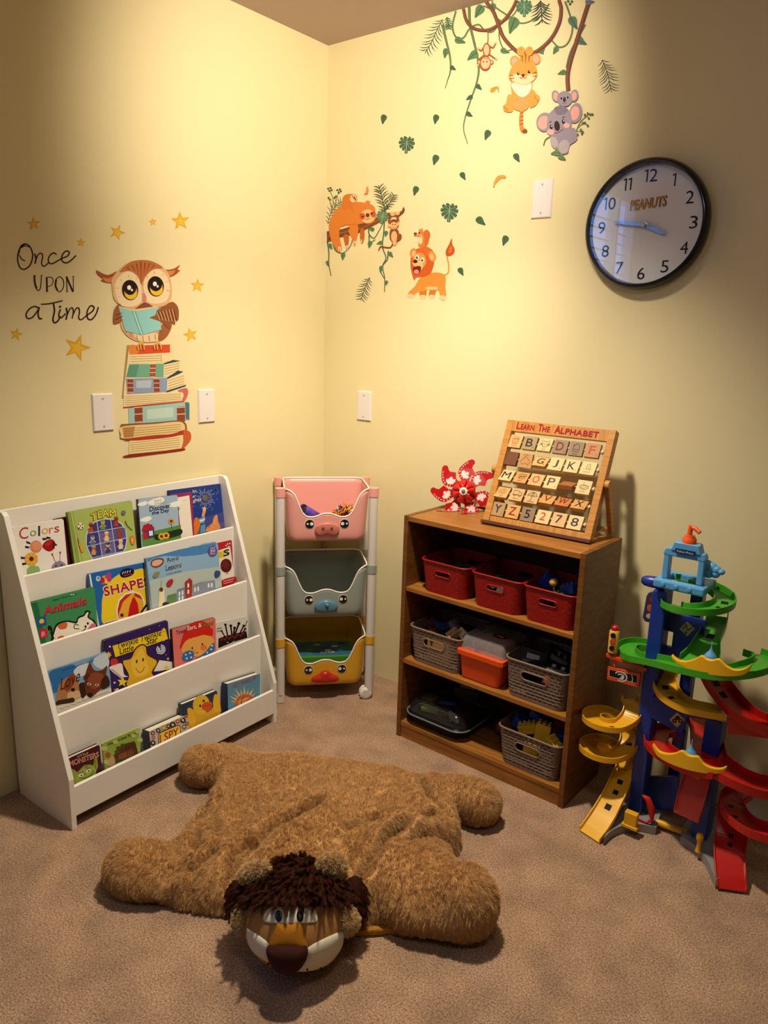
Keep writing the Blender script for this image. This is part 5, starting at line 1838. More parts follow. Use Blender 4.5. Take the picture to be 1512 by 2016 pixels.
for k, (x, y, z, r, txt, lab) in enumerate(((0.47, 0.075, 0.412, (1.15, .2, .5), 'I', 'black card with a white mark at the left in the card basket'), (0.545, 0.105, 0.432, (.75, .5, .7), 'TI', 'black card standing highest in the card basket'), (0.565, 0.060, 0.411, (.2, .1, .2), 'II', 'black card with white stripes by the front rim'), (0.50, 0.045, 0.405, (.3, -.2, -.2), '', 'plain black card low at the front of the card basket'))):
    Mx = BC.M @ Matrix.Translation((x, y, z)) @ Matrix.Rotation(r[2], 4, 'Z') @ Matrix.Rotation(r[1], 4, 'Y') @ Matrix.Rotation(r[0], 4, 'X')
    b = MB(Mx)
    b.box(-.04, .04, -.028, .028, -.004, .004, mat('#101214', 0.4, 0.4))
    a = Art(lambda u, v, h: Mx @ Vector((u, v, .004 + h)))
    if txt:
        a.text(txt, (-.02, -.002), (.04, 0), (0, .016), '#b8b4b0', .02)
        for q in range(5):
            a.line([(-.03, -.008 - q * .0035), (.03, -.008 - q * .0035)], .0014, '#a8a49c', smooth=False)
    b.absorb(a)
    tag(b.build('playing_card_box'), lab, 'card box', 'black card boxes in the taupe basket')
toy_brick('orange toy piece behind the handle of the card basket', 0.545, 0.034, 0.378, .022, .016, .026, '#e8601c', 1, 1, (0, .3, .2), None, 'toy_piece', 'toy')
BK = 'building bricks in the bottom taupe basket'
for x, y, z, sx, sy, sz, c, nx, ny, r, lab in ((0.535, 0.060, 0.192, .046, .03, .054, '#e3b52a', 3, 2, (-.1, .1, .25), 'tall yellow brick standing in the middle of the bottom basket'), (0.482, 0.06, 0.184, .06, .03, .030, '#e0b428', 4, 2, (.1, -.3, .4), 'yellow brick left of the tall yellow one'), (0.582, 0.045, 0.176, .05, .028, .024, '#e0b428', 3, 2, (.2, .5, -.3), 'yellow brick by the right front rim'),
                                               (0.452, 0.075, 0.186, .055, .034, .032, '#1d3f9e', 3, 2, (.2, .3, .5), 'blue brick at the left rim of the bottom basket'), (0.495, 0.110, 0.196, .06, .034, .034, '#1d3f9e', 3, 2, (-.2, .2, -.4), 'blue brick behind the left yellow brick'), (0.598, 0.085, 0.184, .045, .034, .032, '#1d4a94', 2, 2, (.1, -.3, .2), 'blue brick at the right rim of the bottom basket'),
                                               (0.570, 0.115, 0.198, .05, .034, .05, '#8c2018', 3, 2, (.3, .1, .5), 'red brick behind the tall yellow one'), (0.475, 0.155, 0.205, .05, .034, .05, '#9a7a4c', 2, 2, (.0, .4, .2), 'tan brick at the back left of the bottom basket'), (0.540, 0.165, 0.206, .05, .034, .04, '#1f7a3c', 2, 2, (.2, .2, .7), 'green brick at the back middle of the bottom basket'), (0.600, 0.155, 0.204, .045, .034, .04, '#20703c', 2, 2, (.2, -.4, -.2), 'green brick at the back right of the bottom basket'),
                                               (0.515, 0.030, 0.135, .05, .02, .04, '#d8a826', 3, 2, (0, .1, .1), 'yellow brick seen through the handle of the bottom basket')):
    toy_brick(lab, x, y, z, sx, sy, sz, c, nx, ny, r, BK)

# orange box with a clear lid
t = top('craft_box', BC.w(0.317, 0.10, 0.2975), 'orange plastic box with a clear lid between the taupe baskets', 'box')
ORG = mat('#e2501a', 0.38, 0.45)


def taper(b, cx, cy, levels, m, n=64, r=0.012, cap=True):
    b.loft([[BC.w(cx + p[0], cy + p[1], z) for p in ring(w, d, r, n)] for w, d, z in levels], m, True, True, cap)


b = MB()
taper(b, 0.317, 0.100, ((0.126, 0.15, 0.2980), (0.134, 0.158, 0.3005), (0.158, 0.176, 0.379)), ORG)
b.build('tub', t, smooth=True, angle=40)
for x in (0.275, 0.352):
    b = MB(BC.M)
    b.prism([(x - .026, .3), (x - .004, .3), (x, .372), (x - .03, .372)], lambda u, v, h: Vector((u, 0.024 - (v - .3) * .12 + h, v)), -0.003, 0.006, ORG)
    b.build('tub_rib', t, bevel=0.001)
b = MB()
taper(b, 0.317, 0.100, ((0.162, 0.180, 0.379), (0.176, 0.190, 0.382), (0.176, 0.190, 0.397), (0.170, 0.184, 0.399)), ORG)
b.build('band', t, smooth=True, angle=40)
clear = bpy.data.materials.new('clear_plastic')
clear.use_nodes = True
nt = clear.node_tree
nt.nodes.remove(nt.nodes['Principled BSDF'])
tr = nt.nodes.new('ShaderNodeBsdfTransparent')
tr.inputs[0].default_value = (0.9, 0.88, 0.86, 1)
gl = nt.nodes.new('ShaderNodeBsdfGlossy')
gl.inputs['Roughness'].default_value = 0.12
df = nt.nodes.new('ShaderNodeBsdfDiffuse')
df.inputs[0].default_value = (0.6, 0.58, 0.56, 1)
mx0 = nt.nodes.new('ShaderNodeMixShader')
mx0.inputs[0].default_value = 0.28
nt.links.new(tr.outputs[0], mx0.inputs[1])
nt.links.new(df.outputs[0], mx0.inputs[2])
fr = nt.nodes.new('ShaderNodeFresnel')
mx1 = nt.nodes.new('ShaderNodeMixShader')

bf_ = nt.nodes.new('ShaderNodeNewGeometry')
inv_ = nt.nodes.new('ShaderNodeMath')
inv_.operation = 'SUBTRACT'
inv_.inputs[0].default_value = 1.0
mul_ = nt.nodes.new('ShaderNodeMath')
mul_.operation = 'MULTIPLY'
nt.links.new(bf_.outputs['Backfacing'], inv_.inputs[1])
nt.links.new(inv_.outputs[0], mul_.inputs[0])
nt.links.new(fr.outputs[0], mul_.inputs[1])
nt.links.new(mul_.outputs[0], mx1.inputs[0])
nt.links.new(mx0.outputs[0], mx1.inputs[1])
nt.links.new(gl.outputs[0], mx1.inputs[2])
nt.links.new(mx1.outputs[0], nt.nodes['Material Output'].inputs[0])
b = MB()
taper(b, 0.317, 0.104, ((0.166, 0.172, 0.399), (0.160, 0.160, 0.428), (0.150, 0.146, 0.442), (0.142, 0.136, 0.446)), clear)
lid = b.build('lid', t, smooth=True, angle=50)
for x in (0.282, 0.333):
    b = MB(BC.M)
    b.box(x - .001, x + .001, 0.028, 0.17, 0.400, 0.440, clear)
    b.build('divider', lid)
b = MB()
a = Art(lambda u, v, h: BC.w(0.345 + u, 0.085 + v, 0.4468 + h), rough=0.4)
a.ell(0, 0, .030, .021, '#c85a28')
a.ell(0, 0, .026, .017, '#3a1c14')
a.line([(-.014, -.006), (-.004, .006), (.002, -.004), (.012, .008)], .004, '#e8c8a0')
a.line([(-.012, .008), (.014, -.007)], .003, '#e8c8a0')
a.build('sticker', t)
t2 = MB(BC.M).box(0.262, 0.372, 0.05, 0.15, 0.4003, 0.418, mat('#c8502a', 0.6)).build('paper_stack')
tag(t2, 'orange papers lying under the clear lid of the orange box', 'paper')

# black tray under a clear dome, low on the left
t = top('display_tray', BC.w(0.14, 0.10, 0.0605), 'black tray with a clear dome lid, low on the left of the bookcase', 'tray')
BLK = mat('#0e0e12', 0.3, 0.5)
b = MB()
taper(b, 0.148, 0.112, ((0.19, 0.17, 0.0610), (0.225, 0.20, 0.075), (0.246, 0.216, 0.098), (0.252, 0.222, 0.100)), BLK, r=0.05)
b.build('base', t, smooth=True, angle=40)
b = MB()
b.tube([BC.w(0.148 + p[0], 0.112 + p[1], 0.1015) for p in ring(0.254, 0.224, 0.05, 80)], 0.003, mat('#6a7078', 0.25, 0.6), 8, closed=True)
b.build('rim', t, smooth=True)
clear2 = clear.copy()
clear2.node_tree.nodes['Mix Shader'].inputs[0].default_value = 0.015
clear2.node_tree.nodes['Glossy BSDF'].inputs['Roughness'].default_value = 0.04
b = MB()
taper(b, 0.148, 0.112, ((0.246, 0.216, 0.102), (0.240, 0.208, 0.126), (0.215, 0.18, 0.146), (0.17, 0.14, 0.154)), clear2, r=0.05)
b.build('dome', t, smooth=True)
for x, y, z, s, c, r, lab, nm in ((0.10, 0.06, 0.114, (.06, .03, .018), '#5c7a2c', .3, 'green toy lying under the clear dome', 'toy_piece'), (0.20, 0.06, 0.118, (.05, .008, .03), '#8c8c90', -.3, 'grey card standing under the clear dome', 'small_card'), (0.07, 0.10, 0.122, (.05, .04, .03), '#6a5a40', .1, 'brown toy at the left under the clear dome', 'toy_piece'), (0.13, 0.12, 0.123, (.06, .012, .012), '#2c4ca8', .5, 'blue stick under the clear dome', 'toy_stick')):
    Mx = BC.M @ Matrix.Translation((x, y, z)) @ Matrix.Rotation(r, 4, 'Z')
    b = MB(Mx)
    b.box(-s[0] / 2, s[0] / 2, -s[1] / 2, s[1] / 2, -s[2] / 2, s[2] / 2, mat(c, 0.5))
    tag(b.build(nm, bevel=0.004), lab, 'toy')
b = MB(BC.M @ Matrix.Translation((0.19, 0.165, 0.1855)) @ Matrix.Rotation(.2, 4, 'Z'))
b.box(-.045, .045, -.03, .03, -.03, .006, mat('#16161a', 0.4))
b.box(-.03, .026, -.02, .0, .006, .0066, mat('#b8b8b4', 0.5))
for k in range(4):
    b.box(-.03, .02, .006 + k * .005, .0085 + k * .005, .006, .0066, mat('#8c8c88', 0.5))
tag(b.build('small_box'), 'small black box with a grey label on top of the clear dome', 'box')
t = MB(BC.M).ell((0.335, 0.16, 0.0905), (.028, .028, .030), mat('#5a2818', 0.35, 0.5), 20, 12).build('toy_ball', smooth=True)
tag(t, 'dark brown ball in the shade beside the black tray', 'ball')

# ------------------------------------------------------------------ alphabet board on the bookcase
AL = Frame(0.918, -0.244, 0.0175, BH + 0.0008, R(22))
HON = mat('#b87a36', 0.42, 0.4, mix=('#cf9248', 4, 5, (3, 3, 40)), key='honey')
HONH = mat('#b87a36', 0.42, 0.4, mix=('#cf9248', 4, 5, (40, 3, 3)), key='honeyh')
board = top('alphabet_board', AL.w(0.18, 0, 0), 'wooden Learn The Alphabet board of turning letter blocks on top of the bookcase', 'toy')
AW, AH = 0.3633, 0.350
FB = 0.022
zb0 = 0.012
for x0 in (0, AW - FB):
    b = MB(AL.M)
    b.box(x0, x0 + FB, 0.0, 0.030, zb0 - 0.0, AH, HON)
    b.build('side_bar', board, bevel=0.0015)
b = MB(AL.M)
b.box(FB, AW - FB, 0.002, 0.018, AH - 0.036, AH - 0.001, HONH)
a = Art(lambda u, v, h: AL.w(u, 0.002 - h, v), rough=0.45)
RD = '#a81420'
for w_, x0, x1, y, hh in (('L', .037, .049, .3225, .0225), ('EARN', .052, .098, .3225, .017), ('T', .113, .126, .3225, .0225), ('HE', .128, .153, .3225, .017), ('A', .170, .188, .3225, .0225), ('LPHABET', .190, .312, .3225, .017)):
    a.text(w_, (x0, y), (x1 - x0, 0), (0, hh), RD, .045, .0, 1.06)
b.absorb(a)
b.build('title_bar', board)
b = MB(AL.M)
b.box(FB, AW - FB, 0.004, 0.026, zb0, 0.030, HONH)
b.build('bottom_bar', board, bevel=0.0015)
b = MB(AL.M)
b.box(-0.004, AW + 0.002, -0.004, 0.034, 0.0015, zb0, mat('#5a2e14', 0.5, 0.4))
b.build('foot_rail', board, bevel=0.001)
ROWT = [0.281, 0.224, 0.165, 0.110, 0.0545]
MAP, MAP2, GRY = '#d9ad70', '#e0b87e', '#93785c'
NAV, DRD, REDL, BRN, OL = '#1e1c2c', '#7a1a1c', '#b8342a', '#5a3420', '#3c2a20'


def sym(a, s):
    L = lambda p, w=.075, c=OL, **k: a.line(p, w, c, **k)
    if s == 'apple':
        L([(-.5, .1), (-.42, .42), (0, .38), (.42, .42), (.5, .1), (.3, -.38), (0, -.3), (-.3, -.38), (-.5, .1)], .08, '#b8502c')
        L([(0, .38), (-.1, .7)], .07, '#b8502c', smooth=False)
        L([(-.12, .35), (-.2, 0), (-.08, -.3)], .06, '#b8502c')
        L([(.12, .35), (.15, 0), (.05, -.3)], .06, '#b8502c')
        L([(.1, .5), (.4, .6), (.5, .35), (.2, .4)], .06, '#b8502c')
        a.text('APPLE', (-.4, -.78), (.8, 0), (0, .17), '#b8502c')
    elif s == 'cat':
        L([(-.5, .1), (-.55, .75), (-.22, .5), (.22, .5), (.55, .75), (.5, .1), (.3, -.3), (0, -.42), (-.3, -.3), (-.5, .1)], .07, smooth=False)
        for x in (-.2, .2):
            a.ell(x, .15, .06, .06, OL)
        L([(-.12, -.12), (0, -.05), (.12, -.12)], .05)
        for sx in (-1, 1):
            for y in (-.1, 0, .1):
                L([(sx * .35, y * .6), (sx * .8, y * 1.6)], .045, smooth=False)
        a.text('CAT', (-.25, -.85), (.5, 0), (0, .2), OL)
    elif s == 'eagle':
        L([(-.45, -.4), (-.4, .1), (-.3, .5), (0, .7), (.3, .6), (.42, .1), (.4, -.45)], .07)
        L([(-.3, .5), (-.5, .38), (-.28, .36)], .06)
        L([(-.4, -.1), (-.2, -.2), (-.05, -.08), (.1, -.2), (.25, -.08), (.4, -.2)], .06)
        L([(-.4, -.4), (-.2, -.5), (0, -.38), (.2, -.5), (.4, -.42)], .06)
        a.ell(-.08, .48, .05, .05, OL)
        a.text('EAGLE', (-.35, -.85), (.7, 0), (0, .17), OL)
    elif s == 'heart':
        L([(0, .62), (.25, .35), (.62, 0), (.58, -.42), (.25, -.5), (0, -.3), (-.25, -.5), (-.58, -.42), (-.62, 0), (-.25, .35), (0, .62)], .07, '#a8522c')
        a.text('HEART', (.35, .9), (-.7, 0), (0, -.16), '#a8522c')
    elif s == 'lamp':
        L([(-.25, -.1), (-.2, .4), (0, .65), (.2, .4), (.25, -.1), (.0, -.2), (-.25, -.1)], .06)
        L([(0, -.1), (0, .25)], .05, smooth=False)
        for x in (-.55, -.3, .3, .55):
            a.ell(x, -.2, .05, .05, OL)
        a.text('LIGHT', (-.5, -.72), (1.0, 0), (0, .2), '#6a4a34')
    elif s == 'house':
        L([(-.6, .3), (-.3, .6), (.5, .55), (.6, .2), (-.2, .25), (-.3, -.2), (.5, -.25)], .08, BRN)
        L([(-.5, -.1), (.3, .1), (.6, -.2)], .07, BRN)
        L([(-.4, .1), (.5, .35)], .06, BRN)
        a.text('NEST', (-.35, -.75), (.7, 0), (0, .18), BRN)
    elif s == 'quail':
        L([(-.6, .05), (-.3, .3), (.1, .32), (.5, .15), (.6, -.1), (.2, -.32), (-.3, -.25), (-.6, .05)], .07)
        L([(-.35, -.2), (-.05, .2), (.2, .3), (.3, .0), (-.1, -.25)], .06)
        a.ell(-.12, .62, .06, .06, OL)
        L([(.5, .15), (.75, .3)], .06, smooth=False)
        a.text('QUAIL', (-.4, -.75), (.8, 0), (0, .2), '#6a4a34')
    elif s == 'sun':
        L([(.3 * math.cos(k * math.tau / 12), .1 + .3 * math.sin(k * math.tau / 12)) for k in range(13)], .06, '#8a5a1c')
        for k in range(16):
            th = k * math.tau / 16
            L([(.42 * math.cos(th), .1 + .42 * math.sin(th)), (.62 * math.cos(th), .1 + .62 * math.sin(th))], .06, '#8a5a1c', smooth=False)
        L([(-.15, .05), (0, -.05), (.15, .05)], .05, '#8a5a1c')
        for x in (-.1, .1):
            a.ell(x, .18, .04, .05, '#8a5a1c')
        a.text('SUN', (-.25, -.82), (.5, 0), (0, .2), '#8a5a1c')
    elif s == 'truck':
        L([(-.6, .6), (.2, .6), (.2, -.05), (-.6, -.05), (-.6, .6)], .08, smooth=False)
        L([(.2, .4), (.55, .35), (.72, .1), (.72, -.1), (.2, -.1)], .08, smooth=False)
        L([(-.65, -.1), (.75, -.12)], .08, smooth=False)
        for x in (-.35, .45):
            a.ell(x, -.2, .15, .15, OL)
            a.ell(x, -.2, .07, .07, MAP)
        a.text('TRUCK', (-.4, -.8), (.8, 0), (0, .2), OL)
    elif s == 'umbrella':
        L([(-.7, .1), (-.5, .5), (0, .72), (.5, .5), (.7, .1), (.45, .2), (.22, .08), (0, .2), (-.22, .08), (-.45, .2), (-.7, .1)], .07)
        for x in (-.22, .22):
            L([(0, .72), (x * .9, .4), (x, .1)], .06)
        L([(0, .72), (0, -.4), (-.1, -.55), (-.22, -.45)], .07, smooth=False)
        a.text('UMBRELLA', (-.55, -.85), (1.1, 0), (0, .2), OL)


ROWS = [[('@apple', 12, MAP), ('B', 8, '#a98a5c', NAV), ('@cat', 14, MAP2), ('D', 6, GRY, DRD), ('@eagle', 4, GRY), ('F', 8, '#b07a40', REDL)],
        [('', 8, '#6e3f20'), ('@heart', -10, MAP), ('G', 38, MAP, OL), ('J', 18, MAP2, OL), ('K', 18, MAP2, NAV), ('@lamp', 18, MAP2)],
        [('M', 30, MAP2, NAV), ('@house', 30, '#c08f50'), ('O', 26, MAP, '#b8402c'), ('P', 18, MAP2, BRN), ('', 62, '#9a5a2c'), ('@quail', 12, MAP2)],
        [('@sun', 28, MAP), ('@truck', 18, MAP), ('@umbrella', 16, '#c8a068'), ('V', 40, '#c0894a', DRD), ('W', 42, '#b8743c', DRD), ('X', 40, '#c0894a', NAV)],
        [('Y', 6, '#b08c60', NAV), ('Z', 10, '#cf9a58', DRD), ('5', 4, GRY, NAV), ('2', 16, MAP2, REDL), ('7', 14, MAP, NAV), ('8', 14, MAP2, '#14100e')]]
for ri, row in enumerate(ROWS):
    b = MB(AL.M)
    b.cyl((FB - .004, 0.014, ROWT[ri]), (AW - FB + .004, 0.014, ROWT[ri]), 0.0032, mat('#c9b89c', 0.4))
    b.build('rod', board, smooth=True)
    b = MB(AL.M)
    b.tube([(0.3295, 0.014, ROWT[ri]), (0.331, 0.014, ROWT[ri]), (0.334, 0.014, ROWT[ri]), (0.3355, 0.014, ROWT[ri])], [.004, .0072, .0072, .004], mat('#e4d6c0', 0.4), 14)
    b.build('bead', board, smooth=True)
    for ci, it in enumerate(row):
        sx = 0.042 + 0.0522 * ci
        Mx = AL.M @ Matrix.Translation((sx, 0.012, ROWT[ri])) @ Matrix.Rotation(-R(it[1]), 4, 'X')
        bm_ = mat(it[2], 0.5, 0.35, mix=(it[2] if it[2] == GRY else '#c8985a' if it[2] in (MAP, '#c0894a') else it[2], 4, 4, (30, 3, 4)), key='tile' + it[2])
        b = MB(Mx)
        b.box(-.0225, .0225, -.006, .006, -.0225, .0225, bm_)
        a = Art(lambda u, v, h, Mx=Mx: Mx @ Vector((u * .0225, -.006 - h, v * .0225)), rough=0.5)
        if it[0].startswith('@'):
            sym(a, it[0][1:])
        elif it[0]:
            wd = {'W': 1.25, 'M': 1.2, 'J': .62, '5': .8, '2': .8, '7': .8, 'F': .8}.get(it[0], 1.0)
            a.text(it[0], (-wd / 2 - .05, -.55), (wd, 0), (0, 1.2), it[3], .012)
            if not it[0].isdigit():
                a.text(it[0].lower(), (.62, -.72), (.16, 0), (0, .2), it[3])
        b.absorb(a)
        b.build('letter_block', board)
# the prop behind it
for sx in (-1, 1):
    x = AW + 0.008 if sx > 0 else -0.008
    b = MB(AL.M)
    p0 = Vector((x, 0.014, 0.185))
    foot = AL.loc(Vector((1.284 if sx > 0 else 0.908, -0.088, BH + 0.009)))
    foot.x = x
    d = (foot - p0).normalized()
    n = d.cross(Vector((1, 0, 0))).normalized()
    for q0, q1, hw in ((p0, foot, 0.011),):
        ring_ = lambda c, w: [c + Vector((sgx * .007, 0, 0)) + n * sgn * w for sgx, sgn in ((-1, -1), (1, -1), (1, 1), (-1, 1))]
        b.loft([ring_(q0, hw), ring_(q1, hw)], HON)
    b.cyl(p0 - Vector((.0072, 0, 0)), p0 + Vector((.0072, 0, 0)), 0.0135, HON)
    b.build('prop_leg', board, bevel=0.001)
b = MB(AL.M)
f0 = AL.loc(Vector((1.1, -0.095, BH + 0.016)))
b.box(-0.002, AW + 0.002, f0.y - .004, f0.y + .004, f0.z - .007, f0.z + .007, HONH)
b.build('prop_rail', board)
b = MB()
b.tube([AL.w(AW - 0.01, 0.03, 0.02), Vector((1.276, -0.115, BH + 0.03))], 0.0012, mat('#d8c8b0', 0.8), 6)
b.build('cord', board)

# ------------------------------------------------------------------ red pinwheel
pz = BH + 0.063
PC = Vector((0.772, -0.125, pz))
pin = top('pinwheel', (PC.x, PC.y, BH), 'red Canada pinwheel with white maple leaves beside the alphabet board', 'pinwheel')
pn = (CAM - PC).normalized()
pn = (pn + Vector((-.10, .0, .10))).normalized()
pr = pn.cross(Vector((0, 0, 1))).normalized() * -1
pu = pn.cross(pr)
if pu.z < 0:
    pu = -pu
if pr.dot(CR) < 0:
    pr = -pr
PS = 0.000163


def pw(x, y, h=0.0):
    p = PC + pr * x + pu * y + pn * h
    zmin = BH + 0.0025
    if p.z < zmin:
        de = zmin - p.z
        p = p + Vector((-.2, -.75, 0)) * de * 1.0
        p.z = zmin + min(de * .04, .004) + h * .6
    return p


PRED, PRED2 = mat('#b5080c', 0.28, 0.5), mat('#c8140e', 0.25, 0.5)
MAPLE = [(0, 1), (.12, .72), (.32, .82), (.25, .38), (.5, .58), (.56, .44), (.92, .5), (.8, .25), (.95, .12), (.5, -.22), (.56, -.42), (.06, -.32), (.04, -.75), (-.04, -.75), (-.06, -.32), (-.56, -.42), (-.5, -.22), (-.95, .12), (-.8, .25), (-.92, .5), (-.56, .44), (-.5, .58), (-.25, .38), (-.32, .82), (-.12, .72)]
SHAPE = [(345, 300), (335, 360), (332, 430), (338, 520), (355, 600), (385, 645), (430, 690), (520, 715), (640, 722), (760, 730), (800, 690), (720, 610), (655, 520), (642, 400), (560, 392), (510, 385), (478, 340), (462, 285), (430, 262), (380, 262)]
for bi, th in enumerate((130, 78, 178, 34, 229, 283, 334)):
    d = R(th - 130)
    ca, sa = math.cos(d), math.sin(d)

    def bp(X, Y, h=0.0, ca=ca, sa=sa):
        x, y = (X - 850) * PS, -(Y - 810) * PS
        return pw(x * ca - y * sa, x * sa + y * ca, h)
    b = MB()
    tri = tessellate_polygon([[Vector((p[0], p[1], 0)) for p in SHAPE]])
    cuts = 3
    pts, fcs = [tuple(p) for p in SHAPE], [tuple(t) for t in tri]
    for _ in range(cuts):
        cache = {}

        def midp(i, j):
            k = (min(i, j), max(i, j))
            if k not in cache:
                pts.append(((pts[i][0] + pts[j][0]) / 2, (pts[i][1] + pts[j][1]) / 2))
                cache[k] = len(pts) - 1
            return cache[k]
        nf = []
        for i, j, k in fcs:
            x, y, z = midp(i, j), midp(j, k), midp(k, i)
            nf += [(i, x, z), (x, j, y), (z, y, k), (x, y, z)]
        fcs = nf
    lift = lambda X, Y: -0.006 + 0.010 * max(0, 1 - math.hypot(X - 850, Y - 810) / 520)
    b.add([bp(p[0], p[1], lift(*p)) for p in pts], fcs, PRED)
    a = Art(lambda u, v, h: bp(u, v, lift(u, v) + h), rough=0.35, h=0.0007)
    a.poly([(545 + 118 * (x * .98 + y * .06), 605 - 128 * (y - .05)) for x, y in MAPLE], '#e8cfc8')
    for q, ch in enumerate('CANADA'):
        py = 430 + q * 56
        bx = np.interp(py, [400, 500, 580, 640, 700, 760], [352, 350, 366, 396, 450, 540])
        a.text(ch, (bx, py), (30, -4 + q * 3), (12 * 0 + q * 1.5, -38), '#f2e4dc', .01)
    b.absorb(a)
    b.build('blade', pin, solid=0.0006)
    # the folded flap that curls to the hub
    b = MB()
    rings_ = []
    for q in range(6):
        t = q / 5
        A_ = Vector((700 + (830 - 700) * t, 590 + (790 - 590) * t, 0.006 + .016 * t))
        B_ = Vector((905 + (860 - 905) * t, 560 + (790 - 560) * t, .004 + .018 * t))
        bow = 0.008 * math.sin(math.pi * t)
        rings_.append([bp(A_.x + (B_.x - A_.x) * s_, A_.y + (B_.y - A_.y) * s_ , A_.z + (B_.z - A_.z) * s_ + bow * (1 - .5 * s_) + .008 * math.sin(math.pi * s_)) for s_ in (0, .25, .5, .75, 1)])
    b.loft(rings_, PRED2, False, False, False)
    b.build('flap', pin, smooth=True, solid=0.0006)
b = MB()
b.lathe([(0, 0), (.0135, 0), (.0135, .004), (.010, .0058), (0, .0058)], PC + pn * .026, mat('#e6dcd4', 0.35), pn)
b.lathe([(.0065, .005), (.0065, .009), (.0045, .0115), (0, .0125)], PC + pn * .026, mat('#a0683c', 0.4), pn)
b.build('hub', pin, smooth=True, angle=40)
b = MB()
b.tube([PC - pn * .008, Vector((PC.x + .02, PC.y + .05, BH + 0.006)), Vector((PC.x + .16, PC.y + .075, BH + 0.0055))], 0.0045, mat('#8a5a34', 0.5), 10)
b.build('stick', pin, smooth=True)

# ------------------------------------------------------------------ wall clock
KC = Vector((1.270, 0, 1.7185))
clock = top('wall_clock', KC, 'round black wall clock with the word PEANUTS on its white face', 'clock')
ax = (0, -1, 0)
b = MB()
b.lathe([(.150, .002), (.176, .002), (.181, .012), (.1805, .026), (.176, .036), (.170, .0405), (.1655, .040), (.1635, .034), (.1625, .012)], KC, mat('#0d0d10', 0.18, 0.6), ax, 96)
b.build('frame', clock, smooth=True, angle=60)
b = MB()
b.lathe([(0, .010), (.1635, .010), (.1635, .013), (0, .013)], KC, mat('#f8f3f1', 0.5, 0.3), ax, 96)
a = Art(lambda u, v, h: Vector((KC.x + u, -.0131 - h, KC.z + v)), h=.0002)
for k in range(1, 13):
    th = math.radians(90 - 30 * k)
    rad = .1345
    t_ = str(k)
    hgt = .034
    cx, cy = rad * math.cos(th), rad * math.sin(th)
    wds = [.010 if ch == '1' else .0225 for ch in t_]
    gap = .005
    x = cx - (sum(wds) + gap * (len(t_) - 1)) / 2
    for ch, wd in zip(t_, wds):
        if ch == '1':
            a.line([(x + .008, cy - hgt / 2), (x + .008, cy + hgt / 2)], .0042, '#14100f', smooth=False)
            a.line([(x + .008, cy + hgt / 2 - .001), (x, cy + hgt / 2 - .005)], .0038, '#14100f', smooth=False)
        else:
            a.text(ch, (x, cy - hgt / 2), (wd, 0), (0, hgt), '#14100f')
        x += wd + gap
for lay, c, bo in ((0, '#4a2c14', .06), (1, '#e0a850', .02)):
    a.text('PEANUTS', (-.050 - .001 * (1 - lay), .043), (.100 + .003 * (1 - lay), .006), (0, .027), c, bo, .08, 1.0)
b.absorb(a)
b.build('dial', clock)
SIL = mat('#b8b4b0', 0.25, 0.5, 0.9)


def hand(name, ang, L, w, y, tail=.012):
    d = Vector((math.sin(ang), 0, math.cos(ang)))
    s_ = Vector((math.cos(ang), 0, -math.sin(ang)))
    b = MB()
    pts = [(-tail, -w * .5), (0, -w * .6), (L * .8, -w * .5), (L, 0), (L * .8, w * .5), (0, w * .6), (-tail, w * .5)]
    b.prism(pts, lambda u, v, h: KC + d * u + s_ * v + Vector((0, -y - h, 0)), 0, .0012, SIL)
    b.build(name, clock)


hand('minute_hand', math.radians(278), .098, .009, .022)
hand('hour_hand', math.radians(115), .072, .010, .0195)
b = MB()
b.lathe([(.0075, .013), (.0075, .0245), (.004, .026), (0, .026)], KC, SIL, ax, 20)
b.build('hub', clock, smooth=True, angle=40)
glass = bpy.data.materials.new('clock_glass')
glass.use_nodes = True
nt = glass.node_tree
nt.nodes.remove(nt.nodes['Principled BSDF'])
tr = nt.nodes.new('ShaderNodeBsdfTransparent')
gl = nt.nodes.new('ShaderNodeBsdfGlossy')
gl.inputs['Roughness'].default_value = 0.0
fr = nt.nodes.new('ShaderNodeFresnel')
fr.inputs['IOR'].default_value = 1.7
mx1 = nt.nodes.new('ShaderNodeMixShader')

bf_ = nt.nodes.new('ShaderNodeNewGeometry')
inv_ = nt.nodes.new('ShaderNodeMath')
inv_.operation = 'SUBTRACT'
inv_.inputs[0].default_value = 1.0
mul_ = nt.nodes.new('ShaderNodeMath')
mul_.operation = 'MULTIPLY'
nt.links.new(bf_.outputs['Backfacing'], inv_.inputs[1])
nt.links.new(inv_.outputs[0], mul_.inputs[0])
nt.links.new(fr.outputs[0], mul_.inputs[1])
nt.links.new(mul_.outputs[0], mx1.inputs[0])
nt.links.new(tr.outputs[0], mx1.inputs[1])
nt.links.new(gl.outputs[0], mx1.inputs[2])
nt.links.new(mx1.outputs[0], nt.nodes['Material Output'].inputs[0])
b = MB()
b.lathe([(0, .0315), (.1635, .0315), (.1635, .0335), (0, .0335)], KC, glass, ax, 64)
b.build('glass', clock)

# ------------------------------------------------------------------ car ramp tower on the right
TW = top('ramp_tower', (1.62, -0.24, 0), 'tall plastic toy car ramp tower with blue columns and green, yellow and red spiral ramps', 'toy')


def P3(u, v, y):
    return ROOM.at_y(y, u, v)


BLU = mat('#14348c', 0.35, 0.5)
LBL = mat('#5b9fd0', 0.35, 0.5)
GRE = mat('#3f9a22', 0.35, 0.5)
YEL = mat('#e6a81c', 0.35, 0.5)
YEB = mat('#f0b41c', 0.35, 0.5)
REDM = mat('#b8160e', 0.35, 0.5)
ORA = mat('#e0481a', 0.35, 0.5)
GRYM = mat('#8c8888', 0.45, 0.4)
BLK2 = mat('#120e12', 0.6, 0.2)


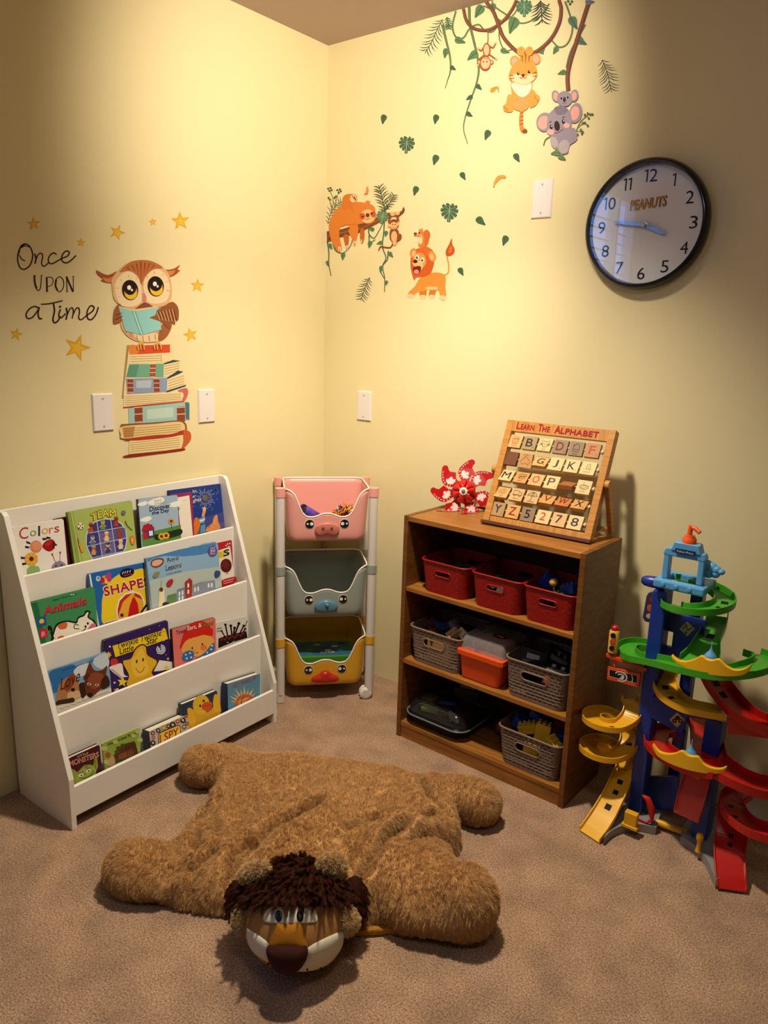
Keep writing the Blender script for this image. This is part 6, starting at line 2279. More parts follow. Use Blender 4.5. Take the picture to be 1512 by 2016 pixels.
def channel(name, pts, w, h, m, parent=None, th=0.003, hl=None, hr=None, n=5, slots=(), world=False):
    """a ramp: U-shaped gutter along a smooth path; w may be a list"""
    P = [p if isinstance(p, Vector) else P3(*p) for p in pts]
    C = [Vector(p) for p in catmull([tuple(p) for p in P], n)]
    N = len(C)
    rings = []
    for i in range(N):
        t = C[min(i + 1, N - 1)] - C[max(i - 1, 0)]
        t.z = 0
        if t.length < 1e-5:
            t = Vector((1, 0, 0))
        t.normalize()
        s = t.cross(Vector((0, 0, 1)))
        ww = (np.interp(i / (N - 1), np.linspace(0, 1, len(w)), w) if isinstance(w, (list, tuple)) else w) / 2
        L, Rr = (h if hl is None else hl), (h if hr is None else hr)
        prof = [(-ww - th, L), (-ww - th, -th), (ww + th, -th), (ww + th, Rr), (ww, Rr), (ww, 0), (-ww, 0), (-ww, L)]
        rings.append([C[i] + s * a + Vector((0, 0, b)) for a, b in prof])
    b = MB()
    b.loft(rings, m)
    for f_, ln, wd in slots:
        i = int(f_ * (N - 1))
        t = (C[min(i + 1, N - 1)] - C[max(i - 1, 0)]).normalized()
        s = t.cross(Vector((0, 0, 1))).normalized()
        u = s.cross(t)
        c = C[i] + u * 0.0006
        b.add([c - s * wd - t * ln, c + s * wd - t * ln, c + s * wd + t * ln, c - s * wd + t * ln], [(0, 1, 2, 3)], BLK2)
    return b.build(name, parent or TW, bevel=0.0008)


def helix(c, r, a0, a1, z0, z1, n=18):
    return [Vector((c[0] + r * math.cos(R(a0 + (a1 - a0) * k / n)), c[1] + r * math.sin(R(a0 + (a1 - a0) * k / n)), z0 + (z1 - z0) * k / n)) for k in range(n + 1)]


def post(name, u0, v0, u1, v1, y, w, d, m=BLU, z0=None):
    """vertical post whose top centre is (u0, v0) on the plane y"""
    a, c = P3(u0, v0, y), P3(u1, v1, y)
    zb = c.z if z0 is None else z0
    b = MB()
    b.box(a.x - w / 2, a.x + w / 2, y - d / 2, y + d / 2, max(zb, 0.001), a.z, m)
    return b.build(name, TW, bevel=0.004)


CY = -0.235
colL = post('column', 1306, 1160, 1262, 1610, CY, 0.040, 0.06, z0=0.03)
colR = post('column', 1412, 1410, 1385, 1640, CY, 0.046, 0.06, z0=0.03)
# rear columns and the panels that tie the pair together
xl = P3(1306, 1160, CY).x
xr = P3(1412, 1410, CY).x
zR = P3(1412, 1410, CY).z
zL = P3(1306, 1160, CY).z
post('column', 1377, 1160, 1340, 1600, -0.125, 0.034, 0.04, z0=0.02)


def panel(name, pts, y, t=0.012, m=BLU, holes=()):
    q = [P3(u, v, y) for u, v in pts]
    b = MB()
    b.prism([(p.x, p.z) for p in q], lambda x, z, h: Vector((x, y + h, z)), 0, t, m)
    return b.build(name, TW, bevel=0.001)


PY = -0.215
# panel around the window hole, in four pieces joined as one frame
hx0, hx1 = P3(1310, 1250, PY).x, P3(1325, 1250, PY).x
hz0, hz1 = P3(1316, 1273, PY).z, P3(1318, 1243, PY).z
px0, px1 = xl + 0.01, P3(1385, 1250, PY).x
pz0, pz1 = P3(1320, 1300, PY).z, P3(1320, 1206, PY).z
b = MB()
for q in ((px0, hx0, pz0, pz1), (hx1, px1, pz0, pz1), (hx0, hx1, pz0, hz0), (hx0, hx1, hz1, pz1)):
    b.box(q[0], q[1], PY, PY + .012, q[2], q[3], BLU)
b.build('panel', TW)
panel('panel', [(1283, 1375), (1300, 1368), (1345, 1400), (1430, 1412), (1436, 1420), (1352, 1412), (1352, 1425), (1340, 1445), (1280, 1412)], -0.268)
panel('panel', [(1330, 1440), (1348, 1436), (1348, 1452), (1334, 1456)], -0.25)
panel('panel', [(1258, 1530), (1335, 1530), (1335, 1600), (1258, 1590)], -0.2)
panel('panel', [(1340, 1320), (1362, 1320), (1356, 1364), (1340, 1352)], -0.2)


def diamond(u, v, r, y, art):
    a = Art(lambda uu, vv, h: (lambda p: Vector((p.x, y - .0004 - h, p.z)))(P3(uu, vv, y)), rough=0.4)
    a.poly([(u, v - r), (u + r, v), (u, v + r), (u - r, v)], '#c8b878')
    art(a)
    a.build('sticker', TW)


diamond(1353, 1238, 15, PY, lambda a: (a.line([(1344, 1238), (1352, 1231), (1353, 1241), (1362, 1236)], 2.6, '#4a1a14', smooth=False), a.line([(1350, 1228), (1352, 1234)], 2.4, '#4a1a14', smooth=False), a.line([(1351, 1243), (1350, 1248)], 3, '#4a1a14', smooth=False)))
diamond(1333, 1417, 15, -0.268, lambda a: (a.ell(1334, 1413, 5, 4, '#3a1810'), a.ell(1328, 1419, 4.5, 4.5, '#3a1810'), a.ell(1340, 1419, 4.5, 4.5, '#3a1810'), a.ell(1328, 1419, 1.6, 1.6, '#c8b878'), a.ell(1340, 1419, 1.6, 1.6, '#c8b878')))
# side sign with a plain picture
y = -0.235
q = [P3(*p, y) for p in ((1275, 1172), (1279, 1166), (1292, 1166), (1294, 1172), (1290, 1226), (1272, 1222), (1267, 1214))]
b = MB()
b.prism([(p.x, p.z) for p in q], lambda x, z, h: Vector((x, y + h, z)), -0.008, 0.008, BLU)
a = Art(lambda uu, vv, h: (lambda p: Vector((p.x, y - .0084 - h, p.z)))(P3(uu, vv, y)), rough=0.4)
a.blob([(1279, 1172), (1288, 1170), (1290, 1190), (1286, 1220), (1272, 1216), (1274, 1190)], '#4a2c34')
a.ell(1284, 1178, 4, 5, '#7a3424')
a.ell(1281, 1195, 5, 7, '#b85a34')
a.ell(1280, 1211, 6, 5, '#c8a48c')
b.absorb(a)
b.build('side_sign', TW)
# nose cone
b = MB()
c = P3(1288, 1146, -0.235)
b.lathe([(0.0, -.035), (.008, -.034), (.014, -.026), (.0165, -.010), (.017, .02), (.014, .03)], c, BLU, (1, .1, 0), 24)
b.build('nose_cone', TW, smooth=True, angle=60)

# light blue control deck on top
y0 = -0.285
dz = P3(1340, 1150, y0).z
d0, d1 = P3(1285, 1148, y0), P3(1385, 1162, y0)
zt = P3(1287, 1139, y0).z
zbm = P3(1285, 1153, y0).z
dx0, dx1 = d0.x, d1.x + 0.002
dy0, dy1 = y0, -0.165
b = MB()
bw = 0.024
for q in ((dx0, dx1, dy0, dy0 + .028), (dx0, dx1, dy1 - .02, dy1), (dx0, dx0 + bw, dy0 + .028, dy1 - .02), (dx1 - bw * 1.1, dx1, dy0 + .028, dy1 - .02)):
    b.box(q[0], q[1], q[2], q[3], zbm - .003, zt, LBL)
deck = b.build('deck', TW, bevel=0.005)
b = MB()
for f in (.2, .46, .72):
    x = dx0 + (dx1 - dx0) * f
    b.lathe([(0, 0), (.006, 0), (.006, .003), (.0045, .004), (0, .004)], (x, dy0 - .001, (zt + zbm) / 2), LBL, (0, -1, 0), 18)
b.build('rivet', deck)
# the arch
aL, aR = P3(1313, 1112, -0.25).x, P3(1381, 1125, -0.25).x
zA = P3(1345, 1090, -0.25).z
zA2 = P3(1320, 1078, -0.25).z
b = MB()
y1, y2 = -0.262, -0.232
for x in (aL, aR):
    b.box(x - .008, x + .008, y1, y2, zt, zA2 - .01, LBL)
b.prism([(aL - .010, zA2 - .012), (aL - .004, zA2), (aR + .004, zA2), (aR + .010, zA2 - .012), (aR + .008, zA2 - .020), (aL - .008, zA2 - .020)], lambda x, z, h: Vector((x, h, z)), y1 - .001, y2 + .001, LBL)
xm = (aL + aR) / 2 + .003
b.prism([(xm - .040, zA2 - .002), (xm - .032, zA2 + .022), (xm + .032, zA2 + .022), (xm + .040, zA2 - .002)], lambda x, z, h: Vector((x, h, z)), y1 - .004, y2 + .004, LBL)
arch = b.build('arch', TW, bevel=0.003)
b = MB()
b.box(xm - .026, xm + .026, y1 - .008, y1 - .004, zA2 - .006, zA2 + .006, mat('#1c2f58', 0.4))
a = Art(lambda u, v, h: Vector((u, y1 - .0083 - h, v)))
a.text('Fisher-Price', (xm - .021, zA2 - .003), (.042, 0), (0, .006), '#c8dcec')
b.absorb(a)
b.build('name_plate', arch)
# orange crank on top
b = MB()
zc = zA2 + .022
cx = P3(1358, 1060, -0.247).x
b.lathe([(.018, 0), (.018, .012), (.013, .017), (.013, .021), (0, .021)], (cx, -0.247, zc), mat('#e85a14', 0.35, 0.5), (0, 0, 1), 24)
b.cyl((cx - .002, -.247, zc + .02), (cx, -.247, zc + .048), .0065, mat('#e85a14', 0.35, 0.5))
b.tube([(cx, -.247, zc + .044), (cx + .012, -.25, zc + .042), (cx + .026, -.254, zc + .034)], .0058, mat('#e85a14', 0.35, 0.5), 12)
b.build('crank', TW, smooth=True, angle=45)
# cloud
b = MB()
for u, v, r in ((1392, 1112, .017), (1400, 1118, .019), (1410, 1122, .014), (1420, 1126, .010), (1394, 1128, .016), (1408, 1130, .013)):
    b.ell(P3(u, v, -0.225), (r, .012, r * .85), LBL, 16, 10)
b.build('cloud', TW, smooth=True)

# --- green top spiral
gc = (P3(1374, 1190, -0.24).x, -0.245)
zg0, zg1 = P3(1340, 1140, -0.2).z, P3(1330, 1212, -0.32).z
channel('spiral_ramp', helix(gc, 0.066, 150, -190, zg0 - .004, zg1, 30), 0.050, 0.016, GRE, slots=((.42, .008, .009), (.5, .005, .010)), n=3)
# --- green slide into the wide split
channel('split_ramp', [(1412, 1212, -0.15), (1408, 1235, -0.18), (1394, 1262, -0.235), (1385, 1290, -0.29), (1378, 1308, -0.325)], [.05, .05, .055, .075, .10], 0.018, GRE, slots=((.45, .009, .010),), n=6)
channel('curved_ramp', [(1284, 1276, -0.16), (1250, 1272, -0.175), (1232, 1280, -0.215), (1246, 1296, -0.265), (1290, 1304, -0.30), (1350, 1318, -0.335), (1410, 1328, -0.345), (1462, 1324, -0.325), (1500, 1312, -0.275), (1505, 1298, -0.22), (1480, 1288, -0.18)], [.05, .05, .05, .055, .06, .065, .065, .06, .055, .05, .05], 0.017, GRE, n=6)


def divider(top_, bot, y):
    """yellow divider bowed towards the front: its upper and lower edges in picture points on the plane y"""
    tp, bt = catmull(top_, 6), catmull(bot, 6)
    u0, u1 = tp[0][0], tp[-1][0]
    rings = []
    for k in range(41):
        f = k / 40
        u = u0 + (u1 - u0) * f
        vt = float(np.interp(u, [p[0] for p in tp], [p[1] for p in tp]))
        vb = float(np.interp(u, [p[0] for p in bt], [p[1] for p in bt]))
        g = 2 * f - 1
        yy = y - 0.03 * (1 - g * g)
        a_, c_ = P3(u, vt, yy), P3(u, max(vb, vt + .5), yy)
        o = Vector((0, .006, 0))
        rings.append([a_ - o, a_ + o, c_ + o, c_ - o])
    b = MB()
    b.loft(rings, YEB)
    return b.build('divider', TW, bevel=0.002)


divider([(1323, 1288), (1336, 1299), (1352, 1301), (1370, 1296), (1382, 1290), (1392, 1297), (1404, 1299), (1416, 1297), (1430, 1310), (1448, 1318), (1468, 1315), (1480, 1306)], [(1323, 1293), (1330, 1302), (1350, 1314), (1390, 1326), (1430, 1331), (1462, 1329), (1476, 1320), (1480, 1310)], -0.345)


def droplet(u, v, y):
    c = P3(u, v, y)
    b = MB()
    b.lathe([(0, -.016), (.009, -.016), (.0165, -.013), (.017, -.006), (.012, .002), (.007, .008), (.003, .015), (.0014, .024), (.001, .036), (0, .037)], c, LBL, (0, 0, 1), 24)
    return b.build('droplet', TW, smooth=True, angle=60)


droplet(1399, 1289, -0.345)
# --- yellow ramp under the green one
channel('curved_ramp', [(1318, 1310, -0.20), (1308, 1340, -0.23), (1318, 1370, -0.275), (1350, 1392, -0.30), (1390, 1402, -0.30), (1425, 1408, -0.28)], [.055, .06, .065, .06, .055, .05], 0.015, YEL, slots=((.3, .007, .009), (.45, .006, .009)), n=7)
# --- yellow twin spiral on the left with its run-out
yc = (P3(1204, 1420, -0.26).x, -0.265)
z1 = P3(1200, 1437, -0.33).z
z2 = P3(1195, 1497, -0.33).z
dz = z1 - z2
KEY = [(60, .6), (0, .3), (-50, .05), (-90, 0), (-180, -.08), (-240, -.15), (-300, -.4), (-360, -.7), (-410, -.95), (-450, -1), (-540, -1.08), (-600, -1.15), (-660, -1.4), (-700, -1.55)]
hx = []
for k in range(49):
    th = 60 - 760 * k / 48
    zz = z1 + dz * float(np.interp(-th, [-q[0] for q in KEY], [q[1] for q in KEY]))
    hx.append(Vector((yc[0] + .058 * math.cos(R(th)), yc[1] + .058 * math.sin(R(th)), zz)))
end = [(1238, 1500, -0.225), (1228, 1522, -0.25), (1212, 1560, -0.30), (1190, 1602, -0.355), (1172, 1630, -0.40), (1160, 1646, -0.425)]
channel('spiral_ramp', hx, 0.050, 0.015, YEL, n=2, slots=((.17, .006, .008), (.55, .006, .008)))
channel('straight_ramp', end, [.05, .052, .058, .064, .066, .066], 0.012, YEB, n=6, slots=((.33, .007, .008), (.43, .007, .008), (.54, .009, .009)))
# --- red ramps on the right
channel('straight_ramp', [(1402, 1330, -0.22), (1420, 1362, -0.24), (1450, 1398, -0.26), (1485, 1424, -0.27), (1530, 1438, -0.27), (1570, 1440, -0.25)], [.075, .075, .08, .08, .075, .07], 0.022, REDM, n=6, slots=((.1, .008, .010), (.25, .010, .010)))
b = MB()
q = [P3(*p, -0.29) for p in ((1430, 1412), (1470, 1428), (1520, 1450), (1520, 1455), (1434, 1444))]
b.prism([(p.x, p.z) for p in q], lambda x, z, h: Vector((x, -0.29 + h, z)), 0, .006, REDM)
b.build('ramp_skirt', TW)
channel('curved_ramp', [(1376, 1412, -0.14), (1388, 1440, -0.18), (1392, 1470, -0.24), (1400, 1500, -0.29), (1440, 1530, -0.32), (1490, 1552, -0.31), (1540, 1560, -0.28)], [.07, .075, .08, .085, .085, .08, .07], 0.022, REDM, n=7, slots=((.25, .006, .007),))
channel('curved_ramp', [(1330, 1440, -0.17), (1300, 1444, -0.20), (1290, 1462, -0.26), (1310, 1486, -0.31), (1360, 1512, -0.335), (1410, 1520, -0.335)], [.05, .055, .06, .065, .07, .07], 0.016, REDM, n=7)
divider([(1286, 1463), (1298, 1478), (1314, 1483), (1330, 1482), (1343, 1477), (1354, 1485), (1364, 1488), (1375, 1489), (1386, 1503), (1404, 1511), (1420, 1512), (1431, 1508)], [(1286, 1469), (1296, 1488), (1324, 1504), (1360, 1516), (1396, 1522), (1420, 1521), (1431, 1513)], -0.345)
droplet(1360, 1480, -0.345)
channel('curved_ramp', [(1462, 1560, -0.20), (1440, 1580, -0.24), (1448, 1608, -0.30), (1480, 1634, -0.34), (1530, 1650, -0.34)], [.06, .06, .06, .06, .06], 0.02, REDM, n=7, slots=((.35, .006, .006), (.5, .006, .006)))
channel('straight_ramp', [(1444, 1600, -0.25), (1440, 1640, -0.28), (1436, 1680, -0.325), (1438, 1722, -0.37), (1441, 1752, -0.395)], [.075, .075, .073, .070, .068], 0.008, REDM, n=7, slots=((.3, .006, .006), (.42, .006, .006)))
# --- orange chute between the columns
channel('chute', [(1374, 1520, -0.262), (1366, 1552, -0.285), (1357, 1585, -0.31), (1350, 1608, -0.325)], [.066, .066, .066, .064], 0.014, ORA, n=6)

# --- grey base with two arched feet
def base(pts, name='base'):
    q = [ROOM.at_z(0, *p) for p in pts]
    b = MB()
    b.prism([(p.x, p.y) for p in q], lambda x, y, h: Vector((x, y, h)), 0.001, 0.026, GRYM)
    return b.build(name, TW, bevel=0.006)


arcL = [tuple(p) for p in catmull([(1187, 1665), (1204, 1650), (1225, 1641), (1255, 1638), (1290, 1644)], 4)]
base(arcL + [(1300, 1612), (1296, 1588), (1240, 1588), (1210, 1622)])
arcR = [tuple(p) for p in catmull([(1338, 1662), (1366, 1680), (1388, 1705), (1401, 1734), (1408, 1750)], 4)]
base(arcR + [(1420, 1740), (1422, 1690), (1436, 1630), (1360, 1622), (1342, 1640)])
b = MB()
e0, e1 = ROOM.at_z(0.02, 1292, 1618), ROOM.at_z(0.02, 1354, 1640)
b.tube([e0, e1], .010, YEL, 12)
b.build('cross_bar', TW, smooth=True, angle=40)
b = MB()
c = ROOM.at_z(0.026, 1241, 1628)
b.box(c.x - .023, c.x + .023, c.y - .014, c.y + .014, .026, .036, YEL)
b.box(c.x - .018, c.x + .018, c.y - .010, c.y + .010, .036, .074, YEL)
b.build('pump', TW, bevel=0.002)
b = MB()
c = ROOM.at_z(0.026, 1272, 1622)
b.tube([c + Vector((-.045, .0, .006)), c + Vector((0, 0, .004)), c + Vector((.014, .004, .014)), c + Vector((.008, .006, .05)), c + Vector((-.006, .004, .078)), c + Vector((-.02, .0, .085))], [.003, .003, .005, .011, .009, .003], mat('#c02418', 0.4), 10)
b.build('hose', TW, smooth=True)
b = MB()
c = ROOM.at_z(0.026, 1374, 1676)
b.lathe([(.008, 0), (.006, .012), (.0055, .03), (.009, .038), (.0105, .046), (.008, .054), (0, .056)], c, YEL, (0, 0, 1), 18)
b.build('lever', TW, smooth=True, angle=60)
# --- traffic light and sign on the left
y = -0.25
SG = -0.275
b = MB()
c0, c1 = P3(1206, 1283, SG), P3(1213, 1241, SG)
c1.x = c0.x
b.lathe([(.0145, 0), (.0145, c1.z - c0.z - .004), (.012, c1.z - c0.z)], c0, mat('#e3b24a', 0.4, 0.4), (0, 0, 1), 24)
tl = b.build('traffic_light', TW, smooth=True, angle=45)
b = MB()
b.lathe([(.0105, 0), (.0105, .008), (.007, .013), (0, .015)], (c0.x, SG, c1.z), mat('#b81c18', 0.35, 0.5), (0, 0, 1), 20)
b.build('lamp_cap', tl, smooth=True)
dv = Vector((CAM.x - c0.x, CAM.y - SG, 0)).normalized()
dv = (Matrix.Rotation(R(-12), 3, 'Z') @ dv)
sv = Vector((0, 0, 1)).cross(dv)
for f, col in ((.24, '#241418'), (.54, '#c84a24'), (.82, '#241418')):
    b = MB()
    cc = Vector((c0.x, SG, c0.z + (c1.z - c0.z) * f)) + dv * .0138
    b.lathe([(.0075, 0), (.0075, .002), (0, .0022)], cc, mat(col, 0.4), dv, 20)
    b.build('lamp', tl)
b = MB()
pA, pB = P3(1196, 1287, SG), P3(1276, 1316, -0.26)
b.loft([[p + Vector((0, o, h)) for o, h in ((-.012, -.006), (.012, -.006), (.012, .004), (-.012, .004))] for p in (pA, pB)], ORA)
b.cyl(P3(1211, 1288, SG), P3(1210, 1312, SG), .005, ORA, seg=12)
b.build('sign_arm', TW, bevel=0.001)
q = [P3(*p, SG) for p in ((1198, 1311), (1262, 1326), (1258, 1352), (1196, 1336))]
b = MB()
b.prism([(p.x, p.z) for p in q], lambda x, z, h: Vector((x, SG + h, z)), -.006, .010, ORA)
a = Art(lambda uu, vv, h: (lambda p: Vector((p.x, SG - .0064 - h, p.z)))(P3(uu, vv, SG)), T=(6.3, 1130, 1200), rough=0.4)
a.poly([(447, 728), (800, 808), (795, 912), (444, 822)], '#d8c8b4')
a.poly([(452, 734), (794, 812), (790, 905), (450, 817)], '#1c1414')
for r0, w_ in ((72, 16), (36, 16)):
    a.line([(590 + r0 * 1.05 * math.cos(k / 12 * math.tau), 822 + r0 * .8 * math.sin(k / 12 * math.tau) + r0 * .2 * math.cos(k / 12 * math.tau)) for k in range(-5, 5)], w_, '#d8c8c0')
a.ell(608, 830, 20, 14, '#d8c8c0')
a.line([(725, 800), (738, 850), (730, 886)], 14, '#d8c8c0')
b.absorb(a)
b.build('sign_board', TW, bevel=0.001)

# ------------------------------------------------------------------ plush lion rug
def surface_nets(F, lo, step):
    """smooth mesh of F < 0 on a regular grid"""
    nx, ny, nz = F.shape
    ins = F < 0
    cnt = np.zeros((nx - 1, ny - 1, nz - 1), np.float32)
    pos = np.zeros((nx - 1, ny - 1, nz - 1, 3), np.float32)
    off = [(i, j, k) for i in (0, 1) for j in (0, 1) for k in (0, 1)]
    sl = lambda o: (slice(o[0], nx - 1 + o[0]), slice(o[1], ny - 1 + o[1]), slice(o[2], nz - 1 + o[2]))
    for a in off:
        for ax in range(3):
            if a[ax] == 0:
                b = list(a)
                b[ax] = 1
                b = tuple(b)
                fa, fb = F[sl(a)], F[sl(b)]
                cr = (fa < 0) != (fb < 0)
                t = np.where(cr, fa / np.where(fa - fb == 0, 1, fa - fb), 0)
                for d in range(3):
                    pos[..., d] += cr * (a[d] + (t if d == ax else 0))
                cnt += cr
    act = cnt > 0
    idx = -np.ones(cnt.shape, np.int64)
    idx[act] = np.arange(act.sum())
    ijk = np.argwhere(act)
    V = lo + step * (ijk + pos[act] / cnt[act][:, None])
    faces = []
    for ax in range(3):
        s0 = [slice(1, -1)] * 3
        s0[ax] = slice(0, -1)
        s1 = [slice(1, -1)] * 3
        s1[ax] = slice(1, None)
        ca, cb = ins[tuple(s0)], ins[tuple(s1)]
        u, v = [(1, 2), (2, 0), (0, 1)][ax]
        for q in np.argwhere(ca != cb):
            p = q.copy()
            for d in range(3):
                if d != ax:
                    p[d] += 1
            c = []
            for du, dv_ in ((-1, -1), (0, -1), (0, 0), (-1, 0)):
                r = p.copy()
                r[u] += du
                r[v] += dv_
                c.append(int(idx[tuple(r)]))
            faces.append(c if ca[tuple(q)] else c[::-1])
    return V, faces


def smin(a, b, k):
    h = np.clip(0.5 + 0.5 * (b - a) / k, 0, 1)
    return b + (a - b) * h - k * h * (1 - h)


def px_floor(pts, z, T=(1.8217, 190, 1460)):
    return [(lambda p: (p.x, p.y))(ROOM.at_z(z, T[1] + u / T[0], T[2] + v / T[0])) for u, v in pts]


OUT = px_floor([(430, 118), (500, 70), (560, 62), (650, 60), (740, 60), (870, 74), (950, 88), (1040, 102), (1110, 118), (1160, 140), (1235, 150), (1280, 200), (1308, 260), (1312, 320), (1302, 370), (1280, 410), (1300, 470), (1300, 560), (1262, 620), (1150, 640), (1040, 646), (940, 650),
                (840, 640), (720, 620), (600, 612), (490, 600), (400, 590), (330, 582), (270, 560), (235, 500), (250, 410), (300, 350), (345, 290), (375, 240), (400, 190)], 0.030)
step = 0.009
lo = np.array([0.10, -1.62, -0.02])
hi = np.array([1.62, -0.30, 0.34])
n3 = np.ceil((hi - lo) / step).astype(int)
gx = lo[0] + step * np.arange(n3[0])
gy = lo[1] + step * np.arange(n3[1])
gz = lo[2] + step * np.arange(n3[2])
X2, Y2 = np.meshgrid(gx, gy, indexing='ij')


def poly_sdf(poly, X, Y):
    d = np.full(X.shape, 1e9)
    inside = np.zeros(X.shape, bool)
    n = len(poly)
    for i in range(n):
        ax_, ay_ = poly[i]
        bx_, by_ = poly[(i + 1) % n]
        ex, ey = bx_ - ax_, by_ - ay_
        t = np.clip(((X - ax_) * ex + (Y - ay_) * ey) / (ex * ex + ey * ey), 0, 1)
        d = np.minimum(d, np.hypot(X - ax_ - t * ex, Y - ay_ - t * ey))
        c = ((ay_ > Y) != (by_ > Y)) & (X < (bx_ - ax_) * (Y - ay_) / (by_ - ay_ + 1e-12) + ax_)
        inside ^= c
    return np.where(inside, -d, d)


d2 = poly_sdf([tuple(p) for p in catmull(OUT, 4, True)], X2, Y2)


def vnoise(X, Y, sc, seed):
    r = np.random.default_rng(seed)
    tot = np.zeros(X.shape)
    for k in range(10):
        th = r.random() * math.tau
        f = sc * (0.6 + 0.9 * r.random())
        tot += np.sin((X * math.cos(th) + Y * math.sin(th)) * f + r.random() * 6.28 + 0.8 * np.sin((X * math.sin(th) - Y * math.cos(th)) * f * .7 + r.random() * 6))
    return tot / 10


ins_ = np.clip(-d2, 0, None)
thick = 0.080 * np.sqrt(np.clip(1 - (1 - np.clip(ins_ / 0.085, 0, 1)) ** 2, 0, 1))
thick *= 1 + 0.10 * vnoise(X2, Y2, 9, 3)
thick += np.clip(ins_ / 0.05, 0, 1) * (0.010 * vnoise(X2, Y2, 22, 5) + 0.006 * vnoise(X2, Y2, 48, 8))


def crease(pts, w, dep, z=0.06):
    global thick
    P = px_floor([tuple(p) for p in catmull(pts, 5)], z)
    d = np.full(X2.shape, 1e9)
    for i in range(len(P) - 1):
        ax_, ay_ = P[i]
        ex, ey = P[i + 1][0] - ax_, P[i + 1][1] - ay_
        t = np.clip(((X2 - ax_) * ex + (Y2 - ay_) * ey) / (ex * ex + ey * ey + 1e-12), 0, 1)
        d = np.minimum(d, np.hypot(X2 - ax_ - t * ex, Y2 - ay_ - t * ey))
    thick = thick - 1.9 * dep * np.exp(-(d / w) ** 2) + dep * .8 * np.exp(-((d - 2.2 * w) / (1.3 * w)) ** 2) * (ins_ > 0.01)


for pts, w, dep in (([(960, 520), (1010, 440), (1050, 390), (1100, 350)], .016, .030), ([(1050, 390), (1120, 330), (1200, 300)], .013, .018), ([(1090, 420), (1180, 370), (1280, 350)], .013, .020), ([(1240, 140), (1290, 220), (1310, 300)], .010, .018), ([(1160, 150), (1200, 240), (1260, 290)], .012, .014),
                    ([(430, 120), (410, 180), (390, 240), (350, 310)], .010, .016), ([(400, 240), (380, 330), (360, 420)], .013, .018), ([(440, 230), (420, 300), (430, 360)], .013, .014), ([(210, 420), (240, 440), (290, 390)], .012, .016), ([(200, 560), (240, 500), (330, 480)], .012, .016), ([(320, 560), (360, 480), (430, 420)], .013, .014),
                    ([(560, 420), (620, 340), (700, 290), (800, 240)], .016, .016), ([(480, 520), (500, 440), (560, 380)], .014, .014), ([(900, 330), (980, 300), (1060, 310)], .013, .012), ([(1000, 640), (1010, 560), (1050, 500)], .012, .014)):
    crease(pts, w, dep)
thick = np.clip(thick, 0.0, None)
F2 = np.where(d2 < 0, 0, d2)
Z3 = gz[None, None, :]
Fb = np.maximum(Z3 - thick[:, :, None], 0.004 - Z3)
Fb = np.maximum(Fb * 0.75, np.broadcast_to(d2[:, :, None], Fb.shape))
X3, Y3 = X2[:, :, None], Y2[:, :, None]


def blob3(F, c, r, ang=0.0, k=0.03):
    ca, sa = math.cos(ang), math.sin(ang)
    dx, dy, dz_ = X3 - c[0], Y3 - c[1], Z3 - c[2]
    a_, b_ = (dx * ca + dy * sa) / r[0], (-dx * sa + dy * ca) / r[1]
    c_ = dz_ / r[2]
    q = np.sqrt(a_ ** 2 + b_ ** 2 + c_ ** 2)
    return smin(F, (q - 1) * min(r), k)


def at(u, v, z):
    p = ROOM.at_z(z, 190 + u / 1.8217, 1460 + v / 1.8217)
    return (p.x, p.y, z)


# limbs: (picture point, height, radii, direction)
fwd = math.atan2(-0.72, 0.69)
for (u, v, z, r, ang, k) in ((128, 448, .058, (.070, .066, .058), 2.9, .025), (218, 462, .046, (.085, .076, .046), 2.9, .04),
                             (1328, 572, .086, (.074, .072, .086), -.6, .02), (1210, 520, .062, (.115, .088, .066), -.5, .035), (1110, 525, .062, (.115, .085, .062), -.4, .05),
                             (380, 84, .060, (.064, .066, .060), 2.4, .025), (455, 76, .044, (.08, .07, .046), 2.4, .04),
                             (1366, 216, .062, (.070, .062, .062), .1, .025), (1290, 186, .048, (.08, .064, .050), .3, .04)):
    Fb = blob3(Fb, at(u, v, z), r, ang, k)
Fb = np.maximum(Fb, 0.003 - Z3)
Vl, Fl = surface_nets(Fb.astype(np.float32), lo, step)
lion = top('lion_rug', (0.9, -0.95, 0), 'brown plush lion rug sprawled on the carpet, head towards the front', 'plush rug')
PLU = '#9c6c3c'
FUR = mat('#b5824a', 0.85, 0.1, mix=('#d09c62', 14, 4, (1, 1, 1)), key='plush', sheen=0.3)
body = link_mesh('body', Vl, Fl, [FUR], [0] * len(Fl), lion, smooth=True)
md = body.modifiers.new('smooth', 'SMOOTH')
md.factor = 0.5
md.iterations = 3


b = MB()
hp = px_floor([tuple(p) for p in catmull([(880, 600), (1080, 580), (1250, 600), (1258, 640), (1180, 664), (1060, 680), (950, 688), (880, 680)], 4, True)], 0.012)
b.loft([[(x, y, z) for x, y in hp] for z in (0.002, 0.012, 0.020)], mat('#b0762c', 0.8, 0.15, bump=(60, 0.6, 0.01)))
b.build('hem', lion, bevel=0.005)


def hair_mat(name, c1, c2, rough=0.6):
    m = bpy.data.materials.new(name)
    m.use_nodes = True
    nt = m.node_tree
    b = nt.nodes['Principled BSDF']
    b.inputs['Roughness'].default_value = rough
    b.inputs['Specular IOR Level'].default_value = 0.15
    hi_ = nt.nodes.new('ShaderNodeHairInfo')
    r = nt.nodes.new('ShaderNodeValToRGB')
    r.color_ramp.elements[0].color = lin(c1)
    r.color_ramp.elements[1].color = lin(c2)
    nt.links.new(hi_.outputs['Random'], r.inputs[0])
    nt.links.new(r.outputs[0], b.inputs['Base Color'])
    return m


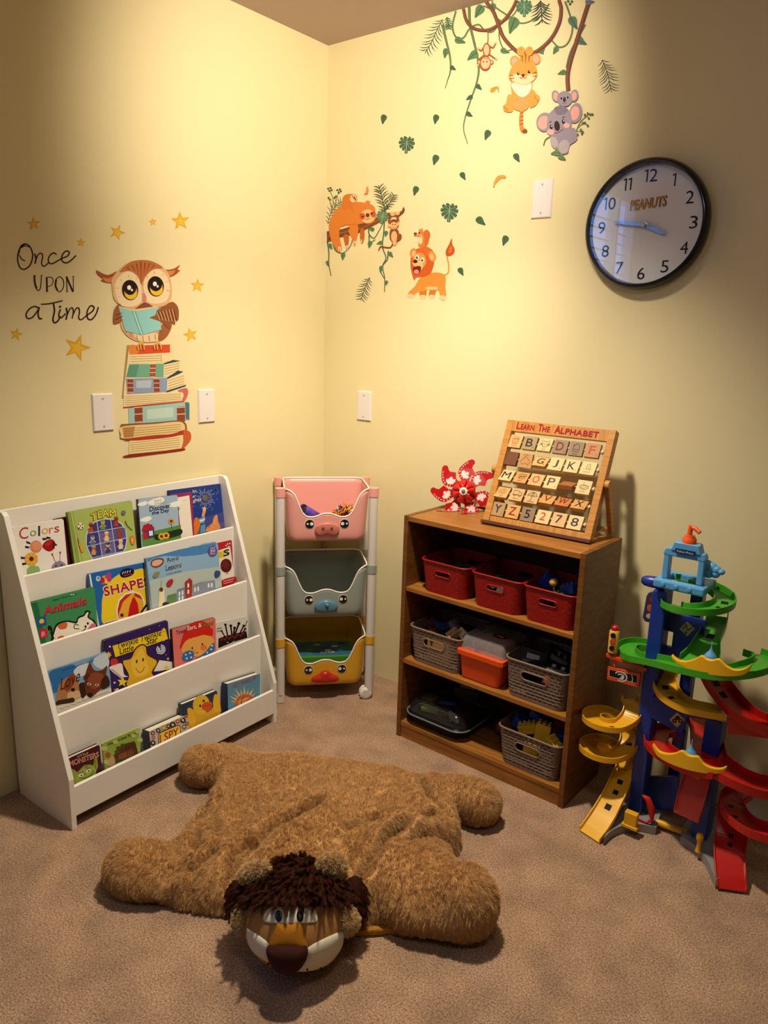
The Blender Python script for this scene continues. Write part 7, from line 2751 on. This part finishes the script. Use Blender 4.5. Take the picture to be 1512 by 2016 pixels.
def fur(o, m, count, length, kids, seed, radius=0.0005, clump=0.0, rough=0.02, brown=0.3, rand=0.25, tang=0.0, down=0.0, fwd=Vector((0, 0, 0)), norm=1.0):
    """strand speeds are quarters of the lengths they make"""
    o.data.materials.append(m)
    md = o.modifiers.new('fur', 'PARTICLE_SYSTEM')
    ps = md.particle_system
    s = ps.settings
    ps.seed = seed
    s.type = 'HAIR'
    s.use_advanced_hair = True
    s.count = count
    s.hair_step = 4
    s.render_step = 3
    s.display_step = 2
    s.emit_from = 'FACE'
    q = length / 4
    s.normal_factor = q * norm
    s.tangent_factor = tang * q
    s.factor_random = rand * q
    s.brownian_factor = brown * q
    s.object_align_factor = (fwd.x * q, fwd.y * q, -down * q)
    s.child_type = 'INTERPOLATED'
    s.rendered_child_count = kids
    s.child_length = 1.0
    s.child_length_threshold = 0.0
    s.clump_factor = clump
    s.roughness_1 = rough
    s.roughness_1_size = 0.3
    s.roughness_2 = rough * 1.2
    s.roughness_2_size = 0.5
    s.material = len(o.data.materials)
    s.root_radius = 1.0
    s.tip_radius = 0.3
    s.radius_scale = radius
    return ps


fur(body, hair_mat('plush_pile', '#b07e48', '#eabb80'), 17000, 0.0078, 24, 3, radius=0.00055, clump=0.1, rough=0.002, brown=0.4, rand=0.5, tang=0.4, down=0.1)

# --- head
HC = Vector(at(716, 618, 0.104))
hx_ = Vector((CAM.x - HC.x, CAM.y - HC.y, 0)).normalized()
hx_ = Matrix.Rotation(R(-3), 3, 'Z') @ hx_
hs_ = Vector((0, 0, 1)).cross(hx_)       # towards the lion's left = picture right
HM = Matrix(((hs_.x, hx_.x, 0), (hs_.y, hx_.y, 0), (0, 0, 1)))
HR = Vector((0.121, 0.124, 0.101))
tiltq = Matrix.Rotation(R(0), 3, 'X')


def head_hit(u, v, rad=HR, c=HC, grow=1.0):
    """first point of the head ellipsoid behind a picture point"""
    d = ray(u, v)
    o_ = HM.transposed() @ (CAM - c)
    dl = HM.transposed() @ d
    q = Vector((o_.x / rad.x, o_.y / rad.y, o_.z / rad.z)) / grow
    e = Vector((dl.x / rad.x, dl.y / rad.y, dl.z / rad.z)) / grow
    A_, B_, C_ = e.dot(e), 2 * q.dot(e), q.dot(q) - 1
    D_ = max(B_ * B_ - 4 * A_ * C_, 0)
    t = (-B_ - math.sqrt(D_)) / (2 * A_)
    return CAM + d * t


def head_art(u, v, h):
    p = head_hit(u, v)
    n = HM @ (lambda l: Vector((l.x / HR.x ** 2, l.y / HR.y ** 2, l.z / HR.z ** 2)))(HM.transposed() @ (p - HC))
    return p + n.normalized() * (h + .0006)


FACE = mat('#a87844', 0.85, 0.1, bump=(500, .3, .001))
b = MB()
b.ell(HC, HR, FACE, 40, 24, HM)
head = b.build('head', lion, smooth=True)
TF = (4.877, 430, 1640)


def patch(name, pts, m, h=0.0, dome=0.0):
    """felt patch sewn on the head: outline in picture points, domed by `dome`"""
    px = [(TF[1] + p[0] / TF[0], TF[2] + p[1] / TF[0]) for p in catmull(pts, 5, True)]
    cx, cy = sum(p[0] for p in px) / len(px), sum(p[1] for p in px) / len(px)
    b = MB()
    rings = []
    for s_, hh in ((1.0, -.004), (1.0, h + .0008), (.97, h + .0016 + dome * .12), (.85, h + .0016 + dome * .5), (.65, h + .0016 + dome * .82), (.4, h + .0016 + dome * .96), (.15, h + .0016 + dome)):
        rings.append([head_art(cx + (p[0] - cx) * s_, cy + (p[1] - cy) * s_, hh) for p in px])
    b.loft(rings, m)
    return b.build(name, lion, smooth=True, angle=60)


CREAM = mat('#d9cdb6', 0.9, 0.1, bump=(600, .3, .001))
patch('muzzle', [(278, 930), (300, 925), (480, 1058), (500, 1150), (620, 1280), (680, 1310), (560, 1270), (420, 1200), (320, 1110), (280, 1010)], CREAM, 0, .004).name
patch('muzzle', [(1188, 945), (1000, 1020), (850, 1110), (830, 1180), (740, 1280), (690, 1310), (820, 1322), (980, 1290), (1100, 1210), (1180, 1090), (1198, 1000)], CREAM, 0, .006)
patch('eye_patch', [(442, 850), (450, 760), (520, 690), (640, 700), (740, 705), (880, 700), (940, 770), (944, 850), (880, 865), (700, 872), (560, 868)], CREAM, 0, .002)
for x in (584, 783):
    patch('eye', [(x + 33 * math.cos(k * math.tau / 10), 800 + 56 * math.sin(k * math.tau / 10)) for k in range(10)], mat('#120c0a', 0.35, 0.5), .002, .0015)
patch('nose_bridge', [(560, 880), (590, 868), (780, 868), (812, 880), (830, 1000), (852, 1100), (760, 1120), (560, 1110), (482, 1100), (520, 980)], mat('#a86a1c', 0.9, 0.1, bump=(600, .3, .001)), .001, .012)
patch('nose', [(482, 1090), (520, 1055), (640, 1045), (780, 1052), (838, 1070), (852, 1110), (835, 1180), (780, 1250), (700, 1290), (640, 1288), (560, 1250), (500, 1170)], mat('#3a1a12', 0.85, 0.15, bump=(600, .3, .001)), .008, .022)
for x, y in ((848, 1277), (975, 1268), (490, 1232)):
    patch('whisker_dot', [(x + 9 * math.cos(k * math.tau / 8), y + 8 * math.sin(k * math.tau / 8)) for k in range(8)], mat('#1c100c', 0.6), .006, .001)

# --- mane: a cap of long hair over the top of the head
b = MB()
MR = HR * 1.035
mc = HC + Vector((0, 0, .003))
rings = []
for k in range(15):
    ph = R(5 + k * 5.25)
    ring_ = []
    for q in range(40):
        th = math.tau * q / 40
        # axis of the cap leans back from the face
        l = Vector((math.sin(ph) * math.cos(th), math.sin(ph) * math.sin(th), math.cos(ph)))
        l = Matrix.Rotation(R(42), 3, 'X') @ l
        ring_.append(mc + HM @ Vector((l.x * MR.x * 1.01, l.y * MR.y, l.z * MR.z)))
    rings.append(ring_)
b.loft(rings, mat('#2e130a', 0.8, 0.1), True, True, False)
mane = b.build('mane', lion, smooth=True)
fur(mane, hair_mat('mane_hair', '#1e0b06', '#5a2a14', 0.5), 900, 0.040, 40, 11, radius=0.0007, clump=0.8, rough=0.006, brown=0.3, rand=0.35, down=0.3, fwd=hx_ * 0.5, norm=0.5)
# side tufts of the mane beside the face
for u, v, r in ((190, 690, (.022, .034, .036)), (1310, 690, (.022, .038, .044))):
    p = head_hit(TF[1] + u / TF[0], TF[2] + v / TF[0])
    b = MB()
    b.ell(p - hx_ * .03, r, mat('#2e130a', 0.8, 0.1), 20, 12, HM)
    o = b.build('mane_tuft', lion, smooth=True)
    fur(o, hair_mat('mane_hair', '#1e0b06', '#5a2a14', 0.5), 220, 0.030, 24, 12, radius=0.0007, clump=0.8, rough=0.006, brown=0.3, down=0.8, norm=.4)
# ears and cheeks
LT = hair_mat('ear_pile', '#c89a62', '#f0d09c')
for u, v, r, up_, back, nm in ((345, 375, (.034, .013, .018), .012, .0, 'ear'), (1090, 322, (.031, .015, .031), .012, .0, 'ear'), (232, 835, (.019, .02, .026), 0, .012, 'cheek'), (1225, 860, (.026, .022, .028), 0, .015, 'cheek')):
    p = head_hit(TF[1] + u / TF[0], TF[2] + v / TF[0], grow=1.24 if nm == 'ear' else 1.0)
    b = MB()
    rot = HM @ (Matrix.Rotation(R(-24 if u < 500 else 30) if nm == 'ear' else 0, 3, 'Y'))
    b.ell(p - hx_ * back * .3, r, mat('#b98c58', 0.85, 0.1), 20, 12, rot)
    o = b.build(nm, lion, smooth=True)
    fur(o, LT, 320, 0.009, 14, 5 + u, radius=0.0005, clump=0.3, rough=0.003, brown=0.4)
